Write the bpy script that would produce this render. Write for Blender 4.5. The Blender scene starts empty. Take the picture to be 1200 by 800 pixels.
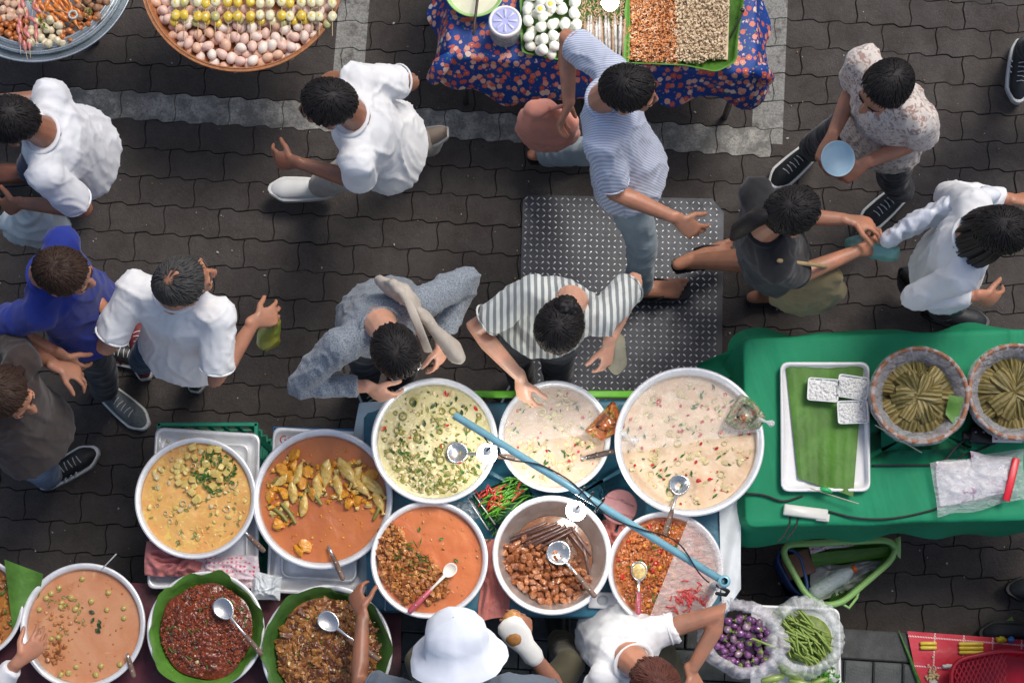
import bpy, math, random
import numpy as np
from mathutils import Vector, Matrix, noise
random.seed(7)
R = math.radians
scene = bpy.context.scene
# ------------------------------------------------------------------ camera
CH, TILT, F = 8.0, R(10), 2272.0
cam_d = bpy.data.cameras.new('camera'); cam = bpy.data.objects.new('camera', cam_d)
scene.collection.objects.link(cam); scene.camera = cam
cam.location = (0, 0, CH); cam.rotation_euler = (TILT, 0, 0)
cam_d.sensor_width = 36; cam_d.lens = 36 * F / 1200; cam_d.clip_end = 300
# ------------------------------------------------------------------ sky, sun
world = bpy.data.worlds.new('World'); scene.world = world; world.use_nodes = True
nt = world.node_tree; bgn = nt.nodes['Background']
sky = nt.nodes.new('ShaderNodeTexSky'); sky.sky_type = 'NISHITA'; sky.sun_disc = False
SUN_EL, SUN_AZ = R(58), R(40)
sky.sun_elevation = SUN_EL; sky.sun_rotation = SUN_AZ; sky.air_density = 1.0; sky.dust_density = 3.0; sky.ozone_density = .6
nt.links.new(sky.outputs[0], bgn.inputs[0]); bgn.inputs[1].default_value = 0.092
sd = bpy.data.lights.new('sun', 'SUN'); sun = bpy.data.objects.new('sun', sd); scene.collection.objects.link(sun)
sd.energy = 1.45; sd.angle = R(20); sd.color = (1, .955, .89)
sun.rotation_euler = Vector((math.sin(SUN_AZ)*math.cos(SUN_EL), math.cos(SUN_AZ)*math.cos(SUN_EL), math.sin(SUN_EL))).to_track_quat('Z', 'Y').to_euler()
vs = scene.view_settings; vs.view_transform = 'Standard'; vs.look = 'None'; vs.exposure = 0.55; vs.gamma = 1
# ------------------------------------------------------------------ helpers
col = scene.collection
ct, st = math.cos(TILT), math.sin(TILT)
def W(px, py, z=0.0):
    x, y = (px-600)/F, (400-py)/F
    d = Vector((x, y*ct+st, y*st-ct)); t = (z-CH)/d.z
    return Vector((d.x*t, d.y*t, z))
def mpp(px, py, z):
    return (W(px+1, py, z)-W(px, py, z)).length
def tag(o, label=None, cat=None, group=None, kind=None):
    if label: o['label'] = label
    if cat: o['category'] = cat
    if group: o['group'] = group
    if kind: o['kind'] = kind
    return o
def thing(name, loc, label, cat, group=None, rz=0):
    o = bpy.data.objects.new(name, None); col.objects.link(o); o.location = loc; o.rotation_euler = (0, 0, rz)
    o.empty_display_size = .1
    return tag(o, label, cat, group)
def absloc(p):
    v = Vector((0, 0, 0))
    while p is not None: v = v+p.location; p = p.parent
    return v
def link(name, me, parent=None, kind=None, label=None):
    o = bpy.data.objects.new(name, me); col.objects.link(o)
    if parent is not None: o.parent = parent
    if kind: o['kind'] = kind
    if label: o['label'] = label
    return o
class MB:
    def __init__(s): s.v = []; s.f = []; s.m = []
    def add(s, vs, fs, mi=0):
        n = len(s.v); s.v += [tuple(a) for a in vs]; s.f += [tuple(i+n for i in f) for f in fs]; s.m += [mi]*len(fs)
        return s
    def mesh(s, name, mats, origin=None, smooth=True):
        me = bpy.data.meshes.new(name)
        vs = s.v
        if origin is not None:
            ox, oy, oz = origin; vs = [(a-ox, b-oy, c-oz) for a, b, c in vs]
        me.from_pydata(vs, [], s.f)
        for m in (mats if isinstance(mats, (list, tuple)) else [mats]): me.materials.append(m)
        me.polygons.foreach_set('material_index', s.m)
        if smooth: me.polygons.foreach_set('use_smooth', [True]*len(s.f))
        me.update(); return me
    def build(s, name, mats, parent=None, smooth=True, kind=None, label=None, local=False):
        # vertices are in world space (or local ones); children are stored relative to their parent
        if parent is None or local:
            return link(name, s.mesh(name, mats, None, smooth), parent, kind, label)
        return link(name, s.mesh(name, mats, absloc(parent), smooth), parent, kind, label)
def solo(name, mb, mats, label, cat, group=None, smooth=True, kind=None):
    # a thing that is one mesh, origin at its base
    a = np.array(mb.v); c = (a[:, 0].mean(), a[:, 1].mean(), a[:, 2].min())
    o = link(name, mb.mesh(name, mats, c, smooth)); o.location = c
    return tag(o, label, cat, group, kind)
def frame(d, side=None):
    d = d.normalized()
    s = Vector(side) if side is not None else (Vector((0, 0, 1)) if abs(d.z) < .9 else Vector((1, 0, 0)))
    a = s-d*s.dot(d)
    if a.length < 1e-4: a = d.orthogonal()
    a.normalize(); return a, d.cross(a)
def tube(mb, pts, rad, n=10, side=None, cap='round', mi=0, closed=False):
    pts = [Vector(p) for p in pts]
    rr = [(r, r) if not isinstance(r, (tuple, list)) else r for r in (rad if isinstance(rad, (list, tuple)) and len(rad) == len(pts) and not (len(pts) == 2 and isinstance(rad, tuple)) else [rad]*len(pts))]
    if cap == 'round' and not closed:
        d0 = (pts[0]-pts[1]).normalized(); d1 = (pts[-1]-pts[-2]).normalized(); m0 = min(rr[0]); m1 = min(rr[-1])
        P = [pts[0]+d0*m0*.95, pts[0]+d0*m0*.7]+pts+[pts[-1]+d1*m1*.7, pts[-1]+d1*m1*.95]
        S = [.3, .72]+[1]*len(pts)+[.72, .3]; rr = [rr[0], rr[0]]+rr+[rr[-1], rr[-1]]
    else: P = pts; S = [1]*len(pts)
    vs = []; a_prev = side
    for i, p in enumerate(P):
        q = P[min(i+1, len(P)-1)]-P[max(i-1, 0)]
        if closed: q = P[(i+1) % len(P)]-P[i-1]
        a, b = frame(q, a_prev if a_prev is not None else None)
        if side is None: a_prev = a
        for k in range(n):
            t = 2*math.pi*k/n
            vs.append(p+a*(math.cos(t)*rr[i][0]*S[i])+b*(math.sin(t)*rr[i][1]*S[i]))
    fs = []; m = len(P)
    for i in range(m if closed else m-1):
        j = (i+1) % m
        for k in range(n):
            l = (k+1) % n; fs.append((i*n+k, i*n+l, j*n+l, j*n+k))
    if not closed and cap:
        fs.append(tuple(range(n))[::-1]); fs.append(tuple((m-1)*n+k for k in range(n)))
    return mb.add(vs, fs, mi)
def lathe(mb, prof, c, n=64, mi=0, wob=None, sx=1, sy=1, closed=False):
    vs = []
    for (r, z) in prof:
        for k in range(n):
            t = 2*math.pi*k/n; w = 1 if wob is None else wob(t, r)
            vs.append((c[0]+math.cos(t)*r*w*sx, c[1]+math.sin(t)*r*w*sy, c[2]+z))
    fs = []
    m = len(prof)
    for i in range(m if closed else m-1):
        j = (i+1) % m
        for k in range(n):
            l = (k+1) % n; fs.append((i*n+k, i*n+l, j*n+l, j*n+k))
    return mb.add(vs, fs, mi)
def box(mb, c, s, rz=0, mi=0, bev=0.0, tilt=None):
    hx, hy, hz = s[0]/2, s[1]/2, s[2]/2; M = Matrix.Rotation(rz, 3, 'Z')
    if tilt is not None: M = M @ tilt
    c = Vector(c)
    if bev <= 0:
        P = [Vector((a*hx, b*hy, d*hz)) for d in (-1, 1) for (a, b) in ((-1, -1), (1, -1), (1, 1), (-1, 1))]
        return mb.add([c+M @ p for p in P], [(3, 2, 1, 0), (4, 5, 6, 7), (0, 1, 5, 4), (1, 2, 6, 5), (2, 3, 7, 6), (3, 0, 4, 7)], mi)
    rings = []
    for (z, o) in ((-hz, bev), (-hz+bev, 0), (hz-bev, 0), (hz, bev)):
        ring = []
        for (a, b) in ((1, 1), (-1, 1), (-1, -1), (1, -1)):
            cx, cy = a*(hx-bev), b*(hy-bev); a0 = math.atan2(b, a)
            for dt in (-.785, 0, .785):
                ring.append(c+M @ Vector((cx+math.cos(a0+dt)*(bev-o*.9), cy+math.sin(a0+dt)*(bev-o*.9), z)))
        rings.append(ring)
    n = 12; vs = [p for r in rings for p in r]; fs = [tuple(range(n))[::-1], tuple(3*n+k for k in range(n))]
    for i in range(3):
        for k in range(n):
            l = (k+1) % n; fs.append((i*n+k, i*n+l, (i+1)*n+l, (i+1)*n+k))
    return mb.add(vs, fs, mi)
def ico(sub):
    t = (1+5**.5)/2
    v = [(-1, t, 0), (1, t, 0), (-1, -t, 0), (1, -t, 0), (0, -1, t), (0, 1, t), (0, -1, -t), (0, 1, -t), (t, 0, -1), (t, 0, 1), (-t, 0, -1), (-t, 0, 1)]
    f = [(0,11,5),(0,5,1),(0,1,7),(0,7,10),(0,10,11),(1,5,9),(5,11,4),(11,10,2),(10,7,6),(7,1,8),(3,9,4),(3,4,2),(3,2,6),(3,6,8),(3,8,9),(4,9,5),(2,4,11),(6,2,10),(8,6,7),(9,8,1)]
    v = [Vector(a).normalized() for a in v]
    for _ in range(sub):
        c = {}; nf = []
        def mid(a, b):
            k = (min(a, b), max(a, b))
            if k not in c: c[k] = len(v); v.append((v[a]+v[b]).normalized())
            return c[k]
        for (a, b, d) in f:
            x, y, z = mid(a, b), mid(b, d), mid(d, a); nf += [(a, x, z), (b, y, x), (d, z, y), (x, y, z)]
        f = nf
    return v, f
ICO = [ico(0), ico(1), ico(2), ico(3)]
def blob(sub=1, amp=.3, fr=1.2, seed=0, sq=0.0):
    v, f = ICO[sub]; out = []
    for p in v:
        d = 1+amp*noise.noise(p*fr+Vector((seed*7.3, seed*3.1, 0)))*2
        q = p*d
        if sq: m = max(abs(p.x), abs(p.y), abs(p.z)); q = q*((1-sq)+sq/m*.8)
        out.append(q)
    return np.array([tuple(a) for a in out]), np.array(f)
def ell(mb, c, s, M=None, sub=2, mi=0, nz=0, seed=0, fr=2):
    v, f = ICO[sub]; M = M or Matrix.Identity(3); c = Vector(c); o = []
    for p in v:
        k = 1+(nz*noise.noise(p*fr+Vector((seed*3.7, 1, 2))) if nz else 0)
        o.append(c+M @ Vector((p.x*s[0]*k, p.y*s[1]*k, p.z*s[2]*k)))
    return mb.add(o, f, mi)
def rotm(a, b=0, c=0): return Matrix.Rotation(a, 3, 'Z') @ Matrix.Rotation(b, 3, 'Y') @ Matrix.Rotation(c, 3, 'X')
def rrot(): return rotm(random.uniform(0, 6.28), random.uniform(-3, 3), random.uniform(-3, 3))
def stuff(name, items, mats, parent, origin=None, smooth=True, kind='stuff'):
    # items: (verts, faces, 3x3, loc, material index) joined to one mesh
    V = []; Fc = []; mi = []; n = 0
    for (v, f, M, l, m) in items:
        V.append(v @ np.array(M).T+np.array(l)); Fc.append(f+n); n += len(v); mi += [m]*len(f)
    V = np.concatenate(V); Fc = np.concatenate(Fc)
    V = V-np.array(absloc(parent) if parent is not None else (0, 0, 0))
    me = bpy.data.meshes.new(name); me.from_pydata(V.tolist(), [], Fc.tolist())
    for m in mats: me.materials.append(m)
    me.polygons.foreach_set('material_index', mi)
    if smooth: me.polygons.foreach_set('use_smooth', [True]*len(mi))
    o = link(name, me, parent, kind); return o
# ------------------------------------------------------------------ materials
class NT:
    def __init__(s, name):
        s.m = bpy.data.materials.new(name); s.m.use_nodes = True; s.t = s.m.node_tree; s.b = s.t.nodes['Principled BSDF']; s.co = None
    def n(s, ty, **kw):
        x = s.t.nodes.new(ty)
        for k, v in kw.items(): setattr(x, k, v)
        return x
    def l(s, a, b): s.t.links.new(a, b)
    def coord(s, kind='Object', scale=None):
        if s.co is None: s.co = s.n('ShaderNodeTexCoord')
        o = s.co.outputs[kind]
        if scale is not None:
            mp = s.n('ShaderNodeMapping'); s.l(o, mp.inputs[0]); mp.inputs['Scale'].default_value = scale; o = mp.outputs[0]
        return o
    def noise(s, scale, detail=4, rough=.6, vec=None, dist=0):
        x = s.n('ShaderNodeTexNoise'); x.inputs['Scale'].default_value = scale; x.inputs['Detail'].default_value = detail
        x.inputs['Roughness'].default_value = rough; x.inputs['Distortion'].default_value = dist
        s.l(vec or s.coord(), x.inputs['Vector']); return x.outputs[0]
    def vor(s, scale, out='Distance', vec=None, rnd=1.0, feature='F1'):
        x = s.n('ShaderNodeTexVoronoi', feature=feature); x.inputs['Scale'].default_value = scale; x.inputs['Randomness'].default_value = rnd
        s.l(vec or s.coord(), x.inputs['Vector']); return x.outputs[out]
    def ramp(s, f, stops):
        x = s.n('ShaderNodeValToRGB'); e = x.color_ramp.elements
        while len(e) < len(stops): e.new(.5)
        for i, (p, c) in enumerate(stops):
            e[i].position = p; e[i].color = (c, c, c, 1) if not isinstance(c, tuple) else (*c, 1)
        s.l(f, x.inputs[0]); return x.outputs[0]
    def mix(s, f, a, b, mode='MIX'):
        x = s.n('ShaderNodeMix', data_type='RGBA', blend_type=mode)
        for k, v in ((0, f), (6, a), (7, b)):
            if isinstance(v, (int, float)) and k == 0: x.inputs[0].default_value = v
            elif isinstance(v, tuple): x.inputs[k].default_value = (*v, 1)
            else: s.l(v, x.inputs[k])
        return x.outputs[2]
    def math(s, op, a, b=0.0):
        x = s.n('ShaderNodeMath', operation=op)
        for k, v in ((0, a), (1, b)):
            if isinstance(v, (int, float)): x.inputs[k].default_value = v
            else: s.l(v, x.inputs[k])
        return x.outputs[0]
    def bump(s, h, strength=.3, dist=.005):
        x = s.n('ShaderNodeBump'); x.inputs['Strength'].default_value = strength; x.inputs['Distance'].default_value = dist
        s.l(h, x.inputs['Height'])
        if s.b.inputs['Normal'].links: s.l(s.b.inputs['Normal'].links[0].from_socket, x.inputs['Normal'])
        s.l(x.outputs[0], s.b.inputs['Normal'])
    def set(s, **kw):
        for k, v in kw.items():
            i = s.b.inputs[k.replace('_', ' ')]
            if isinstance(v, (int, float)): i.default_value = v
            elif isinstance(v, tuple): i.default_value = (*v, 1)
            else: s.l(v, i)
        return s
def dk(c, k): return tuple(min(1, a*k) for a in c)
def M(name, c, rough=.6, var=.25, sc=12, bump=0, bs=120, metal=0, coat=0, c2=None, sss=0, sheen=0, dist=.004):
    n = NT(name); f = n.noise(sc, 5)
    n.set(Base_Color=n.mix(n.ramp(f, [(.32, 0.0), (.68, 1.0)]), dk(c, 1-var), c2 or dk(c, 1+var*.5)), Metallic=metal)
    n.set(Roughness=n.ramp(n.noise(sc*2.3, 3), [(.3, max(.02, rough*.8)), (.7, min(1, rough*1.2))]))
    if coat: n.set(Coat_Weight=coat, Coat_Roughness=.12)
    if sss: n.set(Subsurface_Weight=sss, Subsurface_Scale=.012); n.b.inputs['Subsurface Radius'].default_value = (1, .35, .2)
    if sheen: n.set(Sheen_Weight=sheen)
    if bump: n.bump(n.noise(bs, 4), bump, dist)
    return n.m
def skinmat(name, c):
    n = NT(name); f = n.noise(14, 4)
    c1 = n.mix(n.ramp(f, [(.35, 0.), (.7, 1.)]), dk(c, .78), (c[0]*1.15, c[1]*.98, c[2]*.92))
    c1 = n.mix(n.ramp(n.noise(90, 3), [(.55, 0.), (.75, .5)]), c1, (c[0]*1.05, c[1]*.7, c[2]*.65))
    n.set(Base_Color=c1, Roughness=.44, Subsurface_Weight=.25, Subsurface_Scale=.008); n.b.inputs['Subsurface Radius'].default_value = (1, .4, .25)
    n.bump(n.noise(260, 3), .15, .001); return n.m
def cloth(name, c, kind=None, c2=None, sc=40, rough=.85, ang=0):
    n = NT(name); base = n.mix(n.ramp(n.noise(5, 4), [(.3, 0.), (.7, 1.)]), dk(c, .88), dk(c, 1.05))
    if kind == 'stripe':
        w = n.n('ShaderNodeTexWave', bands_direction='Z' if ang == 'z' else ('X' if ang == 0 else 'Y')); w.inputs['Scale'].default_value = sc; w.inputs['Distortion'].default_value = 1.2; w.inputs['Detail Scale'].default_value = .6
        n.l(n.coord(), w.inputs['Vector']); base = n.mix(n.ramp(w.outputs[1], [(.45, 0.), (.62, 1.)]), base, c2)
    if kind == 'heather':
        base = n.mix(n.ramp(n.noise(190, 3, .7), [(.42, 0.), (.6, 1.)]), base, c2)
    if kind == 'print':
        base = n.mix(n.ramp(n.noise(sc, 3, .5, dist=1.5), [(.5, 0.), (.6, 1.)]), base, c2)
    if kind == 'denim':
        base = n.mix(n.ramp(n.noise(9, 3, .5), [(.42, 0.), (.75, 1.)]), base, c2)
    n.set(Base_Color=base, Roughness=rough, Sheen_Weight=.15)
    n.bump(n.noise(6, 2, .45, dist=.8), .35, .03); n.bump(n.noise(420, 2), .25, .0015)
    return n.m
def plastic_film(name, c=(.9, .93, .95), a=.3, bump=.7, bs=22, rough=.12):
    # clear film that lets most light through
    n = NT(name); t = n.t; out = [x for x in t.nodes if x.type == 'OUTPUT_MATERIAL'][0]
    tr = n.n('ShaderNodeBsdfTransparent'); mx = n.n('ShaderNodeMixShader')
    n.set(Base_Color=c, Roughness=rough, Specular_IOR_Level=.9)
    h = n.noise(bs, 5, .65, n.coord(scale=(1, 2.2, 1.5)), dist=1.4); n.bump(h, bump, .02)
    fac = n.ramp(h, [(.25, a*.55), (.6, a), (.85, min(1, a*2.2))])
    n.l(fac, mx.inputs[0]); n.l(tr.outputs[0], mx.inputs[1]); n.l(n.b.outputs[0], mx.inputs[2]); n.l(mx.outputs[0], out.inputs[0]); return n.m
def liquid(name, c, oil, pale, sc=9, chunk=None, thr=.56, streaky=0.0):
    n = NT(name); v = n.noise(sc, 6, .62, dist=1.0)
    b = n.mix(n.ramp(v, [(.38, 0.), (.66, 1.)]), c, oil)
    b = n.mix(n.ramp(n.noise(sc*2.7, 5, .6, dist=1.6), [(thr, 0.), (thr+.09, .85)]), b, pale)
    if chunk: b = n.mix(n.ramp(n.noise(sc*7, 3, .55), [(.6, 0.), (.68, .9)]), b, chunk)
    dots = n.vor(150); b = n.mix(n.ramp(dots, [(.12, .55), (.2, 0.)]), b, oil)
    b = n.mix(n.ramp(n.noise(sc*.6, 3, .5, dist=2.2), [(.56, 0.), (.62, .55)]), b, dk(oil, .82)); n.set(Base_Color=b, Roughness=.3, Specular_IOR_Level=.35, Coat_Weight=.35, Coat_Roughness=.06)
    n.bump(n.noise(sc*2.2, 4, .5, dist=1), .4, .007); n.bump(n.noise(130, 3), .2, .0015); return n.m
def leafmat(name, c=(.07, .19, .02), axis=0, sc=70):
    n = NT(name); w = n.n('ShaderNodeTexWave', bands_direction='Y' if axis else 'X'); w.inputs['Scale'].default_value = sc; w.inputs['Distortion'].default_value = .5
    n.l(n.coord(), w.inputs['Vector'])
    b = n.mix(n.ramp(n.noise(7, 4), [(.3, 0.), (.7, 1.)]), dk(c, .6), dk(c, 1.35))
    b = n.mix(n.math('MULTIPLY', w.outputs[1], .28), b, (c[0]*1.9, c[1]*1.45, c[2]*2))
    b = n.mix(n.ramp(n.noise(24, 5, .7), [(.66, 0.), (.75, .7)]), b, (.16, .14, .03))
    n.set(Base_Color=b, Roughness=.42, Specular_IOR_Level=.4); n.bump(w.outputs[1], .3, .003); n.bump(n.noise(9, 3), .5, .02); return n.m
def metalmat(name, c=(.72, .73, .74), rough=.3, sc=30, scratch=True):
    n = NT(name)
    b = n.mix(n.ramp(n.noise(sc*.3, 5, .7), [(.35, 0.), (.7, 1.)]), dk(c, .75), c)
    n.set(Base_Color=b, Metallic=.85, Roughness=n.ramp(n.noise(sc, 5, .7), [(.3, rough*.75), (.75, rough*1.5)]))
    n.bump(n.noise(sc*4, 4), .12, .002); return n.m
ALU = metalmat('aluminium', (.80, .81, .82), .36)
ALUW = M('aluminium rim', (.80, .81, .82), .35, .12, 20, .1, metal=.35)
STEEL = metalmat('stainless steel', (.80, .79, .77), .34)
DARKSTEEL = metalmat('dark steel', (.2, .2, .21), .35)
GALV = metalmat('galvanised tray', (.55, .6, .62), .28)
SPOON = metalmat('spoon steel', (.7, .7, .68), .18)
WOODH = M('worn handle', (.16, .10, .075), .6, .4, 60, .4, 90)
WOODD = M('dark handle', (.07, .045, .035), .55, .4, 60, .4, 90)
BAMBOO = M('bamboo stick', (.62, .46, .25), .6, .2)
BLACKP = M('black plastic', (.015, .015, .016), .4, .3)
WHITEP = M('white plastic', (.82, .82, .82), .35, .06)
RUBBER = M('black rubber', (.02, .02, .022), .7, .3, 60, .3)
LEAF_A = leafmat('banana leaf', (.075, .20, .025), 0, 90)
LEAF_B = leafmat('banana leaf crosswise', (.075, .20, .025), 1, 75)
LEAF_D = leafmat('dark banana leaf', (.045, .12, .02), 0, 80)
HERB = M('green herb', (.05, .16, .02), .5, .5, 60)
HERBD = M('dark basil', (.02, .06, .015), .5, .5, 60)
CHILI = M('red chili', (.55, .02, .012), .3, .3, 60, coat=.4)
FILM = plastic_film('clear plastic film', a=.20, bump=.5, bs=14)
BAGF = plastic_film('plastic bag film', (.88, .9, .92), a=.42, bump=1.0, bs=18)
BAGW = plastic_film('milky bag film', (.9, .9, .88), a=.7, bump=1.0, bs=16)
# ------------------------------------------------------------------ ground of interlocking pavers
A0, A1 = W(110, 121), W(860, 165)
RD = (A1-A0).normalized(); RANG = math.atan2(RD.y, RD.x); RN = Vector((-RD.y, RD.x, 0))
PL, PH = .232, .1235
def G(u, v, z=0): return A0+RD*u+RN*v+Vector((0, 0, z))
def uv(p): d = Vector((p[0], p[1], 0))-A0; return d.dot(RD), d.dot(RN)
KV = uv(W(1000, 737, .115))[1]-.114                                   # the kerb line, in paver rows
def paver_mat(name, c, var, painted=False):
    n = NT(name); oi = n.n('ShaderNodeObjectInfo'); ge = n.n('ShaderNodeNewGeometry')
    r = n.math('FRACT', n.math('ADD', oi.outputs['Random'], ge.outputs['Random Per Island']))
    P = ge.outputs['Position']
    b = n.mix(r, dk(c, 1-var), dk(c, 1+var))
    b = n.mix(n.ramp(n.noise(2.2, 5, .65, P), [(.36, .75), (.62, 0.)]), b, dk(c, .45))
    b = n.mix(n.ramp(n.noise(24, 6, .75, P), [(.3, 0.), (.8, .7)]), b, (c[0]*1.9, c[1]*1.75, c[2]*1.6))
    b = n.mix(n.ramp(n.noise(230, 3, .6, P), [(.57, 0.), (.72, .9)]), b, dk(c, 3.0) if not painted else (.62, .62, .6))
    b = n.mix(n.ramp(n.vor(5.5, vec=P), [(.03, .8), (.055, 0.)]), b, dk(c, .3))
    if painted:
        b = n.mix(n.ramp(n.noise(13, 6, .7, P), [(.42, .75), (.6, 0.)]), b, (.085, .085, .08))
        b = n.mix(n.ramp(n.noise(90, 4, .7, P), [(.5, 0.), (.66, .75)]), b, (.09, .09, .085))
    else:
        # worn painted lines that run across the rows: two straight bands
        sx = n.n('ShaderNodeVectorMath', operation='DOT_PRODUCT'); n.l(P, sx.inputs[0]); sx.inputs[1].default_value = tuple(RD)
        sy = n.n('ShaderNodeVectorMath', operation='DOT_PRODUCT'); n.l(P, sy.inputs[0]); sy.inputs[1].default_value = tuple(RN)
        above = n.math('GREATER_THAN', sy.outputs['Value'], W(860, 166).dot(RN))
        tot = None
        for (a, b_) in ((W(885, 60).dot(RD), W(921, 60).dot(RD)), (W(394, 40).dot(RD), W(430, 40).dot(RD))):
            k = n.math('MULTIPLY', n.math('GREATER_THAN', sx.outputs['Value'], a), n.math('LESS_THAN', sx.outputs['Value'], b_))
            tot = k if tot is None else n.math('ADD', tot, k)
        mask = n.math('MULTIPLY', n.math('MULTIPLY', tot, above), n.ramp(n.noise(15, 6, .7, P), [(.33, .15), (.5, 1.)]))
        mask = n.math('MULTIPLY', mask, n.ramp(n.noise(110, 4, .7, P), [(.4, 1.), (.72, .35)]))
        b = n.mix(mask, b, (.30, .30, .28))
    n.set(Base_Color=b, Roughness=n.ramp(n.noise(7, 4, .6, P), [(.3, .55), (.7, .85)]))
    n.bump(n.noise(60, 6, .7, P), .7, .006); n.bump(n.noise(400, 3, .6, P), .5, .0018); return n.m
PAV = paver_mat('dark concrete paver', (.035, .0285, .0255), .11)
PAVL = paver_mat('worn painted paver', (.30, .30, .28), .1, True)
gb = MB(); gb.add([(-22, -16, -.02), (22, -16, -.02), (22, 22, -.02), (-22, 22, -.02)], [(0, 1, 2, 3)])
gnd = gb.build('ground', M('packed joint dirt', (.020, .016, .015), .95, .4, 30, .8, 60)); gnd['kind'] = 'structure'
def wv(u):
    t = (u/(PL/2)) % 1.0
    return .0050*max(-1, min(1, 2.2*math.sin(2*math.pi*t)))+.0012*math.sin(6*math.pi*t)
def paver_outline():
    g = .0008; N = 10; o = []
    ex = [(-.5, 0), (-.25, .006), (0, 0), (.25, -.006), (.5, 0)]
    for k in range(N+1):
        u = -PL/2+PL*k/N; o.append((u+(g if k == 0 else -g if k == N else 0), -PH/2+wv(u)+g))
    for (a, s) in ex[1:-1]: o.append((PL/2-g+s, a*PH+wv(PL/2)))
    for k in range(N, -1, -1):
        u = -PL/2+PL*k/N; o.append((u+(g if k == 0 else -g if k == N else 0), PH/2+wv(u)-g))
    for (a, s) in ex[1:-1][::-1]: o.append((-PL/2+g+s, a*PH+wv(PL/2)))
    return o
OUT = paver_outline()
def paver_geo():
    n = len(OUT); vs = [(x, y, -.02) for x, y in OUT]+[(x, y, -.0035) for x, y in OUT]
    vs += [(x*(1-.0026/abs(PL/2)), y-math.copysign(.0022, y), 0) for x, y in OUT]
    fs = [tuple(2*n+k for k in range(n))]
    for i in range(2):
        for k in range(n): l = (k+1) % n; fs.append((i*n+k, i*n+l, (i+1)*n+l, (i+1)*n+k))
    return vs, fs
pv, pf = paver_geo()
pm_d = MB().add(pv, pf).mesh('paver', [PAV], smooth=False); pm_l = MB().add(pv, pf).mesh('painted_paver', [PAVL], smooth=False)
pave = thing('pavement', (0, 0, 0), None, None); pave['kind'] = 'structure'
cands = []
rng = random.Random(3)
r0 = int(math.ceil((KV+.09)/PH))
for row in range(r0, 24):
    for k in range(-14, 34):
        u = k*PL+(PL/2 if row % 2 else 0); v = row*PH; p = G(u, v)
        if abs(p.x) > 3.4 or p.y > 3.7: continue
        # where it stands in the photograph, roughly
        q = cam.matrix_basis.inverted() @ p; ix, iy = 600+F*q.x/-q.z, 400-F*q.y/-q.z
        vis = -20 < ix < 1220 and -15 < iy < 800
        for (a, b, c, d) in ((440, 500, 860, 700), (890, 400, 1200, 620), (190, 520, 440, 660), (560, -20, 870, 60), (180, -20, 380, 60)):
            if a < ix < c and b < iy < d: vis = False
        cands.append((vis, iy, row, u, v, ix))
visl = sorted([c for c in cands if c[0]], key=lambda c: -c[1])
keep = set((c[2], c[3]) for c in visl[:300])
rest_d = MB(); rest_l = MB()
for (vis, iy, row, u, v, ix) in cands:
    p = G(u, v); lit = row == 0 and u > -.12 and u < uv(W(921, 160))[0]-.05
    dz = rng.uniform(-.0022, .0022); ty, tx = rng.uniform(-.012, .012), rng.uniform(-.02, .02)
    if (row, u) in keep:
        o = link('paver', pm_l if lit else pm_d, pave); o.location = (p.x, p.y, dz); o.rotation_euler = (tx, ty, RANG+rng.uniform(-.006, .006)); pass
    else:
        Mx = Matrix.Translation((p.x, p.y, dz)) @ Matrix.Rotation(RANG, 4, 'Z') @ Matrix.Rotation(ty, 4, 'Y') @ Matrix.Rotation(tx, 4, 'X')
        (rest_l if lit else rest_d).add([Mx @ Vector(a) for a in pv], pf)
rest_d.build('paver_field', PAV, pave, smooth=False, kind='stuff')
if rest_l.v: rest_l.build('painted_paver_field', PAVL, pave, smooth=False, kind='stuff')
# gutter strip, kerb and raised sidewalk of setts along the lower edge
KERB = M('kerb stone', (.075, .078, .075), .8, .35, 14, .7, 110)
SETT = M('granite sett', (.10, .11, .105), .75, .4, 16, .9, 130)
sw = thing('sidewalk', (0, 0, 0), None, None); sw['kind'] = 'structure'
sb = MB()
q = [G(-6, KV-6), G(9, KV-6), G(9, KV-.002), G(-6, KV-.002)]
sb.add([(a.x, a.y, .10) for a in q]+[(a.x, a.y, -.03) for a in q], [(0, 1, 2, 3), (3, 2, 6, 7), (0, 3, 7, 4), (1, 0, 4, 5), (2, 1, 5, 6)])
sb.build('bed', M('sidewalk bed', (.02, .02, .02), .95, .4, 30, .6, 80), sw, smooth=False)
cuts = [(-4.2+.62*i) for i in range(16)]
for i, u in enumerate(cuts):
    b = MB(); c = G(u+.31, KV+.055); box(b, (0, 0, 0), (.612, .118, .135), 0, 0, .006)
    o = link('kerb_stone', b.mesh('kerb_stone', KERB, smooth=False), sw); o.location = (c.x, c.y, .0475); o.rotation_euler = (0, 0, RANG)
b = MB(); box(b, (0, 0, 0), (.112, .112, .05), 0, 0, .007); sett_me = b.mesh('sett', SETT, smooth=False)
restb = MB()
uu0 = uv(W(1000, 790, .1))[0]; uu1 = uv(W(1110, 790, .1))[0]
for rI in range(16):
    for k in range(-36, 44):
        u = k*.1185+(rI % 2)*.05; v = KV-.066-rI*.1185; c = G(u, v)
        dz = rng.uniform(-.003, .003)
        if rI < 3 and uu0-.2 < u < uu1+.1:
            o = link('sett', sett_me, sw); o.location = (c.x, c.y, .088+dz); o.rotation_euler = (rng.uniform(-.03, .03), rng.uniform(-.03, .03), RANG+rng.uniform(-.03, .03))
        elif abs(c.x) < 3.2: box(restb, (c.x, c.y, .088+dz), (.112, .112, .05), RANG+rng.uniform(-.03, .03))
restb.build('sett_field', SETT, sw, smooth=False, kind='stuff')
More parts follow.
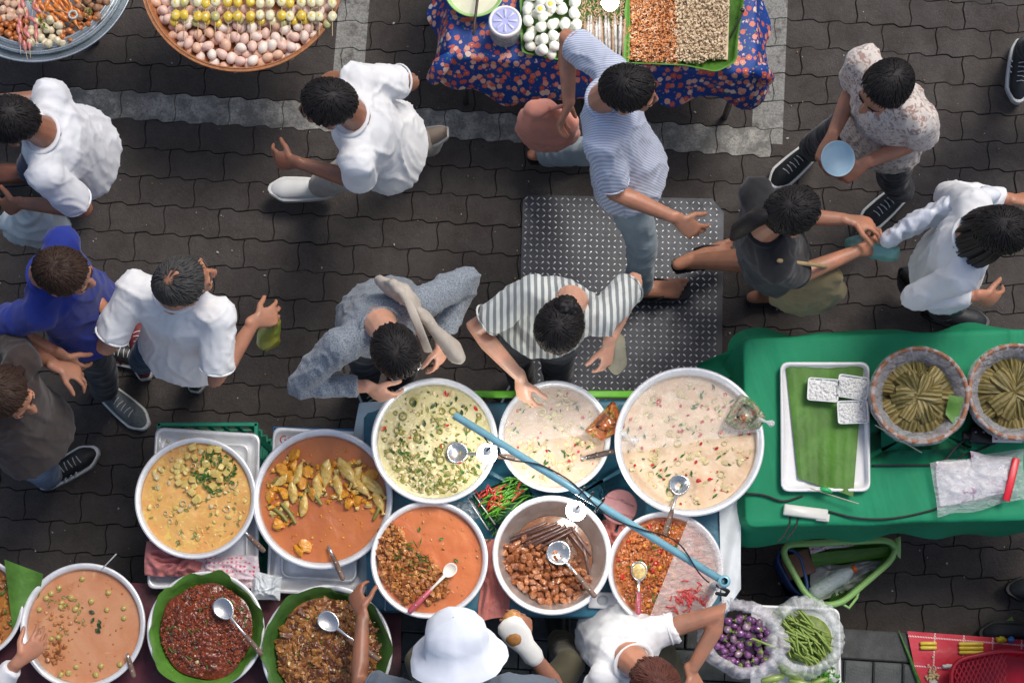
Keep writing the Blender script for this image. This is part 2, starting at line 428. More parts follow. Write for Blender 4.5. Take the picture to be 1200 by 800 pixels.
# litter flecks
items = []
bl = [blob(0, .5, 1.5, s) for s in range(3)]
for i in range(420):
    p = W(rng.uniform(0, 1200), rng.uniform(0, 700)); s = rng.choice([.0012, .0016, .002, .002, .0035])*rng.uniform(.7, 1.4)
    v, f = bl[i % 3]; items.append((v*np.array([s*1.5, s, s*.4]), f, rotm(rng.uniform(0, 6)), (p.x, p.y, .003), 0 if rng.random() < .8 else 1))
lit = stuff('litter_flecks', items, [M('pale fleck', (.42, .40, .36), .8), M('ochre fleck', (.3, .2, .06), .8)], None)
tag(lit, 'tiny pale flecks of litter scattered over the dark pavers', 'litter', kind='stuff')
# ------------------------------------------------------------------ steel tread plate
c00, c10 = W(613, 229), W(848, 236); cl = W(604, 452); 
ux = (c10-c00); pw = ux.length; ux.normalize(); uy = (cl-c00); uy = (uy-ux*uy.dot(ux)).normalized(); ph = .98
pl = thing('tread_plate', c00+ux*pw/2+uy*ph/2, 'grey steel tread plate laid over the pavers beside the big pans', 'metal plate')
b = MB(); nC = 0
def PLp(a, c, z): q = c00+ux*a+uy*c; return Vector((q.x, q.y, z))
ring = []
for (a, c) in ((.02, 0), (pw-.05, -.008), (pw, .05), (pw, ph), (0, ph), (0, .02)): ring.append((a, c))
n = len(ring)
b.add([PLp(a, c, .0035) for a, c in ring]+[PLp(a, c, .010) for a, c in ring], [tuple(range(n))[::-1], tuple(n+k for k in range(n))]+[(k, (k+1) % n, n+(k+1) % n, n+k) for k in range(n)])
PLM = metalmat('tread plate steel', (.075, .078, .085), .42, 12); LUG = metalmat('worn tread lug', (.62, .62, .64), .35, 30)
ob = b.build('plate_sheet', PLM, pl, smooth=False)
b = MB(); pit = .0252
for i in range(int(pw/pit)+1):
    for j in range(int(ph/pit)+1):
        a = .014+i*pit; c = .014+j*pit
        if a > pw-.012 or c > ph-.012 or (a > pw-.05 and c < .03): continue
        t = .785 if (i+j) % 2 else -.785
        d = Vector((math.cos(t), math.sin(t))); e = Vector((-d.y, d.x)); L_, w_ = .0098, .0029
        pts = [(-L_, 0, 0), (-L_*.4, -w_, 0), (L_*.4, -w_, 0), (L_, 0, 0), (L_*.4, w_, 0), (-L_*.4, w_, 0), (-L_*.7, 0, .0022), (L_*.7, 0, .0022)]
        P = [PLp(a+d.x*x+e.x*y, c+d.y*x+e.y*y, .0101+z) for x, y, z in pts]
        b.add(P, [(0, 1, 6), (1, 2, 7, 6), (2, 3, 7), (3, 4, 7), (4, 5, 6, 7), (5, 0, 6)])
b.build('tread_pattern', LUG, pl, kind='stuff')
# ------------------------------------------------------------------ tables and cloths
def dens(poly, r, k=6):
    # polygon with rounded corners
    out = []; n = len(poly)
    for i in range(n):
        p0, p, p1 = poly[i-1], poly[i], poly[(i+1) % n]
        a = (p0-p).normalized(); c = (p1-p).normalized(); s = p+a*r; e = p+c*r
        for j in range(k+1):
            t = j/k; out.append((s*(1-t)+p*t)*(1-t)+(p*(1-t)+e*t)*t)
    res = []; n = len(out)
    for i in range(n):
        a, c = out[i], out[(i+1) % n]; m = max(1, int((c-a).length/.025))
        for j in range(m): res.append(a.lerp(c, j/m))
    return res
def drape(name, poly, z, drop, flare, mat, label, cat, r=.05, ripple=.02, rf=17, seed=1, dropf=None, flaref=None, legs=True, folds=.004):
    pts = dens([Vector((p.x, p.y, 0)) for p in poly], r); n = len(pts)
    c = sum(pts, Vector())/n
    s = [0]
    for i in range(1, n): s.append(s[-1]+(pts[i]-pts[i-1]).length)
    nor = []
    for i in range(n):
        t = (pts[(i+1) % n]-pts[i-1]).normalized(); nn = Vector((t.y, -t.x, 0))
        if nn.dot(pts[i]-c) < 0: nn = -nn
        nor.append(nn)
    nor = [sum((nor[(i+k) % n] for k in range(-3, 4)), Vector()).normalized() for i in range(n)]
    vs = []; fs = []
    rings = [(.25, 0), (.5, 0), (.7, 0), (.85, 0), (.95, 0), (.985, 0), (1, .0)]
    for (k, _) in rings:
        for p in pts:
            q = c+(p-c)*k; q.z = z+folds*noise.noise(Vector((q.x*5, q.y*5, seed)))+folds*.6*noise.noise(Vector((q.x*14, q.y*3, seed)))-(.003 if k == 1 else 0); vs.append(q)
    T = [.03, .08, .2, .35, .5, .65, .8, .92, 1]
    for t in T:
        for i, p in enumerate(pts):
            dr = drop*(dropf(i/n) if dropf else 1); fl = flare*(flaref(i/n) if flaref else 1)
            w = noise.noise(Vector((s[i]*rf*.35, t*.8, seed)))*2.2
            o = .006+fl*(t**1.2)+ripple*w*(t**.8)
            q = p+nor[i]*o; q.z = z-.004-dr*(t if t > .1 else t*.8)*(1+.05*w); vs.append(q)
    m = len(rings)+len(T)
    vs.append(Vector((c.x, c.y, z))); fs += [(len(vs)-1, k, (k+1) % n) for k in range(n)]
    for i in range(m-1):
        for k in range(n): l = (k+1) % n; fs.append((i*n+k, i*n+l, (i+1)*n+l, (i+1)*n+k))
    mb = MB().add(vs, fs); o = solo(name, mb, mat, label, cat)
    return o
def legs_table(name, poly, z, label, cat, mat, top_t=.025, lm=None):
    c = sum((Vector((p.x, p.y, 0)) for p in poly), Vector())/len(poly)
    t = thing(name, (c.x, c.y, 0), label, cat); b = MB(); n = len(poly)
    b.add([Vector((p.x, p.y, z-top_t)) for p in poly]+[Vector((p.x, p.y, z)) for p in poly], [tuple(range(n))[::-1], tuple(n+k for k in range(n))]+[(k, (k+1) % n, n+(k+1) % n, n+k) for k in range(n)])
    b.build('tabletop', mat, t, smooth=False)
    for p in poly:
        q = c.lerp(Vector((p.x, p.y, 0)), .93); l = MB(); zf = .112 if uv(q)[1] < KV+.1 else .004
        tube(l, [(q.x, q.y, zf), (q.x, q.y, z-top_t-.001)], .014, 8, cap='flat'); l.build('leg', lm or DARKSTEEL, t)
    return t
PLY = M('plywood table top', (.25, .18, .10), .7, .3)
# green tablecloth stall
ZG = .74
gp = [W(873, 398, ZG), W(1290, 384, ZG), W(1300, 604, ZG), W(876, 616, ZG)]
legs_table('folding_table', [p.lerp(sum(gp, Vector())/4, .01) for p in gp], ZG-.012, 'folding table hidden under the plain green cloth', 'table', PLY)
GRN = NT('green cotton cloth'); g1 = GRN.mix(GRN.ramp(GRN.noise(3, 5, .6), [(.3, 0.), (.7, 1.)]), (.002, .20, .085), (.003, .27, .125)); g1 = GRN.mix(GRN.ramp(GRN.noise(11, 5, .7, dist=.8), [(.62, 0.), (.72, .35)]), g1, (.01, .12, .06))
GRN.set(Base_Color=g1, Roughness=.75); GRN.bump(GRN.noise(4, 3, .45, GRN.coord(scale=(1, .35, 1)), dist=1.0), .6, .05); GRN.bump(GRN.noise(500, 2), .3, .001); GRN = GRN.m
def gfl(t): return 1.0
drape('green_tablecloth', gp, ZG, .16, .04, GRN, 'plain bright green cloth draped over the table at right', 'tablecloth', .035, .024, 14, 4, folds=.008)
b = MB()  # loose corner of the green cloth pulled to the left
vs = []; fs = []
for i in range(13):
    for j in range(9):
        u, w = i/12, j/8
        p = W(880-62*u, 400+14*w*1.0+(26*u)+w*22*(1-u*.5), ZG-.03-.25*u-.02*w+.02*math.sin(w*6+u*4)); vs.append(p)
for i in range(12):
    for j in range(8): fs.append((i*9+j, (i+1)*9+j, (i+1)*9+j+1, i*9+j+1))
b.add(vs, fs); gc = b.build('cloth_corner', GRN, bpy.data.objects['green_tablecloth'])
# floral tablecloth stall
ZF = .70
def floral():
    n = NT('blue floral cotton'); v = n.coord(scale=(1, 1, .6)); base = n.mix(n.noise(5), (.004, .035, .21), (.008, .07, .34))
    d = n.vor(38, vec=v); cc = n.vor(38, 'Color', vec=v); petals = n.noise(150, 2, .5, v)
    m = n.math('LESS_THAN', n.math('ADD', d, n.math('MULTIPLY', petals, .4)), .66)
    hue = n.ramp(cc, [(.25, (.60, .10, .07)), (.5, (.75, .25, .16)), (.75, (.8, .48, .38)), (.9, (.8, .72, .6))])
    d2 = n.vor(55, vec=v); c2 = n.vor(55, 'Color', vec=v)
    b = n.mix(n.math('LESS_THAN', n.math('ADD', d2, n.math('MULTIPLY', petals, .4)), .42), base, n.ramp(c2, [(.4, (.04, .22, .09)), (.6, (.75, .2, .08)), (.8, (.1, .3, .4))]))
    b = n.mix(m, b, hue); b = n.mix(n.math('LESS_THAN', d, .11), b, (.85, .55, .3))
    n.set(Base_Color=b, Roughness=.6); n.bump(n.noise(12, 3), .4, .01); return n.m
FLO = floral()
fp = [W(527, -120, ZF), W(884, -110, ZF), W(886, 86, ZF), W(527, 66, ZF)]
legs_table('trestle_table', [p.lerp(sum(fp, Vector())/4, .01) for p in fp], ZF-.012, 'trestle table hidden under the blue floral cloth', 'table', PLY)
def fdrop(t): return .8+.45*max(0, math.sin(t*2*math.pi*4+.8))**3
drape('floral_tablecloth', fp, ZF, .24, .06, FLO, 'blue cloth with orange flowers over the table at the top', 'tablecloth', .05, .04, 15, 9, dropf=fdrop)
for (a, bb, nm) in (((527, 66), (508, 92), 0), ((880, 80), (899, 92), 1)):
    b = MB(); p0, p1 = W(*a, ZF-.02), W(*bb, ZF-.14)
    tube(b, [p0, p0.lerp(p1, .5)+Vector((0, 0, .03)), p1, p1+Vector((0, 0, -.03))], [.02, .036, .03, .012], 12)
    b.build('knotted_corner', FLO, bpy.data.objects['floral_tablecloth'])
# central stall of pans: blue sheet on a table
ZC = .66
cp = [W(428, 478, ZC), W(866, 466, ZC), W(866, 690, ZC), W(846, 726, ZC), W(432, 712, ZC)]
BLUE = M('blue plastic table sheet', (.035, .16, .235), .35, .35, 7, .5, 40)
legs_table('stall_table', [p.lerp(sum(cp, Vector())/5, .03) for p in cp], ZC-.008, 'blue topped stall table carrying the six central pans', 'table', BLUE)
drape('blue_table_sheet', cp, ZC, .05, .006, BLUE, 'blue plastic sheet covering the central stall table', 'sheet', .02, .004, 10, 2, folds=.003)
b = MB(); vs = []
e0, e1 = W(560, 464, ZC+.004), W(735, 464, ZC+.004)
box(b, (e0+e1)/2+Vector((0, .006, .006)), ((e1-e0).length+.3, .028, .012), 0, 0, .004)
solo('green_edge_strip', b, M('lime plastic strip', (.16, .55, .03), .4), 'lime green plastic strip along the rear edge of the blue sheet', 'strip')
def sheet(name, grid, mat, label, cat, thick=.0, group=None):
    # grid: rows of points
    b = MB(); r, c = len(grid), len(grid[0]); b.add([p for row in grid for p in row], [(i*c+j, i*c+j+1, (i+1)*c+j+1, (i+1)*c+j) for i in range(r-1) for j in range(c-1)])
    return solo(name, b, mat, label, cat, group)
def quadgrid(P, nu, nv, z=lambda u, v: 0):
    # P = 4 world corners
    return [[P[0].lerp(P[1], i/nu).lerp(P[3].lerp(P[2], i/nu), j/nv)+Vector((0, 0, z(i/nu, j/nv))) for i in range(nu+1)] for j in range(nv+1)]
PALEB = M('pale blue tarpaulin', (.36, .46, .52), .45, .2, 6, .6, 20)
P4 = [W(421, 472, ZC-.004), W(452, 470, ZC+.003), W(452, 716, ZC+.003), W(392, 640, ZC-.2)]
sheet('hanging_tarpaulin', quadgrid(P4, 10, 24, lambda u, v: .016*math.sin(v*9+u*3)*(1-u)), PALEB, 'pale blue plastic sheet hanging off the left side of the stall', 'sheet')
P4 = [W(842, 575, ZC+.003), W(868, 560, ZC+.004), W(868, 690, ZC+.003), W(846, 722, ZC+.003)]
sheet('white_table_liner', quadgrid(P4, 10, 24, lambda u, v: .005+.006*math.sin(v*8+u*5)), M('white liner', (.7, .74, .75), .4, .15, 9), 'white plastic liner along the right edge of the blue stall', 'sheet')
# ------------------------------------------------------------------ people
import time
def remesh(mb, voxel, it=4, fac=.5):
    me = mb.mesh('tmp', [])
    o = bpy.data.objects.new('tmp', me); col.objects.link(o)
    r = o.modifiers.new('r', 'REMESH'); r.mode = 'VOXEL'; r.voxel_size = voxel; r.adaptivity = 0
    if it: s = o.modifiers.new('s', 'SMOOTH'); s.factor = fac; s.iterations = it
    dg = bpy.context.evaluated_depsgraph_get(); ev = o.evaluated_get(dg); out = bpy.data.meshes.new_from_object(ev)
    bpy.data.objects.remove(o); bpy.data.meshes.remove(me)
    out.polygons.foreach_set('use_smooth', [True]*len(out.polygons)); return out
def vget(me): a = np.empty(len(me.vertices)*3); me.vertices.foreach_get('co', a); return a.reshape(-1, 3)
def nget(me): a = np.empty(len(me.vertices)*3); me.vertices.foreach_get('normal', a); return a.reshape(-1, 3)
def folds(me, amp, fr, seed, dirs=(1, 1, 1), basis=None):
    co = vget(me); no = nget(me); out = co.copy(); d = Vector(dirs)
    for i in range(len(co)):
        p = Vector(co[i]); q = Vector((p.x*d.x, p.y*d.y, p.z*d.z))*fr+Vector((seed*5.3, seed, 0))
        w = noise.noise_vector(q*.6)*.9; a = noise.noise(q+w); c = noise.noise(q*2.1+w*1.6+Vector((9, 0, 0)))
        e = noise.noise(q*4.3+w*2.5+Vector((3, 7, 0))); h = (1-abs(a)*2.8)*.6+(.4-abs(c)*1.9)*.5+(.25-abs(e)*1.2)*.12
        if basis:
            g_ = Vector((p.dot(basis[0])*11, p.dot(basis[1])*3.2, p.dot(basis[2])*8))+w*.9; r1 = 1-min(1, abs(noise.noise(g_))*3.4); r2 = 1-min(1, abs(noise.noise(g_*1.9+Vector((4, 4, 4))))*3.4); h = h*.45+r1*r1*.75+r2*r2*.35-.3
        out[i] += no[i]*amp*h
    me.vertices.foreach_set('co', out.ravel()); me.update()
def finish(me, name, mats, parent, label=None):
    L0 = absloc(parent); co = vget(me)-np.array(L0); me.vertices.foreach_set('co', co.ravel()); me.materials.clear()
    for m in mats: me.materials.append(m)
    me.update(); return link(name, me, parent, None, label)
def ik(a, t, l1, l2, hint):
    d = t-a; D = d.length
    if D > (l1+l2)*.995: t = a+d*((l1+l2)*.995/D); d = t-a; D = d.length
    D = max(D, abs(l1-l2)+.02); x = (l1*l1-l2*l2+D*D)/(2*D); h = math.sqrt(max(0, l1*l1-x*x)); u = d.normalized()
    p = hint-u*hint.dot(u)
    p = p.normalized() if p.length > 1e-4 else u.orthogonal().normalized()
    return a+u*x+p*h, t
SK = {'tan': skinmat('warm tan skin', (.48, .24, .15)), 'brown': skinmat('brown skin', (.30, .14, .085)), 'light': skinmat('light skin', (.62, .36, .25))}
LIP = M('lips', (.38, .13, .10), .45, .1); EYEW = M('eye white', (.75, .72, .68), .2, .05); IRIS = M('dark iris', (.02, .012, .01), .1, .1)
def hairmat(name, c):
    n = NT(name); v = n.coord(); s = n.noise(60, 4, .6, n.coord(scale=(1, 1, .15)), dist=.3)
    n.set(Base_Color=n.mix(s, dk(c, .5), dk(c, 1.8)), Roughness=.5, Specular_IOR_Level=.25); n.bump(s, .7, .004); n.bump(n.noise(300, 2), .5, .002); return n.m
HAIR = {'black': hairmat('black hair', (.014, .012, .012)), 'brown': hairmat('dark brown hair', (.035, .019, .013)), 'red': hairmat('reddish brown hair', (.10, .035, .025)), 'grey': hairmat('greying hair', (.05, .048, .046))}
def hand(mb, wr, d, pn, curl=.5, side=1):
    # palm, four fingers of different lengths with bends, thumb from the side of the palm
    d = d.normalized(); w, _ = frame(d, pn.cross(d)); up = d.cross(w)*-1
    if up.dot(pn) < 0: up = -up
    w = w*side
    tube(mb, [wr-d*.02, wr+d*.02, wr+d*.055, wr+d*.09], [(.024, .018), (.031, .0155), (.039, .0145), (.038, .0115)], 12, side=w)
    for i, (o, ln) in enumerate(((.031, .068), (.0105, .078), (-.0105, .072), (-.030, .056))):
        base = wr+d*(.086-.004*abs(i-1))+w*o; fan = w*(o*.22/.03); p = [base]; dd = (d+fan).normalized(); r = .0088 if i < 3 else .0077
        for k, fr in enumerate((.45, .32, .25)):
            a = curl*(.5, .85, .65)[k]*(1+.12*(i-1.5)); dd = (dd*math.cos(a)-up*math.sin(a)).normalized(); p.append(p[-1]+dd*ln*fr)
        tube(mb, p, [r, r, r*.94, r*.82], 8)
    b = wr+d*.028+w*.026; t1 = (d*.62+w*.75-up*.25*(1+curl)).normalized(); t2 = (d*.85+w*.38-up*.5*curl).normalized()
    tube(mb, [b-t1*.006, b+t1*.034, b+t1*.034+t2*.03, b+t1*.034+t2*.052-up*.006*curl], [.0135, .0115, .0102, .0085], 8)
def headgeo(mb, c, f, s, u):
    Mx = Matrix((f, s, u)).transposed()
    def P(x, y, z): return c+f*x+s*y+u*z
    ell(mb, P(-.012, 0, .02), (.092, .073, .092), Mx, 3); ell(mb, P(.022, 0, -.035), (.066, .058, .078), Mx, 3)
    ell(mb, P(.05, 0, -.085), (.032, .030, .026), Mx, 2)      # chin
    tube(mb, [P(.083, 0, .015), P(.097, 0, -.018), P(.106, 0, -.034)], [.009, .0105, .0125], 8)
    for q in (-1, 1):
        ell(mb, P(.098, q*.011, -.037), (.009, .009, .007), Mx, 1)
        ell(mb, P(-.008, q*.0775, -.015), (.019, .008, .032), Mx, 2)
        ell(mb, P(.062, q*.036, -.028), (.022, .02, .018), Mx, 2); ell(mb, P(.074, q*.03, .02), (.012, .024, .008), Mx, 1)
    for (z, r) in ((-.062, .0065), (-.071, .0075)): tube(mb, [P(.078, -.023, z), P(.090, 0, z), P(.078, .023, z)], [.003, r, .003], 6)
    tube(mb, [P(-.03, 0, -.03), P(-.045, 0, -.10), P(-.05, 0, -.17)], [(.055, .052), (.053, .05), (.062, .056)], 12, side=s)
def shoe(parent, ankle, d, col_up, col_sole, laces=None, stripe=None, tip=0.0, name='shoe', L=.27):
    # ankle above ground; d = toe direction
    d = Vector((d.x, d.y, 0)).normalized(); s = Vector((-d.y, d.x, 0)); z0 = ankle.z-.085
    o = Vector((ankle.x, ankle.y, z0))-d*.055
    def P(x, y, z): return o+d*x+s*y+Vector((0, 0, z+tip*(1-x/L)))
    def w(x): t = x/L; return .031+.016*math.sin(min(1, t*1.15)*math.pi*.62)-(.030*max(0, t-.82)/.18)**1-(.012*max(0, .12-t)/.12)
    N = 14; mb = MB(); vs = []; fs = []
    xs = [L*i/N for i in range(N+1)]
    for x in xs:
        t = x/L; h = .062*(1-t)**.8+.036 if t > .35 else .082-.02*t
        h *= 1-.35*max(0, t-.85)/.15; W_ = w(x)
        for k in range(12):
            a = math.pi*2*k/12; cy, cz = math.cos(a), math.sin(a); vs.append(P(x, W_*cy*(.95 if cz > 0 else 1), .026+(h-.022)*cz if cz > 0 else .026+.006*cz))
    for i in range(N):
        for k in range(12): l = (k+1) % 12; fs.append((i*12+k, i*12+l, i*12+12+l, i*12+12+k))
    fs.append(tuple(range(12))); fs.append(tuple(N*12+k for k in range(12)))
    mb.add(vs, fs); up = mb.build(name, col_up, parent)
    sb_ = MB(); ol = [(x, w(x)+.006) for x in xs]+[(L+.008, w(L)*.4)]+[(L+.008, -w(L)*.4)]+[(x, -w(x)-.006) for x in xs[::-1]]
    ol = [(-.007, .018)]+ol+[(-.007, -.018)]; n = len(ol); sb_.add([P(x, y, 0) for x, y in ol]+[P(x, y, .026) for x, y in ol]+[P(x*.99+.001, y*.86, .031) for x, y in ol], [tuple(range(n))[::-1], tuple(2*n+k for k in range(n))]+[(i*n+k, i*n+(k+1) % n, (i+1)*n+(k+1) % n, (i+1)*n+k) for i in (0, 1) for k in range(n)])
    sb_.build('sole', col_sole, up, smooth=False)
    if laces:
        lb = MB()
        for i in range(5):
            x = .115+i*.019; hz = .062*(1-x/L)**.8+.036+.006; q = 1 if i % 2 else -1
            tube(lb, [P(x-.002*q, -.017, hz-.007), P(x, 0, hz+.002), P(x+.002*q, .017, hz-.007)], .0021, 5)
        lb.build('laces', laces, up)
    if stripe:
        lb = MB()
        for q in (-1, 1):
            for i in range(3):
                x = .105+i*.024; tube(lb, [P(x-.012, q*(w(x)+.001), .036), P(x+.004, q*(w(x)*.86+.004), .06)], .0035, 5)
        lb.build('side_stripes', stripe, up)
    return up
def barefoot(mb, ank, d, tip=0.0):
    d = Vector((d.x, d.y, 0)).normalized(); s = Vector((-d.y, d.x, 0)); o = Vector((ank.x, ank.y, ank.z-.075))
    def P(x, y, z): return o+d*x+s*y+Vector((0, 0, z+max(0, .12-x)*tip))
    tube(mb, [P(-.045, 0, .03), P(0, 0, .045), P(.06, 0, .042), P(.12, .002, .028), P(.165, .004, .02)], [(.026, .026), (.031, .042), (.036, .034), (.043, .024), (.044, .016)], 12, side=s)
    for i, (y, ln, r) in enumerate(((.030, .045, .0135), (.012, .042, .0095), (-.004, .037, .009), (-.019, .031, .0085), (-.033, .026, .0085))):
        tube(mb, [P(.155-.006*i, y, .017), P(.165-.006*i+ln*.5, y*1.08, .017), P(.165-.006*i+ln, y*1.1, .010)], [r, r, r*.85], 8)
def sandal(parent, ank, d, mat, tip=0.0):
    d = Vector((d.x, d.y, 0)).normalized(); s = Vector((-d.y, d.x, 0)); o = Vector((ank.x, ank.y, ank.z-.082))
    def P(x, y, z): return o+d*x+s*y+Vector((0, 0, z+max(0, .12-x)*tip))
    mb = MB(); ol = [(-.07, .012), (-.06, .03), (0, .038), (.06, .04), (.13, .05), (.19, .048), (.222, .025), (.225, -.02), (.2, -.042), (.13, -.05), (.06, -.041), (0, -.036), (-.06, -.03), (-.07, -.012)]
    n = len(ol); mb.add([P(x, y, -.012) for x, y in ol]+[P(x, y, .006) for x, y in ol], [tuple(range(n))[::-1], tuple(n+k for k in range(n))]+[(k, (k+1) % n, n+(k+1) % n, n+k) for k in range(n)])
    so = mb.build('sandal', mat, parent, smooth=False); st_ = MB()
    tube(st_, [P(.05, .046, .01), P(.09, .04, .055), P(.165, .022, .034), P(.09, -.042, .052), P(.05, -.046, .01)], .006, 6); st_.build('strap', mat, so)
def person(label, head, face, feet, hands, shirt, pants, skin='tan', hair='black', hairstyle='short', group='people walking through the market', hz=1.53,
           pelvis=None, pz=.93, sleeve='short', shorts=False, shoes=None, sh=.175, size=1.0, seat=0, headyaw=0, nod=14, curl=.85, armhint=None, shirtz=None, collar=True,
           bulk=1.0, toe=None, lift=(0, 0), barefeet=False, sandalmat=None, foot_ok=(1, 1), long_hair=None, hem=.0, slv=.78, fold=.009, skirt=False, kneehint=None, bald=None, torso=None):
    bulk = (1+(bulk-1)*.35)*.89; sh = sh*.78; size = size*.96
    fw = Vector((math.cos(R(face)), math.sin(R(face)), 0)); sd_ = Vector((-fw.y, fw.x, 0)); up = Vector((0, 0, 1))
    hc = W(head[0], head[1], hz); ft = [W(x, y, 0) for x, y in feet]; mid = (ft[0]+ft[1])/2
    if pelvis is None: pe = Vector((mid.x*.45+hc.x*.55, mid.y*.45+hc.y*.55, pz))
    else: pe = W(pelvis[0], pelvis[1], pz)
    hy = R(face+headyaw); hf = Vector((math.cos(hy), math.sin(hy), 0)); hu = up
    q = Matrix.Rotation(R(nod), 3, Vector((-hf.y, hf.x, 0))); hf = q @ hf; hu = q @ hu; hs = hu.cross(hf)
    neck = hc-hu*.15-hf*.045; nb = neck-Vector((0, 0, .02))
    root = thing('person', (mid.x, mid.y, seat if seat else 0), label, 'person', group)
    spine = (nb-pe).normalized(); torso_f = fw-spine*fw.dot(spine); sdt = sd_
    shl = [nb-spine*.045+sdt*sh*k*size for k in (1, -1)]; hip = [pe+sd_*.078*k for k in (1, -1)]
    # arms
    SKN = MB(); headgeo(SKN, hc, hf, hs, hu); elb = []; wri = []
    tube(SKN, [shl[0], nb-spine*.03, shl[1]], [.04, .05, .04], 10); tube(SKN, [nb, pe], [.06, .06], 10)
    for k in (0, 1):
        t = W(*hands[k]) if len(hands[k]) == 3 and not isinstance(hands[k], Vector) else hands[k]
        hint = armhint[k] if armhint else (-fw*.6+sd_*(1 if k == 0 else -1)*.22-up*.7)
        tw = t-(t-shl[k]).normalized()*.07
        e, w_ = ik(shl[k], tw, .285*size, .25*size, hint); elb.append(e); wri.append(w_)
        tube(SKN, [shl[k], shl[k].lerp(e, .5), e, e.lerp(w_, .3), e.lerp(w_, .75), w_], [.042*bulk, .042*bulk, .037, .038*bulk, .028, .0235], 12)
        hd = (t-w_); hd = (w_-e).normalized()*.6+(hd.normalized() if hd.length > 1e-3 else (w_-e).normalized())
        pn = (up*.7+sd_*(.5 if k == 0 else -.5)); hand(SKN, w_+(w_-e).normalized()*.012, hd, pn, curl, 1 if k else -1)
    # legs
    kn = []; an = []
    for k in (0, 1):
        a = Vector((ft[k].x, ft[k].y, .085+lift[k]+seat)); kh = kneehint[k] if kneehint else (fw+sd_*(.15 if k == 0 else -.15)); e, w_ = ik(hip[k], a, .43*size, .43*size, kh); kn.append(e); an.append(w_)
    if shorts or barefeet:
        for k in (0, 1): tube(SKN, [hip[k], kn[k], kn[k].lerp(an[k], .3), an[k].lerp(kn[k], .2), an[k]-Vector((0, 0, .01))], [.05, .036, .036, .032, .032], 12) if not shorts else tube(SKN, [hip[k], hip[k].lerp(kn[k], .6), kn[k], kn[k].lerp(an[k], .3), kn[k].lerp(an[k], .8), an[k]-Vector((0, 0, .01))], [.07, .068, .052, .053, .034, .032], 12)
    td = [Vector((math.cos(R(toe[k])), math.sin(R(toe[k])), 0)) if toe else fw for k in (0, 1)]
    if barefeet:
        for k in (0, 1): barefoot(SKN, an[k], td[k], (.35 if lift[k] > .02 else 0)); 
    me = remesh(SKN, .0055, 3, .45)
    ob = finish(me, 'body', [SK[skin], LIP], root)
    # lips
    lc = np.array(hc+hf*.088-hu*.0665-absloc(root)); cc = np.empty(len(me.polygons)*3); me.polygons.foreach_get('center', cc); cc = cc.reshape(-1, 3)-lc
    X = cc @ np.array(hf); Y = cc @ np.array(hs); Z = cc @ np.array(hu); mi = ((abs(Y) < .022) & (abs(Z) < .0095*(1-abs(Y)/.03)+.001) & (abs(X) < .022)).astype(int); me.polygons.foreach_set('material_index', mi)
    for q in (-1, 1):
        eb = MB(); c = hc+hf*.0765+hs*.031*q-hu*.001; Mx = Matrix((hf, hs, hu)).transposed(); ell(eb, c, (.009, .0125, .0058), Mx, 2); ell(eb, c+hf*.0055, (.0048, .0054, .0054), Mx, 1, 1); eb.build('eye', [EYEW, IRIS], root)
    # hair
    HB = MB(); v, f = ICO[3]; hv = []
    for p in v:
        x, y, z = p.x, p.y, p.z
        cov = -.22*x*1.0+.9*z+.38-(.75 if x > .35 else 0)*max(0, (x-.35))*1.5
        if hairstyle != 'short': cov += .12*(x < .1)
        if z < -.35 and x > -.3: cov -= .6
        if bald is not None:
            dd = (Vector((x+.35, y, z-.92))).length
            cov -= max(0, bald-dd)*6
        cov = max(0, min(1, cov*3)); az = math.atan2(y, x+.3); rg = .05*noise.noise(Vector((az*9, z*1.5, hc.x*10)))+.045*noise.noise(p*7+hc*3)
        k = (.86*(1-cov)+(1.085+rg)*cov)
        hv.append(hc+hf*(-.012+x*.0945*k)+hs*(y*.077*k)+hu*(.018+z*.095*k))
    HB.add(hv, f)
    if hairstyle == 'bun': ell(HB, hc-hf*.10+hu*.05, (.042, .042, .040), None, 3, nz=.25, fr=5); ell(HB, hc-hf*.07+hu*.02, (.03, .03, .03), None, 2)
    if hairstyle == 'pony': tube(HB, [hc-hf*.09+hu*.03, hc-hf*.15, hc-hf*.16-hu*.12, hc-hf*.14-hu*.24], [.022, .032, .03, .012], 10)
    if hairstyle == 'long':
        lr = random.Random(5)
        for q in range(-24, 25):
            a = q*.065+lr.uniform(-.04, .04); o_ = lr.uniform(-.008, .008); dd = (-hf*math.cos(a)+hs*math.sin(a)); tube(HB, [hc+dd*.05+hu*.065, hc+dd*(.086+o_)-hu*.03, hc+dd*(.096+o_)-hu*.12, hc+dd*(.094+o_)-hu*(.18+lr.uniform(-.02, .02))], [.010, .0105, .009, .004], 6)
    for q in (-1, 1): tube(HB, [hc+hf*.086+hs*.012*q+hu*.022, hc+hf*.083+hs*.032*q+hu*.027, hc+hf*.07+hs*.048*q+hu*.022], [.0028, .0035, .002], 5)
    # combed locks running outward from the whorl
    rr_ = random.Random(int(head[0])); Z0 = Vector((-.45, 0, .89)).normalized(); A_, B_ = frame(Z0)
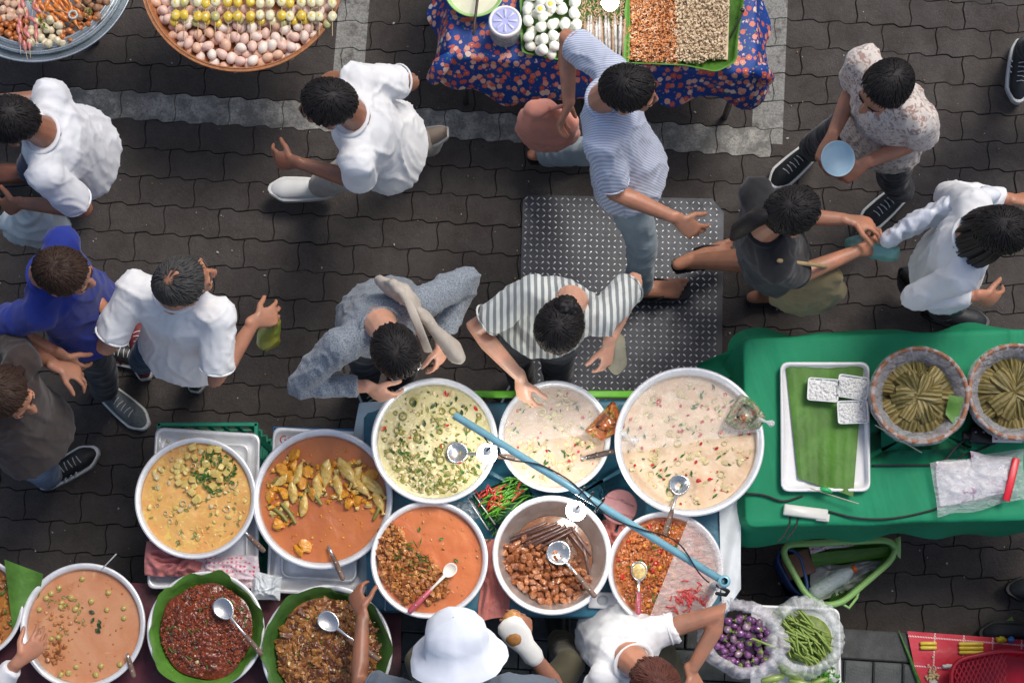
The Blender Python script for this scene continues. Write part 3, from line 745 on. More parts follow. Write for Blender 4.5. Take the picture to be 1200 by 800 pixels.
    for i in range(700):
        az0 = rr_.uniform(0, 6.283); t0 = rr_.uniform(.08, 1.5); dt = rr_.uniform(.35, .6); tw = rr_.uniform(-.12, .25); q_ = []; ok = True; rd = []
        for j in range(5):
            t_ = t0+dt*j/4; a_ = az0+tw*j/4; p = Z0*math.cos(t_)+(A_*math.cos(a_)+B_*math.sin(a_))*math.sin(t_)
            cov = -.22*p.x+.9*p.z+.33-(.75 if p.x > .35 else 0)*max(0, (p.x-.35))*1.5
            if bald is not None and (Vector((p.x+.35, p.y, p.z-.92))).length < bald+.03 and i % 4: ok = False
            if cov < .05 or (p.z < -.3 and p.x > -.3): ok = False
            k = 1.065+rr_.uniform(-.008, .016)+.030*math.sin(math.pi*j/4); q_.append(hc+hf*(-.012+p.x*.0945*k)+hs*(p.y*.077*k)+hu*(.018+p.z*.095*k))
        if ok: tube(HB, q_, [.0012, .0028, .0032, .0025, .0005], 4)
    HB.build('hair', HAIR[hair], root)
    # shirt
    SB = MB(); b_ = bulk
    tube(SB, [shl[0], nb-spine*.035+torso_f*.004, shl[1]], [.066*b_, .074*b_, .066*b_], 14)
    for k in (0, 1): ell(SB, shl[k], (.074*b_, .074*b_, .072*b_), None, 2)
    prof = [(pe-spine*(.07+hem), .205, .165), (pe+spine*.04, .192, .150), (pe.lerp(nb, .35), .170, .130), (pe.lerp(nb, .62), .172, .125), (pe.lerp(nb, .80), .178, .118), (pe.lerp(nb, .91), .15, .092), (nb-spine*.012, .085, .07), (nb+spine*.018, .066, .062)]
    tube(SB, [p for p, _, _ in prof], [(a*b_*size, c*b_*size) for _, a, c in prof], 24, side=sd_, cap='flat')
    for k in (0, 1):
        s0 = shl[k]-sdt*(.03 if k == 0 else -.03)
        if sleeve == 'short': e1 = shl[k].lerp(elb[k], slv); tube(SB, [shl[k], shl[k].lerp(elb[k], .35), e1], [.070*b_, .068*b_, .069*b_], 14, cap='flat')
        elif sleeve == 'long': tube(SB, [shl[k], shl[k].lerp(elb[k], .5), shl[k].lerp(elb[k], .97)], [.070*b_, .062*b_, .056*b_], 14); tube(SB, [elb[k], elb[k].lerp(wri[k], .5), elb[k].lerp(wri[k], .88)], [.056*b_, .046, .040], 14, cap='flat')
        else: tube(SB, [s0, shl[k]+(shl[k]-nb)*.05], [.05*b_, .06*b_], 12)
    me = remesh(SB, .0085, 3, .5); folds(me, fold*.95, 7.0, head[0] % 13, (1.25, 1.25, .45), (sd_, spine, fw)); so = finish(me, 'shirt', [shirt], root)
    if collar:
        cb = MB(); pts = []
        for i in range(20):
            a = 2*math.pi*i/20; pts.append(nb+spine*(.018-.012*math.cos(a))+sdt*math.sin(a)*.071+torso_f*(math.cos(a)*.066+.006))
        tube(cb, pts, [(.006, .011)]*20, 6, closed=True)
        if sleeve == 'short':
            for k in (0, 1):
                e1 = shl[k].lerp(elb[k], slv); a_, b2 = frame(elb[k]-shl[k]); sh_b = MB(); tube(sh_b, [e1+a_*math.cos(t_)*.0655*bulk+b2*math.sin(t_)*.0655*bulk for t_ in [6.2832*i/24 for i in range(24)]], .0042, 6, closed=True); sh_b.build('sleeve_hem', shirt, so)
        cb.build('collar', shirt, so)
    # trousers
    TB = MB()
    if skirt: tube(TB, [pe+spine*.08, pe, (kn[0]+kn[1])/2, (an[0]+an[1])/2+Vector((0, 0, .2))], [(.14, .11), (.165, .13), (.21, .17), (.24, .2)], 20, side=sd_, cap='flat')
    tube(TB, [pe+spine*.06, pe-Vector((0, 0, .07))], [(.115*b_, .085*b_), (.14*b_, .105*b_)], 18, side=sd_)
    for k in (0, 1):
        if shorts: tube(TB, [hip[k], hip[k].lerp(kn[k], .5), hip[k].lerp(kn[k], .85)], [.088*b_, .085*b_, .082*b_], 14, cap='flat')
        else:
            lo = kn[k].lerp(an[k], .93); tube(TB, [hip[k], hip[k].lerp(kn[k], .5), kn[k], kn[k].lerp(an[k], .5), lo], [.078*b_, .080*b_, .066*b_, .058, .055], 14, cap='flat')
    me = remesh(TB, .009, 3, .5); folds(me, fold*.8, 8, head[1] % 17, (.9, .9, 1.3)); finish(me, 'shorts' if shorts else 'trousers', [pants], root)
    for k in (0, 1):
        if shoes and foot_ok[k]:
            kw = dict(shoes[k] if isinstance(shoes, (list, tuple)) else shoes); shoe(root, an[k], td[k], tip=(.25 if lift[k] > .03 else 0), **kw)
        if sandalmat: sandal(root, an[k], td[k], sandalmat, (.35 if lift[k] > .02 else 0))
    return dict(root=root, hc=hc, hf=hf, hs=hs, hu=hu, wr=wri, el=elb, sh=shl, pe=pe, fw=fw, sd=sd_, nb=nb, ob=ob, an=an, kn=kn, spine=spine)
WSH = cloth('white cotton shirt', (.74, .75, .78)); WSH2 = cloth('white jersey', (.80, .80, .80)); DEN = cloth('blue denim', (.03, .07, .14), 'denim', (.10, .17, .27)); BLKT = cloth('black trousers cloth', (.012, .013, .018))
NAVY = cloth('navy trousers cloth', (.012, .022, .06)); GREYC = cloth('heather grey knit', (.30, .34, .38), 'heather', (.12, .14, .17)); BLUET = cloth('royal blue jersey', (.008, .025, .24)); KHAKI = cloth('khaki cloth', (.22, .17, .08)); OLIVE = cloth('olive cloth', (.09, .08, .045))
STR = cloth('blue pinstripe shirt', (.62, .66, .76), 'stripe', (.36, .41, .56), 34, ang=1); STR2 = cloth('grey striped blouse', (.66, .68, .64), 'stripe', (.20, .22, .22), 13, ang=0)
BEIGE = cloth('cream patterned shirt', (.66, .60, .55), 'print', (.36, .24, .20), 42); PBT = cloth('pale grey blue trousers', (.30, .37, .41)); BLKS = cloth('black jersey', (.012, .012, .014)); CREAM = M('beige canvas', (.50, .44, .37), .9, .15, 20, .5, 200)
SALM = cloth('salmon cloth', (.62, .25, .18)); GREYW = cloth('pale grey cloth', (.5, .54, .55))
BSH = M('black shoe', (.015, .016, .018), .5, .3, 50, .3); BRSH = M('brown leather', (.16, .055, .03), .4, .3, coat=.2); WSO = M('white sole rubber', (.68, .68, .66), .5, .12); GSH = M('grey canvas shoe', (.13, .15, .16), .8, .3, 60, .4); WSHO = M('white leather shoe', (.72, .72, .70), .45, .08); BEISH = M('beige shoe', (.42, .33, .26), .6, .15); RDSH = M('dark red shoe mesh', (.16, .012, .02), .6, .3)
LACE = M('white laces', (.7, .7, .7), .7)
bs = dict(col_up=BSH, col_sole=WSO, laces=LACE); bst = dict(col_up=BSH, col_sole=WSO, laces=LACE, stripe=LACE)
tA = time.time()
UP = Vector((0, 0, 1))
# 1 man in white at the upper left edge
p1 = person('person in white shirt and navy trousers striding off at the upper left edge', (12, 142), 180, [(108, 222), (30, 212)], [(20, 245, .98), (-30, 120, 1.1)], WSH, NAVY, 'brown', 'black', pelvis=(92, 178), shoes=dict(col_up=BRSH, col_sole=BLACKP), bulk=1.18, lift=(.05, 0), fold=.011, sh=.19)
# 2
p2 = person('person in loose white shirt walking below the egg basket', (383, 122), 180, [(368, 226), (512, 182)], [(338, 192, 1.0), (400, 90, 1.1)], WSH2, cloth('stone trousers', (.40, .36, .31)), 'brown', 'black', pelvis=(452, 168), shoes=[dict(col_up=WSHO, col_sole=WSO), dict(col_up=BEISH, col_sole=WSO)], bulk=1.2, lift=(0, .07), sleeve='short', fold=.012, sh=.19)
# 3
p3 = person('person in blue pinstripe shirt with one sandalled foot on the tread plate', (738, 106), -8, [(628, 190), (748, 352)], [(655, 128, 1.02), (803, 268, 1.0)], STR, PBT, 'tan', 'black', 'short', pelvis=(735, 196), barefeet=True, sandalmat=BSH, bulk=1.12, toe=(10, 5), lift=(.04, 0))
# 4
p4 = person('person in cream patterned shirt looking at a pale blue bowl', (1036, 104), 222, [(1052, 232), (944, 182)], [(1002, 202, 1.06), (968, 176, 1.06)], BEIGE, BLKT, 'tan', 'black', 'short', pelvis=(1034, 150), shoes=bs, bulk=1.14, fold=.012, curl=1.0, sh=.19)
# 5
p5 = person('person in black top and shorts striding with khaki bag towards the right', (930, 248), 14, [(893, 352), (800, 322)], [(1008, 262, 1.08), (1018, 292, 1.0)], BLKS, BLKT, 'tan', 'black', 'pony', pelvis=(905, 292), shorts=True, barefeet=True, sandalmat=BSH, lift=(0, .18), toe=(5, 20))
# 6
p6 = person('person in white shirt and black trousers near the right edge, above the green table', (1176, 272), -12, [(1052, 342), (1096, 368)], [(1196, 232, 1.05), (1150, 352, 1.02)], WSH2, BLKT, 'tan', 'black', 'long', pelvis=(1112, 312), shoes=dict(col_up=BSH, col_sole=BLACKP), sleeve='long', lift=(.05, 0))
# 7 man in white t-shirt
p7 = person('balding person in white t-shirt and jeans standing beside the blue shirted person', (217, 329), 72, [(168, 430), (232, 444)], [(170, 350, 1.02), (312, 384, 1.12)], WSH2, DEN, 'tan', 'grey', 'short', pelvis=(218, 402), pz=.9, hz=1.52, shoes=[dict(col_up=RDSH, col_sole=WSO, laces=LACE), dict(col_up=BSH, col_sole=WSO)], headyaw=-48, bulk=1.16, sh=.205, toe=(100, 80), bald=.5, fold=.010, nod=8)
# 8 blue shirt
p8 = person('person in royal blue t-shirt looking down beside the balding one', (76, 320), -15, [(122, 412), (128, 462)], [(128, 372, 1.0), (72, 425, 1.0)], BLUET, BLKT, 'tan', 'brown', 'short', pelvis=(98, 368), pz=.9, hz=1.5, shoes=[dict(col_up=BSH, col_sole=WSO, laces=LACE, stripe=RDSH), dict(col_up=GSH, col_sole=WSO, laces=LACE)], nod=22, toe=(-10, -40), bulk=1.05)
# 9
p9 = person('person in dark top and jeans at the left edge, below the blue shirted one', (8, 462), -30, [(4, 520), (62, 560)], [(78, 428, 1.08), (20, 545, .9)], cloth('dark brown jersey', (.035, .022, .02)), DEN, 'tan', 'brown', 'long', pelvis=(36, 505), pz=.9, hz=1.48, shoes=bst, toe=(10, 32), lift=(.0, 0))
# 11 woman in grey
p11 = person('person in heather grey cardigan and glasses bending over the green curry pan', (464, 412), -62, [(470, 452), (428, 452)], [(524, 408, .98), (436, 466, 1.0)], GREYC, BLKT, 'light', 'black', 'short', 'customers leaning over the pans', pelvis=(446, 372), pz=.9, hz=1.42, shoes=bs, sleeve='long', nod=38, bulk=1.1, sh=.21, armhint=[Vector((.5, .7, -.2)), Vector((-1, -.1, -.1))], fold=.011)
# 12 striped blouse
p12 = person('person in striped blouse with a hair bun leaning over the pale soup pan', (655, 384), -112, [(655, 452), (612, 450)], [(720, 408, 1.05), (604, 458, .98)], STR2, cloth('charcoal trousers', (.04, .04, .045)), 'light', 'black', 'bun', 'customers leaning over the pans', pelvis=(634, 372), pz=.9, hz=1.42, shoes=bs, sleeve='short', nod=32, bulk=1.08, sh=.17, armhint=[Vector((.5, .2, -1)), Vector((-1, .2, -.1))], fold=.011)
# 13 vendor with white hat
p13 = person('seated vendor in white hat and glove behind the red curry pan', (536, 762), 96, [(520, 752), (655, 752)], [(413, 708, .80), (624, 738, .88)], cloth('slate blue shirt', (.10, .13, .17)), OLIVE, 'brown', 'black', 'short', 'vendors behind the pans', pelvis=(572, 880), pz=.50, hz=1.12, seat=.115, shoes=dict(col_up=BLACKP, col_sole=BLACKP), nod=48, curl=1.25, sleeve='short', sh=.2, armhint=[Vector((-.8, -.6, -.3)), Vector((.5, -1, -.3))], kneehint=[Vector((-.4, .3, 1)), Vector((.4, .3, 1))])
# 14 vendor two
p14 = person('vendor with reddish brown hair and white top reaching towards the bag of eggplants', (768, 800), -48, [(700, 790), (760, 850)], [(828, 798, .80), (704, 788, .74)], WSH2, OLIVE, 'tan', 'red', group='vendors behind the pans', pelvis=(724, 742), pz=.60, hz=1.0, seat=.115, shoes=dict(col_up=BLACKP, col_sole=BLACKP), nod=30, sleeve='short', armhint=[Vector((.8, 1.2, .3)), Vector((-.3, -.2, -1))], bulk=.95, sh=.155, slv=.22)
# edge people, mostly outside the frame
p15 = person('person at the upper right corner with only a black laced shoe in view', (1330, -30), -100, [(1190, 66), (1300, 120)], [(1290, 60, 1.0), (1207, 12, .95)], BLKS, BLKT, 'tan', 'black', 'short', pelvis=(1270, 20), shoes=dict(col_up=BSH, col_sole=WSO, laces=LACE, stripe=LACE), toe=(-96, -80))
p16 = person('person in navy trousers at the lower right edge beside the red checked cloth', (1330, 720), 180, [(1208, 742), (1240, 690)], [(1290, 760, 1.0), (1290, 660, 1.0)], NAVY, NAVY, 'tan', 'black', 'short', pelvis=(1262, 720), shoes=dict(col_up=BSH, col_sole=BLACKP))
p17 = person('vendor at the lower left edge reaching a white sleeved arm to the peach curry', (-75, 800), 20, [(-60, 740), (-20, 840)], [(-40, 700, .8), (38, 762, .80)], WSH, BLKT, 'tan', 'black', 'short', 'vendors behind the pans', pelvis=(-90, 830), pz=.62, hz=1.15, seat=.115, sleeve='long', shoes=dict(col_up=BLACKP, col_sole=BLACKP))
print('people', time.time()-tA)
# --- what they wear and hold
g = MB(); h = p11; 
for q in (-1, 1):
    c = h['hc']+h['hf']*.092+h['hs']*.033*q+h['hu']*.0; pts = [c+h['hs']*.023*math.cos(a)+h['hu']*.019*math.sin(a) for a in [2*math.pi*i/16 for i in range(16)]]
    tube(g, pts, .0022, 5, closed=True); tube(g, [c+h['hs']*.022*q, h['hc']+h['hs']*.083*q+h['hu']*.004, h['hc']-h['hf']*.01+h['hs']*.085*q], .002, 5)
tube(g, [h['hc']+h['hf']*.094-h['hs']*.01, h['hc']+h['hf']*.094+h['hs']*.01], .002, 5); g.build('glasses', metalmat('silver wire', (.8, .8, .82), .15), h['root'])
hat = MB(); h = p13; c = h['hc']+h['hu']*.03-h['hf']*.01
lathe(hat, [(.172, -.045), (.155, -.022), (.116, -.002), (.112, .04), (.104, .09), (.065, .122), (.002, .13)], (0, 0, 0), 40, wob=lambda t, r: 1+.035*math.sin(3*t+1)+.02*math.sin(7*t)+.012*math.sin(13*t))
qm = Matrix((h['hf'], h['hs'], h['hu'])).transposed(); hat.v = [tuple(c+qm @ Vector(a)) for a in hat.v]; HATM = cloth('white hat cloth', (.72, .76, .84)); hat.build('hat', HATM, h['root'])
def cuff(parent, a, b_, r0, r1, mat, name, ext=0):
    m = MB(); tube(m, [a, a.lerp(b_, .5), b_], [r0, (r0+r1)/2*1.02, r1], 16, cap='flat'); m.build(name, mat, parent)
GLOVE = cloth('white glove knit', (.75, .74, .69))
gl = MB(); w_, e = h['wr'][1], h['el'][1]; d = (w_-e).normalized()
tube(gl, [w_-d*.05, w_, w_+d*.045, w_+d*.10], [(.038, .038), (.037, .037), (.052, .034), (.052, .030)], 16, side=(1, 0, 0)); gl.build('glove', GLOVE, h['root'])
ap = MB(); tube(ap, [h['nb']+h['sd']*.06+UP*.02, h['nb']+h['sd']*.10-UP*.05-h['fw']*.03, h['pe']+h['sd']*.16], .006, 6); ap.build('apron_string', WHITEP, h['root'])
# pale blue bowl of person 4
def lowbowl(name, c, r, hgt, mat, label, cat, inner=None, tiltm=None, group=None):
    b = MB(); pr = [(0.001, -hgt), (r*.55, -hgt), (r*.95, -.006), (r, 0), (r*.97, .002), (r*.9, -.006), (r*.5, -hgt+.006), (.001, -hgt+.006)]
    lathe(b, pr, (0, 0, 0), 40)
    if tiltm: b.v = [tuple(tiltm @ Vector(a)) for a in b.v]
    b.v = [tuple(Vector(a)+Vector(c)) for a in b.v]
    return solo(name, b, mat, label, cat, group)
lowbowl('bowl', W(982, 186, 1.16), .066, .03, M('pale blue plastic', (.48, .68, .78), .4, .15, 9), 'small pale blue bowl held by the person in the cream shirt', 'bowl', tiltm=rotm(0, .2, .2))
def baggy(name, pts, rads, mat, label, cat, seed=1, amp=.02, handle=None, hm=None, vox=.009, group=None):
    b = MB(); tube(b, pts, rads, 20, cap='round'); me = remesh(b, vox, 2); folds(me, amp, 9, seed); co = vget(me); c = (co[:, 0].mean(), co[:, 1].mean(), co[:, 2].min())
    me.vertices.foreach_set('co', (co-np.array(c)).ravel()); me.materials.clear(); me.materials.append(mat); me.update()
    o = link(name, me); o.location = c; tag(o, label, cat, group)
    if handle: hb = MB(); tube(hb, handle, .008, 8); hb.build('handle', hm or mat, o)
    return o
PALEBAG = M('crinkled pale plastic', (.58, .64, .64), .35, .12, 14, .7, 40)
baggy('carrier_bag', [W(38, 250, .93), W(40, 262, .8), W(42, 270, .62)], [(.03, .03), (.13, .07), (.12, .06)], PALEBAG, 'pale grey plastic bag carried by the person at the upper left edge', 'bag', 3, .018, [p1['wr'][0]-UP*.04, W(38, 252, .95)], PALEBAG)
baggy('tote_bag', [W(955, 322, .98), W(948, 340, .85), W(938, 352, .72)], [(.10, .04), (.14, .06), (.12, .06)], KHAKI, 'khaki cloth bag hanging beside the striding person in black', 'bag', 6, .014, [p5['sh'][1]+UP*.075, W(968, 312, 1.1), W(955, 322, .99)], M('tan strap', (.45, .32, .16), .7))
baggy('white_bundle', [W(1040, 282, 1.08), W(1075, 260, 1.12), W(1120, 240, 1.14), W(1160, 232, 1.12)], [(.05, .02), (.10, .03), (.14, .035), (.09, .03)], M('white plastic wrap', (.76, .79, .86), .35, .08, 10, .6, 30), 'long white plastic wrapped bundle carried between two walkers', 'bundle', 8, .02)
baggy('tray_bag', [W(1000, 285, .99), W(1045, 296, .97)], [(.05, .03), (.06, .03)], M('pale teal plastic', (.22, .46, .42), .35, .2, 12), 'pale teal plastic bag in the hand of the person in black', 'bag', 2, .012)
baggy('fruit_bag', [W(318, 378, 1.06), W(314, 396, .98)], [(.035, .03), (.05, .045)], M('yellow green fruit', (.42, .30, .03), .4, .4, 18, c2=(.16, .26, .03), coat=.3), 'small bag of yellow and green fruit in the balding person hand', 'bag', 2, .01)
baggy('khaki_pouch', [W(722, 400, 1.07), W(722, 424, 1.0)], [(.045, .03), (.055, .035)], M('sage pouch', (.30, .28, .20), .8, .2), 'sage coloured pouch held by the person with the hair bun', 'bag', 4, .008)
bk = baggy('shoulder_bag', [W(448, 332, 1.30), W(470, 342, 1.36), W(490, 362, 1.37), W(508, 385, 1.32), W(532, 412, 1.2)], [(.05, .02), (.095, .03), (.035, .018), (.02, .014), (.07, .03)], CREAM, 'beige canvas bag slung across the back of the grey cardigan', 'bag', 5, .012)
hb = MB(); h = p11; tube(hb, [W(478, 352, 1.42), W(486, 372, 1.44), W(494, 392, 1.42), W(502, 412, 1.30)], [(.016, .004)]*4, 8, side=(1, 0, .2)); hb.build('strap', CREAM, bk)
baggy('green_bag', [W(520, 342, 1.02), W(527, 358, .92)], [(.03, .02), (.05, .03)], M('lime green plastic', (.12, .50, .03), .35, .2), 'lime green plastic bag held behind the grey cardigan', 'bag', 7, .012)
baggy('salmon_bag', [W(632, 128, 1.0), W(640, 145, .85), W(645, 160, .68)], [(.06, .04), (.12, .06), (.11, .06)], SALM, 'salmon pink cloth bag carried beside the pinstripe shirt', 'bag', 9, .014, [p3['wr'][0]-UP*.03, W(635, 130, 1.01)], SALM)
baggy('black_handbag', [W(8, 500, 1.0), W(14, 520, .88)], [(.09, .05), (.11, .06)], BLKS, 'black handbag hanging at the left edge beside the jeans', 'bag', 9, .008, [p9['sh'][1]+UP*.06, W(10, 500, 1.02)], BRSH)
dd = baggy('roll', [W(600, 728, .93), W(604, 746, .93)], [.042, .038], M('golden crust', (.45, .20, .05), .45, .35, 30, coat=.2), 'golden brown bread roll held in the gloved hand', 'food', 2, .006)
bx = MB(); box(bx, W(120, 376, 1.02), (.09, .07, .012), .3, 0, .003); solo('snack_packet', bx, M('packet', (.3, .3, .3), .3, .8, 60, c2=(.8, .8, .8)), 'small black and white packet held by the person in royal blue', 'packet')
# ------------------------------------------------------------------ pans
rnd = random.Random(11)
def pan(px, py, rpx, zr, depth, label, cat='pan', mat_in=None, name='metal_pan', wide=.905, group='metal pans of cooked food', taper=.80):
    c = W(px, py, zr); Rr = rpx*mpp(px, py, zr); t = thing(name, (c.x, c.y, zr-depth), label, cat, group)
    b = MB(); d = depth
    pr = [(.001, -d), (Rr*taper, -d), (Rr*(taper+.02), -d+.008), (Rr*.945, -.02), (Rr*.955, -.008), (Rr*.99, -.010), (Rr, -.004), (Rr*.995, .0005), (Rr*.975, .002), (Rr*.945, .0005), (Rr*.915, -.005), (Rr*wide, -.012), (Rr*(taper-.01), -d+.012), (Rr*(taper-.05), -d+.005), (.001, -d+.005)]
    k = 10; lathe(b, pr, c, 96); b.m = [0 if (i//96) < 11 else 1 for i in range(len(b.f))]
    b.build('bowl', [ALUW, mat_in or ALU], t)
    def rad(z): return Rr*((taper-.01)+(wide-taper+.01)*(z+d-.012)/(d-.024))   # inner radius at depth z below rim
    return dict(t=t, c=c, R=Rr, rad=rad, d=d, zr=zr)
def surf(p, z, mat, name='curry', amp=.003, heap=0, n=56, rings=22, fr=14, seed=1, scale=1.0, off=(0, 0), hf=0, shape=None):
    # a liquid or heaped surface inside the pan
    b = MB(); rr = p['rad'](z)*scale; vs = []; fs = []
    for i in range(rings+1):
        k = i/rings
        for j in range(n):
            a = 2*math.pi*j/n; r_ = rr*k*(1 if shape is None else (1-k*(1-shape(a)))); q = Vector((p['c'].x+off[0]+math.cos(a)*r_, p['c'].y+off[1]+math.sin(a)*r_, p['zr']+z))
            e = min(1, (1-k)*6); q.z += amp*noise.noise(Vector((q.x*fr, q.y*fr, seed)))*e+heap*(1-k*k)+(hf*noise.noise(Vector((q.x*75, q.y*75, seed)))*e if hf else 0)+amp*.5*noise.noise(Vector((q.x*fr*2.5, q.y*fr*2.5, seed+4)))*e
            vs.append(q)
    for i in range(rings):
        for j in range(n): l = (j+1) % n; fs.append((i*n+j, i*n+l, (i+1)*n+l, (i+1)*n+j))
    return b.add(vs, fs).build(name, mat, p['t'])
BL = {k: [blob(1, a, f, s, q) for s in range(6)] for k, (a, f, q) in dict(soft=(.22, 1.3, 0), rough=(.45, 2.0, 0), cube=(.12, 1, .75), shard=(.5, 1.1, .3)).items()}
def chop(seed, npl=8, rough=.05, sub=2, flat=(1, 1, 1)):
    # a cut chunk: a sphere trimmed by random planes
    q = random.Random(seed); pl_ = []
    for i in range(npl): n_ = Vector((q.gauss(0, 1), q.gauss(0, 1), q.gauss(0, 1))).normalized(); pl_.append((n_, q.uniform(.45, .85)))
    v, f = ICO[sub]; o = []
    for p in v:
        r_ = min([1.15]+[d_/p.dot(n_) for n_, d_ in pl_ if p.dot(n_) > .2]); r_ *= 1+rough*noise.noise(p*4+Vector((seed, 0, 0)))*2; o.append(tuple(p*r_))
    return np.array(o), np.array(f)
BL['chop'] = [chop(s) for s in range(6)]; BL['flake'] = [chop(s+20, 12, .1, 1) for s in range(6)]
BL['crumb'] = [blob(0, .5, 1.7, s) for s in range(6)]
BL['fine'] = [chop(s+40, 10, .12) for s in range(6)]; BL['soft'] = [chop(s+60, 7, .14, 1) for s in range(6)]
def leafbit(L, w):
    v = np.array([(-L, 0, 0), (-L*.4, w, .0015), (L*.3, w*.9, .003), (L, 0, .001), (L*.3, -w*.9, .002), (-L*.4, -w, 0), (0, 0, -.001)]); f = [(0, 1, 6), (1, 2, 6), (2, 3, 6), (3, 4, 6), (4, 5, 6), (5, 0, 6)]
    return v, np.array(f)
def ringbit(r):
    vs = []; fs = []
    for i in range(10):
        a = 2*math.pi*i/10
        for (k, z) in ((1, 0), (.75, .0025), (.6, 0)): vs.append((math.cos(a)*r*k, math.sin(a)*r*k, z))
    for i in range(10):
        j = (i+1) % 10
        for k in (0, 1): fs += [(i*3+k, i*3+k+1, j*3+k+1), (i*3+k, j*3+k+1, j*3+k)]
    return np.array(vs), np.array(fs)
def polar(p, z, k0=0, k1=.93, a0=0, a1=6.283):
    a = rnd.uniform(a0, a1); r = p['rad'](z)*math.sqrt(rnd.uniform(k0*k0, k1*k1)); return p['c'].x+math.cos(a)*r, p['c'].y+math.sin(a)*r
def bits(p, name, spec, mats):
    # spec: (kind, number, (size x, y, z), material index, z, placement function or None)
    it = []
    for (kind, cnt, s, m, z, pf_) in spec:
        for _ in range(cnt):
            x, y = pf_() if pf_ else polar(p, z)
            k = rnd.uniform(.65, 1.35)
            if kind == 'leaf': v, f = leafbit(s[0]*k, s[1]*k); Mx = rotm(rnd.uniform(0, 6.28), rnd.uniform(-.25, .25), rnd.uniform(-.4, .4))
            elif kind == 'ring': v, f = ringbit(s[0]*k); Mx = rotm(rnd.uniform(0, 6.28), rnd.uniform(-.3, .3), rnd.uniform(-.3, .3))
            else:
                v, f = BL[kind][rnd.randrange(6)]; v = v*np.array(s)*k; Mx = rotm(rnd.uniform(0, 6.28), rnd.uniform(-.5, .5), rnd.uniform(-.5, .5))
            zz = z(x, y) if callable(z) else z
            it.append((v, f, Mx, (x, y, p['zr']+zz+rnd.uniform(-.002, .002)), m))
    return stuff(name, it, mats, p['t'], smooth=False)
def near(cx, cy, r, z, zr, ex=1.0):
    c = W(cx, cy, zr+z); rr = r*mpp(cx, cy, zr)
    def f():
        a = rnd.uniform(0, 6.283); k = math.sqrt(rnd.random())*rr; return c.x+math.cos(a)*k*ex, c.y+math.sin(a)*k
    return f
def inpoly(poly, zr):
    P = [W(x, y, zr) for x, y in poly]
    x0, x1 = min(p.x for p in P), max(p.x for p in P); y0, y1 = min(p.y for p in P), max(p.y for p in P)
    def ins(x, y):
        c = False; n = len(P)
        for i in range(n):
            a, b = P[i], P[i-1]
            if (a.y > y) != (b.y > y) and x < (b.x-a.x)*(y-a.y)/(b.y-a.y)+a.x: c = not c
        return c
    def f():
        while True:
            x, y = rnd.uniform(x0, x1), rnd.uniform(y0, y1)
            if ins(x, y): return x, y
    f.ins = ins; return f
def spread(pf_, n, dmin, tries=4000):
    # points kept apart from one another
    out = []
    for _ in range(tries):
        if len(out) >= n: break
        x, y = pf_()
        if all((x-a)**2+(y-b)**2 > dmin*dmin for a, b in out): out.append((x, y))
    return out
def copyset(name, meshes, pts, label, cat, group, sc=1.0, rot=True, flat=False, extra=None):
    for i, (x, y, z) in enumerate(pts):
        o = bpy.data.objects.new(name, meshes[i % len(meshes)]); col.objects.link(o); o.location = (x, y, z); k = sc*rnd.uniform(.88, 1.12); o.scale = (k, k, k)
        o.rotation_euler = (rnd.uniform(-.4, .4) if flat else rnd.uniform(0, 6.28) if rot else 0, rnd.uniform(-.4, .4) if flat else rnd.uniform(0, 6.28) if rot else 0, rnd.uniform(0, 6.28))
        tag(o, label, cat, group)
def bmesh_of(name, vf, s, mats, mi=None):
    v, f = vf; m = MB().add(v*np.array(s), [tuple(a) for a in f.tolist()]).mesh(name, mats, smooth=name not in ('meat_chunk', 'pork_cube', 'pumpkin_chunk', 'tofu_cube'))
    return m
def spoon(bp, hp, label, zb, zh, grip=WOODH, rb=.034, bowlmat=SPOON, ladle=False, group='serving spoons in the pans', gripk=.45, sub=False, cat='spoon'):
    b0 = W(bp[0], bp[1], zb); h = W(hp[0], hp[1], zh); d = (h-b0); L = d.length; dn = d.normalized()
    t = thing('serving_spoon', (b0.x, b0.y, b0.z-.005), label, cat, group)
    if not sub:
        b = MB(); sd_ = Vector((-dn.y, dn.x, 0)).normalized(); df = Vector((dn.x, dn.y, 0)).normalized(); vs = []; fs = []; N, K = 20, 6
        for ly, sg in ((0, 1), (1, 1)):
            for i in range(K+1):
                k = i/K
                for j in range(N):
                    a = 2*math.pi*j/N; ex = 1.25 if not ladle else 1.0; x = math.cos(a)*rb*ex*k; y = math.sin(a)*rb*k*(1-.12*math.cos(a))
                    vs.append(b0+df*x+sd_*y+UP*(-.011*(1-k*k)*(1.6 if ladle else 1)+.002-.0018*ly))
        for ly in (0, 1):
            o = ly*(K+1)*N
            for i in range(K):
                for j in range(N): l = (j+1) % N; fs.append((o+i*N+j, o+i*N+l, o+(i+1)*N+l, o+(i+1)*N+j))
        for j in range(N): l = (j+1) % N; fs.append((K*N+j, K*N+l, (K+1)*N+K*N+l, (K+1)*N+K*N+j))
        b.add(vs, fs).build('spoon_bowl', bowlmat, t)
    s0 = b0+dn*(0 if sub else rb*1.1)
    b = MB(); tube(b, [s0, s0.lerp(h, .3)+UP*.004, h-dn*L*gripk], [(.007, .0035), (.0045, .004), (.006, .004)], 8, side=(-dn.y, dn.x, 0)); b.build('shaft', bowlmat, t)
    b = MB(); tube(b, [h-dn*L*gripk*1.02, h-dn*L*gripk*.5, h], [(.0085, .006), (.0105, .0075), (.0095, .0065)], 10, side=(-dn.y, dn.x, 0)); g_ = b.build('grip', grip, t)
    b = MB()
    for k in (.3, .7): q = h-dn*L*gripk*k+UP*.007; tube(b, [q-UP*.002, q+UP*.0015], .003, 6)
    b.build('rivet', STEEL, g_); return t
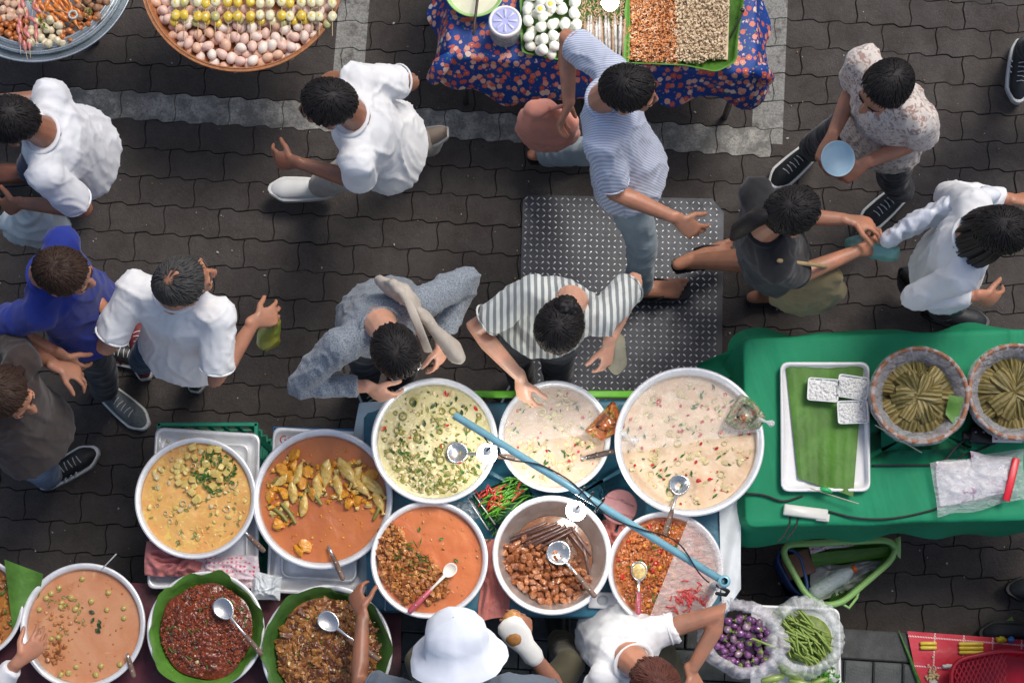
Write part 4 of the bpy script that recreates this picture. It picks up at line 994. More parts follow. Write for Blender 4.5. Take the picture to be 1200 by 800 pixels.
def halffilm(p, a0, a1, label, mat=None, sag=.015, dz=.008, wr=9, amp=.006):
    # a sheet of clear film lying over a part of the pan, clipped by the chord between two angles
    b = MB(); vs = []; fs = []; c = p['c']; Rr = p['R']*1.0; n = 22; A, B = R(a0), R(a1)
    if B < A: B += 2*math.pi
    P0 = Vector((math.cos(A), math.sin(A), 0)); P1 = Vector((math.cos(B), math.sin(B), 0)); ch = (P1-P0).normalized()
    for i in range(n+1):
        s = i/n; onc = P0.lerp(P1, s); a = A+(B-A)*s; arc = Vector((math.cos(a), math.sin(a), 0))
        for j in range(n+1):
            t = j/n; q = onc.lerp(arc, t)*Rr
            w = amp*math.sin((onc.dot(ch)*8+.4*math.sin(t*5))*wr*.35+t*1.2)*(1-t*.7); vs.append(Vector((c.x+q.x, c.y+q.y, c.z+dz-sag*(1-(q.length/Rr)**2)*1.2+w)))
    for i in range(n):
        for j in range(n): fs.append((i*(n+1)+j, (i+1)*(n+1)+j, (i+1)*(n+1)+j+1, i*(n+1)+j+1))
    return solo('plastic_film', b.add(vs, fs), mat or FILM, label, 'film')
def leaflining(p, mat, seed, k0=.5, up=.018, out=.985, amp=.13, name='leaf_lining', a0=0, a1=6.2832, tri=9):
    # banana leaf pressed against the wall with an uneven edge
    b = MB(); vs = []; fs = []; N = 120; c = p['c']; Rr = p['R']; full = a1-a0 > 6.2
    for j in range(N+(0 if full else 1)):
        a = a0+(a1-a0)*j/N; w = noise.noise(Vector((math.cos(a)*2.2, math.sin(a)*2.2, seed)))*2; saw = abs(((a*tri/6.2832+.15*w) % 1)-.5)*2; e = 1+amp*(w*.6+saw*.22-.1)
        cr = .006*math.sin(a*11+w*5)
        for (k, z) in ((k0, -p['d']*.55), (.80, -.045), (.87, -.012), ((.90+out*e)/2-.02, .008), (out*e-.02, up+.01*w)):
            r_ = Rr*k+cr*(k-.5); vs.append((c.x+math.cos(a)*r_, c.y+math.sin(a)*r_, c.z+z+cr*.3))
    K = 5; M_ = N if full else N
    for j in range(M_):
        l = (j+1) % N if full else j+1
        for i in range(K-1): fs.append((j*K+i, l*K+i, l*K+i+1, j*K+i+1))
    return b.add(vs, fs).build(name, mat, p['t'])
YEL = M('yellow tofu', (.68, .48, .11), .45, .25, 30, .4, 120, c2=(.76, .60, .22), coat=.2); ORC = M('orange pumpkin', (.80, .26, .015), .4, .3, 30, .4, 90, c2=(.85, .42, .03), coat=.3); MEAT = M('curried meat', (.34, .11, .022), .4, .5, 40, .6, 90, coat=.3); MEATL = M('pale curried meat', (.50, .21, .055), .4, .4, 40, .6, 90, coat=.3)
OLV = M('olive eggplant bit', (.28, .26, .06), .45, .4, 40, .3, coat=.2); CREM = M('cream chicken bit', (.66, .55, .29), .45, .25, 40, .4, 90, coat=.2); ONI = M('translucent onion', (.62, .50, .26), .4, .2, 40, coat=.3)
# 1 yellow curry with tofu
p = pan(229, 583, 71.5, .70, .13, 'metal pan of yellow curry with tofu and herbs on the left steel trays')
surf(p, -.022, liquid('yellow curry', (.70, .40, .12), (.68, .32, .09), (.76, .56, .13), 9, (.70, .50, .13)), amp=.005)
bits(p, 'floating_bits', [('cube', 34, (.016, .014, .006), 0, -.017, near(235, 555, 34, 0, .7)), ('cube', 26, (.012, .008, .005), 0, -.018, None), ('leaf', 75, (.010, .004), 1, -.008, near(250, 552, 26, 0, .7)), ('leaf', 40, (.010, .004), 2, -.018, None), ('soft', 24, (.012, .010, .006), 3, -.017, near(225, 553, 48, 0, .7)), ('ring', 16, (.012,), 3, -.017, near(228, 570, 50, 0, .7)), ('crumb', 120, (.006, .003, .002), 0, -.02, None), ('leaf', 70, (.006, .003), 4, -.012, near(255, 548, 22, 0, .7))], [YEL, HERB, OLV, ONI, HERBD])
tof = [bmesh_of('tofu_cube', blob(2, .05, 1.2, i, .95), (.016, .014, .009), YEL) for i in range(3)]
copyset('tofu_cube', tof, [(x, y, .692) for x, y in spread(near(236, 552, 36, 0, .7), 16, .026)], 'yellow tofu cube heaped near the top of the yellow curry', 'tofu', 'tofu cubes in the yellow curry', flat=True)
spoon((285, 621), (309, 645), 'dark handled ladle leaning out of the yellow curry', .69, .735, WOODH, sub=True, gripk=.75, cat='ladle')
# 2 fish and pumpkin curry
p = pan(378, 584, 82.5, .70, .13, 'large metal pan of red orange curry with mackerel and pumpkin')
surf(p, -.024, liquid('red orange curry', (.50, .145, .048), (.55, .17, .045), (.50, .16, .07), 7, thr=.66), amp=.003)
def fishmesh(L=.085):
    b = MB(); xs = [(-1, .1), (-.92, .3), (-.8, .5), (-.6, .72), (-.35, .84), (-.1, .86), (.15, .78), (.4, .6), (.6, .4), (.75, .22), (.84, .15), (.92, .3), (1, .5)]
    tube(b, [Vector((x*L, .010*math.sin(x*1.8), .0)) for x, _ in xs], [(w*.024, max(.3, w)*.013) for _, w in xs], 12, side=(0, 1, 0)); return b
FISH = NT('mackerel skin'); w_ = FISH.noise(40, 4, .6); FISH.set(Base_Color=FISH.mix(FISH.ramp(w_, [(.35, 0.), (.65, 1.)]), (.55, .30, .03), (.80, .62, .22)), Roughness=.3, Coat_Weight=.4); FISH.bump(FISH.noise(90, 4), .5, .004); FISH = FISH.m
fm = fishmesh().mesh('mackerel', FISH)
MKL = {(343, 574): 'slim left hand yellow', (382, 556): 'upright central yellow', (407, 553): 'broad yellow, right of centre,', (424, 572): 'lower short yellow', (438, 570): 'rightmost yellow', (350, 553): 'upper left yellow', (330, 563): 'leftmost small yellow', (396, 570): 'half covered middle yellow', (372, 572): 'narrow middle left yellow', (416, 560): 'narrow right yellow', (444, 588): 'downward pointing right edge yellow', (356, 590): 'lower left slanting yellow'}
for (x, y, a, k) in ((343, 574, 80, .8), (382, 556, 250, .95), (407, 553, 290, 1.05), (424, 572, 300, .8), (438, 570, 305, 1.0), (350, 553, 60, .8), (330, 563, 200, .7), (396, 570, 270, .8), (372, 572, 262, .8), (416, 560, 230, .8), (444, 588, 280, .8), (356, 590, 70, .8)):
    q = W(x, y, .69); o = bpy.data.objects.new('mackerel', fm); col.objects.link(o); o.location = q; o.rotation_euler = (rnd.uniform(-.4, .4), rnd.uniform(-.12, .12), R(a)); o.scale = (k*.72, k*1.15, k*1.5); tag(o, MKL[(x, y)]+' mackerel in the red orange curry', 'fish', 'mackerels in the red orange curry')
pk = [bmesh_of('pumpkin_chunk', chop(i+80, 7, .06), (.026, .022, .015), ORC) for i in range(6)]
PK = [(321, 571), (332, 577), (326, 613), (342, 545), (362, 552), (354, 565), (318, 580), (338, 560), (410, 590), (402, 578), (434, 556), (357, 640), (350, 645), (366, 578), (420, 586), (372, 562), (330, 550), (345, 533), (426, 562)]
copyset('pumpkin_chunk', pk, [(W(x, y, .69).x, W(x, y, .69).y, .687) for x, y in PK], 'orange pumpkin chunk in the red orange fish curry', 'pumpkin', 'pumpkin chunks in the fish curry', flat=True)
fpoly = inpoly([(312, 560), (330, 538), (350, 530), (380, 545), (420, 535), (445, 560), (446, 600), (430, 600), (400, 595), (360, 580), (345, 615), (325, 620), (312, 590)], .7)
bits(p, 'floating_bits', [('soft', 110, (.012, .009, .006), 0, -.018, fpoly), ('shard', 50, (.012, .008, .006), 1, -.016, fpoly), ('leaf', 45, (.016, .003), 2, -.012, fpoly), ('crumb', 90, (.004, .003, .002), 0, -.022, None), ('leaf', 26, (.012, .004), 3, -.009, fpoly)], [ORC, YEL, OLV, HERBD])
for (a, bb) in (((322, 596), (336, 610)), ((330, 590), (346, 612)), ((446, 585), (438, 608)), ((362, 575), (376, 590))):
    b = MB(); q0, q1 = W(*a, .692), W(*bb, .69); tube(b, [q0, q0.lerp(q1, .5)+Vector((.006, 0, .002)), q1], [.006, .0075, .006], 8); solo('long_bean', b, OLV, 'olive green bean piece beside the mackerels in the red orange curry', 'bean', 'bean pieces in the fish curry')
spoon((385, 640), (402, 678), 'wooden handled ladle hanging over the lower rim of the mackerel curry pan', .695, .74, WOODH, sub=True, gripk=.72, cat='ladle')
# 3 green curry
p = pan(509, 516, 74.5, .80, .14, 'large metal pan of pale green curry below the bending woman in grey', taper=.84)
surf(p, -.034, liquid('green curry', (.66, .58, .34), (.54, .48, .22), (.74, .68, .48), 10, (.48, .46, .15)), amp=.005)
low = inpoly([(452, 530), (470, 500), (500, 545), (540, 540), (563, 530), (560, 555), (530, 575), (500, 580), (470, 565)], .77)
bits(p, 'floating_bits', [('soft', 110, (.013, .010, .004), 0, -.033, low), ('soft', 60, (.012, .009, .004), 4, -.032, low), ('leaf', 36, (.010, .004), 1, -.028, low), ('leaf', 50, (.012, .004), 4, -.029, low), ('soft', 60, (.014, .010, .003), 0, -.035, None), ('leaf', 34, (.011, .004), 1, -.030, None), ('leaf', 30, (.011, .004), 4, -.030, None), ('leaf', 22, (.010, .005), 3, -.029, None), ('ring', 30, (.014,), 4, -.030, None), ('leaf', 9, (.010, .0045), 2, -.028, None), ('crumb', 150, (.004, .003, .002), 4, -.031, None)], [CREM, HERB, CHILI, HERBD, OLV])
spoon((536, 530), (602, 536), 'ladle with a worn brown handle resting over the rim of the green curry', .785, .835, WOODH, rb=.040, ladle=True, gripk=.42, cat='ladle')
# 4 pale soup, covered by film
p = pan(650, 511, 66, .78, .13, 'metal pan of pale coconut soup half covered with film below the striped blouse')
CO = liquid('pale coconut soup', (.60, .46, .34), (.58, .40, .27), (.64, .52, .41), 9)
surf(p, -.022, CO, amp=.004)
bits(p, 'floating_bits', [('soft', 60, (.012, .010, .004), 0, -.021, None), ('leaf', 36, (.010, .003), 1, -.018, None), ('leaf', 26, (.006, .004), 2, -.018, None), ('ring', 12, (.013,), 0, -.020, None), ('crumb', 80, (.004, .003, .002), 0, -.020, None)], [CREM, HERB, CHILI])
halffilm(p, 5, 190, 'clear film stretched over the upper half of the pale soup pan', sag=.004)
spoon((682, 537), (726, 527), 'ladle with a dark handle lying on the right rim of the pale soup pan', .765, .80, WOODD, sub=True, gripk=.85, cat='ladle')
# 5 largest pale soup
p5_ = p = pan(808, 517, 88, .82, .16, 'largest metal pan of pale coconut soup with red chilies at the right of the stall', taper=.86)
surf(p, -.036, liquid('tom kha', (.72, .55, .37), (.70, .47, .29), (.76, .63, .46), 8), amp=.004)
bits(p, 'floating_bits', [('soft', 60, (.013, .011, .004), 0, -.035, None), ('leaf', 46, (.011, .0035), 1, -.032, None), ('leaf', 34, (.007, .0045), 2, -.032, None), ('ring', 20, (.013,), 0, -.034, None), ('soft', 14, (.008, .007, .004), 2, -.031, None), ('crumb', 120, (.004, .003, .002), 0, -.034, None)], [CREM, HERB, CHILI])
halffilm(p, 8, 190, 'clear film stretched over the upper half of the largest pan', sag=.004)
spoon((796, 568), (780, 624), 'ladle with silver bowl standing in the largest pan', .80, .86, WOODH, rb=.038, ladle=True, gripk=.45, cat='ladle')
# 6 red curry with meat heap
p = pan(503, 655, 69, .78, .13, 'metal pan of thick red curry with a heap of meat on its left side')
surf(p, -.024, liquid('thick red curry', (.50, .135, .045), (.53, .16, .05), (.52, .17, .08), 7, thr=.68), amp=.003)
mp = inpoly([(445, 620), (462, 610), (480, 640), (505, 655), (520, 670), (527, 695), (500, 706), (470, 702), (450, 680), (442, 650)], .76)
cm = [bmesh_of('meat_chunk', chop(i+120, 9, .12), (.017, .013, .012), MEATL if i % 2 else MEAT) for i in range(6)]
pts = [(x, y, .76+rnd.uniform(0, .008)) for x, y in spread(mp, 120, .0175, 6000)]
copyset('meat_chunk', cm, pts, 'small brown meat chunk heaped in the thick red curry', 'meat', 'meat chunks in the thick red curry')
bits(p, 'garnish', [('leaf', 26, (.020, .002), 0, -.004, near(484, 655, 22, 0, .78)), ('leaf', 8, (.010, .004), 0, -.018, None), ('crumb', 40, (.005, .004, .002), 1, -.022, None), ('fine', 200, (.007, .006, .006), 1, -.012, mp), ('fine', 90, (.008, .006, .006), 2, -.010, mp)], [HERB, MEATL, MEAT])
PINKP = M('pink plastic handle', (.50, .09, .13), .35, .2)
spoon((527, 668), (480, 716), 'white plastic spoon with a dark pink handle on the thick red curry', .79, .80, PINKP, rb=.024, bowlmat=M('cream plastic', (.74, .68, .60), .35, .1), gripk=.5)
# 7 pork pan
p = pan(647, 650, 70, .78, .11, 'metal pan of caramelised pork cubes with sticks at the centre', mat_in=STEEL, taper=.70)
surf(p, -.092, liquid('brown glaze', (.16, .055, .02), (.20, .07, .02), (.25, .10, .04), 8), 'glaze', amp=.002, scale=.98)
mp = inpoly([(591, 640), (612, 630), (640, 640), (672, 660), (690, 676), (690, 696), (665, 705), (630, 705), (600, 680), (590, 658)], .72)
PORK = M('glazed pork', (.36, .11, .04), .3, .4, 45, .6, 80, coat=.4, c2=(.54, .21, .08)); PORKD = M('dark glazed pork', (.24, .065, .022), .3, .4, 45, .6, 80, coat=.4, c2=(.38, .13, .045))
cm = [bmesh_of('pork_cube', chop(i+100, 9, .07), (.021, .0155, .015), PORK if i % 2 else PORKD) for i in range(6)]
L1 = [(x, y, .705+rnd.uniform(0, .008)) for x, y in spread(mp, 150, .018, 9000)]+[(x, y, .722+rnd.uniform(0, .007)) for x, y in spread(mp, 80, .023, 5000)]
copyset('pork_cube', cm, L1, 'glazed brown pork cube piled in the central pan', 'pork', 'pork cubes in the central pan')
STK = M('dark rib bone', (.085, .035, .025), .4, .5, 40, .5, 80, coat=.3)
for i, (a, bb) in enumerate((((600, 633), (652, 613)), ((606, 637), (656, 616)), ((612, 641), (662, 617)), ((622, 640), (668, 618)), ((632, 642), (670, 622)), ((664, 620), (688, 652)), ((670, 618), (692, 650)), ((684, 640), (690, 672)), ((604, 628), (640, 612)))):
    b = MB(); q0, q1 = W(*a, .722+.003*i), W(*bb, .735+.002*i); tube(b, [q0, q0.lerp(q1, .5)+UP*.004, q1], [.006, .007, .0055], 8); solo('pork_rib', b, STK, 'long dark pork rib lying above the pork cubes', 'rib', 'dark ribs in the central pan')
spoon((655, 648), (697, 698), 'large round ladle lying face up on the pork cubes', .748, .81, WOODH, rb=.046, ladle=True, gripk=.48, cat='ladle')
bits(p, 'garnish', [('fine', 160, (.007, .006, .005), 0, -.066, mp), ('crumb', 40, (.006, .004, .003), 0, -.072, near(662, 637, 26, 0, .7))], [PORKD])
# 8 red minced curry with film
p = pan(780, 667, 68, .78, .13, 'metal pan of red minced curry under a diagonal film')
MIN = liquid('red minced curry', (.42, .12, .025), (.32, .06, .015), (.55, .21, .05), 16, (.60, .26, .05)); surf(p, -.03, MIN, amp=.008, hf=.007, rings=40, n=110)
RB = M('red minced bits', (.52, .15, .03), .35, .5, 60, .4, coat=.4)
bits(p, 'minced_bits', [('crumb', 1500, (.006, .005, .004), 0, -.026, None), ('soft', 30, (.010, .008, .007), 1, -.022, None), ('soft', 16, (.010, .008, .007), 2, -.022, None), ('leaf', 40, (.010, .003), 3, -.018, None), ('fine', 160, (.008, .007, .005), 0, -.026, None)], [RB, CHILI, ORC, HERB])
halffilm(p, -110, 65, 'clear film drawn diagonally over the right half of the red minced curry', plastic_film('film over minced curry', (.92, .84, .82), .42, .6, 22), sag=.004, wr=14, amp=.004)
spoon((749, 669), (748, 718), 'spoon filled with oil standing in the red minced curry', .775, .82, PINKP, rb=.030, gripk=.45)
b = MB(); ell(b, W(749, 669, .776), (.030, .025, .004), rotm(1.57)); solo('spoonful_of_oil', b, M('chili oil', (.65, .38, .09), .1, .4, 60, coat=1, c2=(.75, .60, .25)), 'orange oil pooled in the spoon of the red minced curry', 'oil')
b = MB(); 
for i in range(46):
    q = W(807+rnd.gauss(0, 9), 700+rnd.gauss(0, 7), .789); a = rnd.uniform(0, 6.28); L_ = rnd.uniform(.008, .02); tube(b, [q-Vector((math.cos(a), math.sin(a), 0))*L_, q+UP*.003, q+Vector((math.cos(a+.5), math.sin(a+.5), 0))*L_], .0022, 5)
solo('red_rubber_bands', b, M('red rubber', (.62, .05, .06), .4, .2), 'tangle of red rubber bands on the diagonal film', 'rubber bands', kind='stuff')
# 9 peach curry with peas
p = pan(97, 733, 73.5, .62, .13, 'metal pan of peach coloured curry with pea eggplants at the lower left')
surf(p, -.026, liquid('peach curry', (.55, .27, .14), (.50, .20, .09), (.60, .33, .18), 5, thr=.62), amp=.002)
PEA = M('pale pea eggplant', (.50, .38, .09), .35, .35, 60, coat=.3, c2=(.56, .46, .14))
bits(p, 'floating_bits', [('soft', 40, (.008, .007, .005), 1, -.024, near(70, 735, 30, 0, .6)), ('leaf', 28, (.009, .004), 2, -.022, near(72, 720, 30, 0, .6)), ('crumb', 50, (.005, .004, .002), 1, -.025, None), ('leaf', 5, (.011, .006), 3, -.021, near(112, 735, 20, 0, .6)), ('soft', 26, (.010, .009, .005), 4, -.023, near(65, 762, 16, 0, .6))], [PEA, MEATL, OLV, HERBD, MEAT])
pm = [bmesh_of('pea_eggplant', (ICO_[0], ICO_[1]), (.011, .011, .0085), PEA) for ICO_ in [(np.array([tuple(a) for a in ICO[2][0]]), np.array(ICO[2][1]))]]
copyset('pea_eggplant', pm, [(W(x, y, .6).x, W(x, y, .6).y, .597) for x, y in ((72, 706), (83, 700), (71, 711), (88, 713), (107, 704), (54, 700), (60, 695), (127, 694), (46, 714), (145, 724), (60, 748), (55, 757), (71, 790), (80, 788), (118, 780), (140, 778), (96, 678), (145, 712), (89, 781), (125, 714), (68, 746), (112, 790), (69, 688))], 'pale round pea eggplant floating in the peach curry', 'eggplant', 'pea eggplants in the peach curry', flat=True)
spoon((149, 766), (157, 792), 'short brown ladle handle on the right rim of the peach curry', .625, .65, WOODH, sub=True, gripk=.8, cat='ladle')
# 10, 11 dry dishes in banana leaf
def drypan(args, label, zh, m1, m2, m3, seed, leafm, spots):
    p = pan(*args, label, mat_in=ALUW); leaflining(p, leafm, seed)
    BASE = liquid('dry curry '+str(seed), m1, m2, m3, 26); surf(p, -.02, BASE, 'dry_curry', amp=.012, heap=zh, hf=.010, rings=44, n=120, scale=.88, fr=11, seed=seed, shape=lambda a: 1+.10*noise.noise(Vector((math.cos(a)*1.6, math.sin(a)*1.6, seed))))
    c = p['c']; rr = p['rad'](-.02)*.86
    def zf(x, y): k = min(1, math.hypot(x-c.x, y-c.y)/rr); return -.02+zh*(1-k*k)-.001
    MA = M('dry bits '+str(seed), m1, .35, .4, 60, .5, coat=.25, c2=m3); MB_ = M('dark dry bits '+str(seed), m2, .35, .4, 60, .5, coat=.25)
    bits(p, 'curry_bits', [('crumb', spots[4], spots[0], 0, zf, lambda: polar(p, -.02, 0, .86)), ('crumb', spots[4]//2, spots[0], 1, zf, lambda: polar(p, -.02, 0, .87)), ('fine', spots[2]//2, spots[1], 0, zf, lambda: polar(p, -.02, 0, .84)), ('fine', spots[2]//2, spots[1], 1, zf, lambda: polar(p, -.02, 0, .84)), ('leaf', 36, (.012, .0025), 2, lambda x, y: zf(x, y)+.006, None if False else (lambda: polar(p, -.02, 0, .8))), ('soft', spots[3], (.008, .006, .005), 3, lambda x, y: zf(x, y)+.004, lambda: polar(p, -.02, 0, .8))], [MA, MB_, HERB, CREM])
    return p
p = drypan((241, 738, 69, .66, .13), 'metal pan of dark brown dry minced curry in a scalloped banana leaf', .028, (.20, .035, .010), (.08, .014, .005), (.34, .07, .018), 3, LEAF_A, ((.0055, .0045, .004), (.010, .008, .007), 120, 6, 2600))
spoon((262, 713), (306, 766), 'steel spoon lying on the dark brown minced curry', .705, .705, WOODH, rb=.036, gripk=.4)
p = drypan((383, 762, 77, .66, .13), 'metal pan of oily shredded meat in a banana leaf', .028, (.27, .095, .02), (.13, .038, .009), (.44, .19, .04), 8, LEAF_D, ((.007, .0045, .004), (.024, .011, .009), 460, 26, 1300))
spoon((385, 728), (443, 772), 'steel spoon with oil on it lying on the shredded meat', .705, .705, WOODH, rb=.036, gripk=.4)
# 12 pan at left edge
p = pan(-34, 712, 61, .62, .13, 'metal pan of brown curry cut by the left edge')
surf(p, -.026, liquid('brown orange curry', (.38, .15, .03), (.25, .09, .02), (.5, .25, .06), 10), amp=.004)
bits(p, 'floating_bits', [('fine', 160, (.012, .009, .006), 0, -.02, None), ('leaf', 30, (.01, .004), 1, -.014, None), ('fine', 60, (.012, .009, .006), 2, -.018, None)], [MEAT, HERB, MEATL])
b = MB(); P4 = [W(5, 655, .66), W(50, 672, .66), W(45, 700, .6), W(15, 740, .6)]
sheet('banana_leaf_piece', quadgrid(P4, 8, 10, lambda u, v: .01*math.sin(u*5)), LEAF_B, 'folded banana leaf between the two pans at the left edge', 'leaf')
# ------------------------------------------------------------------ tray stands on the left
def tray(poly, z, label, rim=.022, mat=ALUW, name='steel_tray', thick=.012, group=None, up=.018, lp=None):
    P = [W(x, y, z) for x, y in poly]; c = sum(P, Vector())/len(P); t = thing(name, (c.x, c.y, z-thick), label, 'tray', group)
    rings = []
    for (k, dz) in ((0, 0), (rim*.15, .003), (rim*.5, .004), (rim*.7, 0), (rim*1.1, -up), (rim*2.2, -up-.001)):
        Q = []
        base = dens(P, .035, 5)
        for q in base: dv = (c-q); dv.z = 0; Q.append(q+dv.normalized()*k*1.25+UP*dz)
        rings.append(Q)
    n = len(rings[0]); b = MB(); vs = [q for r_ in rings for q in r_]; fs = []
    for i in range(len(rings)-1):
        for k in range(n): l = (k+1) % n; fs.append((i*n+k, i*n+l, (i+1)*n+l, (i+1)*n+k))
    fs.append(tuple((len(rings)-1)*n+k for k in range(n)))
    # underside
    m0 = len(vs); vs += [q-UP*thick*2+(c-q)*.06 for q in rings[0]]; fs += [(k, m0+k, m0+(k+1) % n, (k+1) % n) for k in range(n)]; fs.append(tuple(m0+k for k in range(n))[::-1])
    b.add(vs, fs).build('tray_body', mat, t); return t
def crate(poly, z0, z1, mat, label, name='plastic_crate', cat='crate'):
    P = [W(x, y, z1) for x, y in poly]; c = sum(P, Vector())/4; t = thing(name, (c.x, c.y, z0), label, cat); 
    for i in range(4):
        a, d = P[i], P[(i+1) % 4]; b = MB(); L_ = (d-a).length; dr = (d-a).normalized(); rz = math.atan2(dr.y, dr.x); H_ = z1-z0
        box(b, (a+d)/2-UP*.012, (L_+.012, .016, .024), rz, 0, .003); box(b, Vector(((a.x+d.x)/2, (a.y+d.y)/2, z0+.012)), (L_+.008, .012, .024), rz, 0, .003)
        for k in range(7): q = a.lerp(d, (k+.5)/7); box(b, Vector((q.x, q.y, (z0+z1)/2)), (L_*.045, .008, H_-.04), rz)
        for zz in (.33, .66): box(b, Vector(((a.x+d.x)/2, (a.y+d.y)/2, z0+H_*zz)), (L_, .006, .012), rz)
        b.build('side', mat, t, smooth=False)
    b = MB(); b.add([Vector((q.x, q.y, z0+.008)) for q in P], [(0, 1, 2, 3)]); b.build('base', mat, t); return t
GREP = M('green plastic crate', (.01, .26, .15), .45, .2); BLUP = M('blue plastic crate', (.02, .15, .36), .45, .2)
crate([(186, 497), (300, 497), (300, 684), (176, 684)], .01, .53, GREP, 'green plastic crate under the steel trays of the yellow curry')
crate([(322, 502), (424, 505), (424, 690), (322, 690)], .01, .53, BLUP, 'blue plastic crate under the steel trays of the mackerel curry')
tray([(182, 500), (305, 508), (303, 688), (172, 690)], .556, 'steel tray directly under the pan of yellow curry')
tray([(214, 516), (292, 520), (290, 672), (214, 668)], .569, 'smaller steel tray nested under the yellow curry pan', rim=.014, up=.008)
t2 = tray([(320, 500), (430, 506), (430, 700), (312, 694)], .556, 'steel tray directly under the pan of mackerel curry')
tray([(330, 620), (420, 626), (418, 682), (328, 676)], .569, 'smaller steel tray showing below the mackerel curry pan', rim=.014, up=.008)
fc = bpy.data.curves.new('tm', 'FONT'); fc.body = 'Gg'; fc.size = .042; fc.extrude = .0006; fo = bpy.data.objects.new('tm', fc); col.objects.link(fo)
me = bpy.data.meshes.new_from_object(fo.evaluated_get(bpy.context.evaluated_depsgraph_get())); bpy.data.objects.remove(fo); me.materials.append(M('red marker', (.5, .03, .03), .5))
o = link('marker_writing', me, t2); q = W(328, 520, .5395)-absloc(t2); o.location = q; o.rotation_euler = (0, 0, .2)
# cloths and packets between the pans
def crumple(name, poly, z, amp, fr, mat, label, cat, n=26, seed=1, h=.0):
    P4 = [W(x, y, z) for x, y in poly]
    def zf(u, v): e = min(u, 1-u, v, 1-v)*5; e = min(1, max(0, e)); a = noise.noise(Vector((u*fr, v*fr, seed))+noise.noise_vector(Vector((u*3, v*3, seed)))*.8); return e*(h+amp*(1-abs(a)*2.6))
    g_ = quadgrid(P4, n, n, zf)
    for row in g_:
        for q in row: w = noise.noise_vector(q*9+Vector((seed, 0, 0)))*.014; q.x += w.x; q.y += w.y
    return sheet(name, g_, mat, label, cat)
PNK = cloth('dusty pink cloth', (.52, .18, .17)); crumple('pink_rag', [(172, 634), (232, 640), (240, 676), (168, 672)], .60, .035, 5, PNK, 'crumpled pink rag below the yellow curry pan', 'cloth', h=.015)
CHK = NT('pink printed wrap'); w1 = CHK.vor(60, rnd=.2); CHK.set(Base_Color=CHK.mix(CHK.ramp(w1, [(.28, 1.), (.36, 0.)]), (.62, .52, .55), (.62, .10, .16)), Roughness=.35); CHK.bump(CHK.noise(20, 4), .6, .01); CHK = CHK.m
crumple('printed_packet', [(226, 650), (302, 652), (304, 690), (236, 690)], .60, .022, 4, CHK, 'white packet with pink print between two left pans', 'packet', seed=4, h=.012)
crumple('clear_ice_bag', [(296, 668), (332, 676), (330, 706), (292, 702)], .60, .02, 4, M('milky plastic', (.62, .66, .68), .25, .12, 20, .6, 60), 'milky plastic bag at the end of the pink printed packet', 'bag', seed=6, h=.02)
RTOW = NT('salmon towel'); RTOW.set(Base_Color=RTOW.mix(RTOW.noise(30, 4), (.5, .12, .10), (.66, .26, .22)), Roughness=.9, Sheen_Weight=.3); RTOW.bump(RTOW.noise(170, 3), .8, .004); RTOW = RTOW.m
crumple('salmon_towel', [(563, 632), (592, 628), (598, 724), (560, 728)], .665, .02, 4, RTOW, 'folded salmon coloured towel between the red curry and pork pans', 'towel', seed=9, h=.012)
crumple('pink_cloth', [(700, 608), (738, 606), (730, 660), (704, 650)], .665, .02, 4, RTOW, 'pink cloth under the round pink lid', 'cloth', seed=12, h=.008)
b = MB(); c = W(726, 594, .70); lathe(b, [(.001, 0), (.064, 0), (.0665, .004), (.0665, .014), (.063, .018), (.001, .018)], c, 48)
for k in (-1, 1): box(b, c+Vector((0, .022*k, .019)), (.108, .003, .003), -.35)
box(b, c+Vector((0, .03, .020)), (.03, .005, .004), -.35); solo('rose_cover', b, M('dusty rose plastic', (.36, .16, .16), .45, .25), 'round dusty rose lid between the large pan and the pork pan', 'lid')
b = MB(); c = W(706, 703, .675); box(b, c, (.105, .062, .018), -.05, 0, .004); s_ = solo('switch_box', b, WHITEP, 'white electric switch box below the pork pan', 'switch'); b = MB(); ell(b, c+UP*.008, (.022, .019, .008)); b.build('dial', M('grey dial', (.55, .57, .6), .3), s_)
# chili and herb tray
t = thing('leaf_tray', W(596, 588, ZC+.002), 'small green leaf tray of red and green chilies between four pans', 'tray'); b = MB()
P = [W(x, y, ZC+.03) for x, y in ((553, 580), (612, 553), (624, 588), (572, 618))]; c = sum(P, Vector())/4
vs = [q for q in P]+[c.lerp(q, .86)-UP*.025 for q in P]; b.add(vs, [(4, 5, 6, 7)]+[(k, (k+1) % 4, 4+(k+1) % 4, 4+k) for k in range(4)]); b.build('tray_walls', M('dark green tray', (.01, .10, .04), .4), t, smooth=False)
GCH = M('green chili', (.10, .34, .02), .3, .35, 50, coat=.3)
def chilimesh(m, L=.035, r=.0035, seed=0): b = MB(); q = random.Random(seed); k = q.uniform(.2, .5); tube(b, [(-L, 0, 0), (-L*.4, L*k*.4, .002), (L*.4, L*k*.35, 0), (L, -L*k*.3, 0)], [r*.8, r, r*.9, r*.3], 7); return b.mesh('chili', m)
gm = [chilimesh(GCH, .036, .0035, i) for i in range(3)]+[chilimesh(GCH, .026, .003, 7)]; rm = [chilimesh(CHILI, .022, .0035, i) for i in range(3)]
pf1 = inpoly([(572, 572), (612, 558), (620, 585), (576, 608)], .69); pf2 = inpoly([(557, 578), (590, 566), (592, 592), (570, 605)], .69)
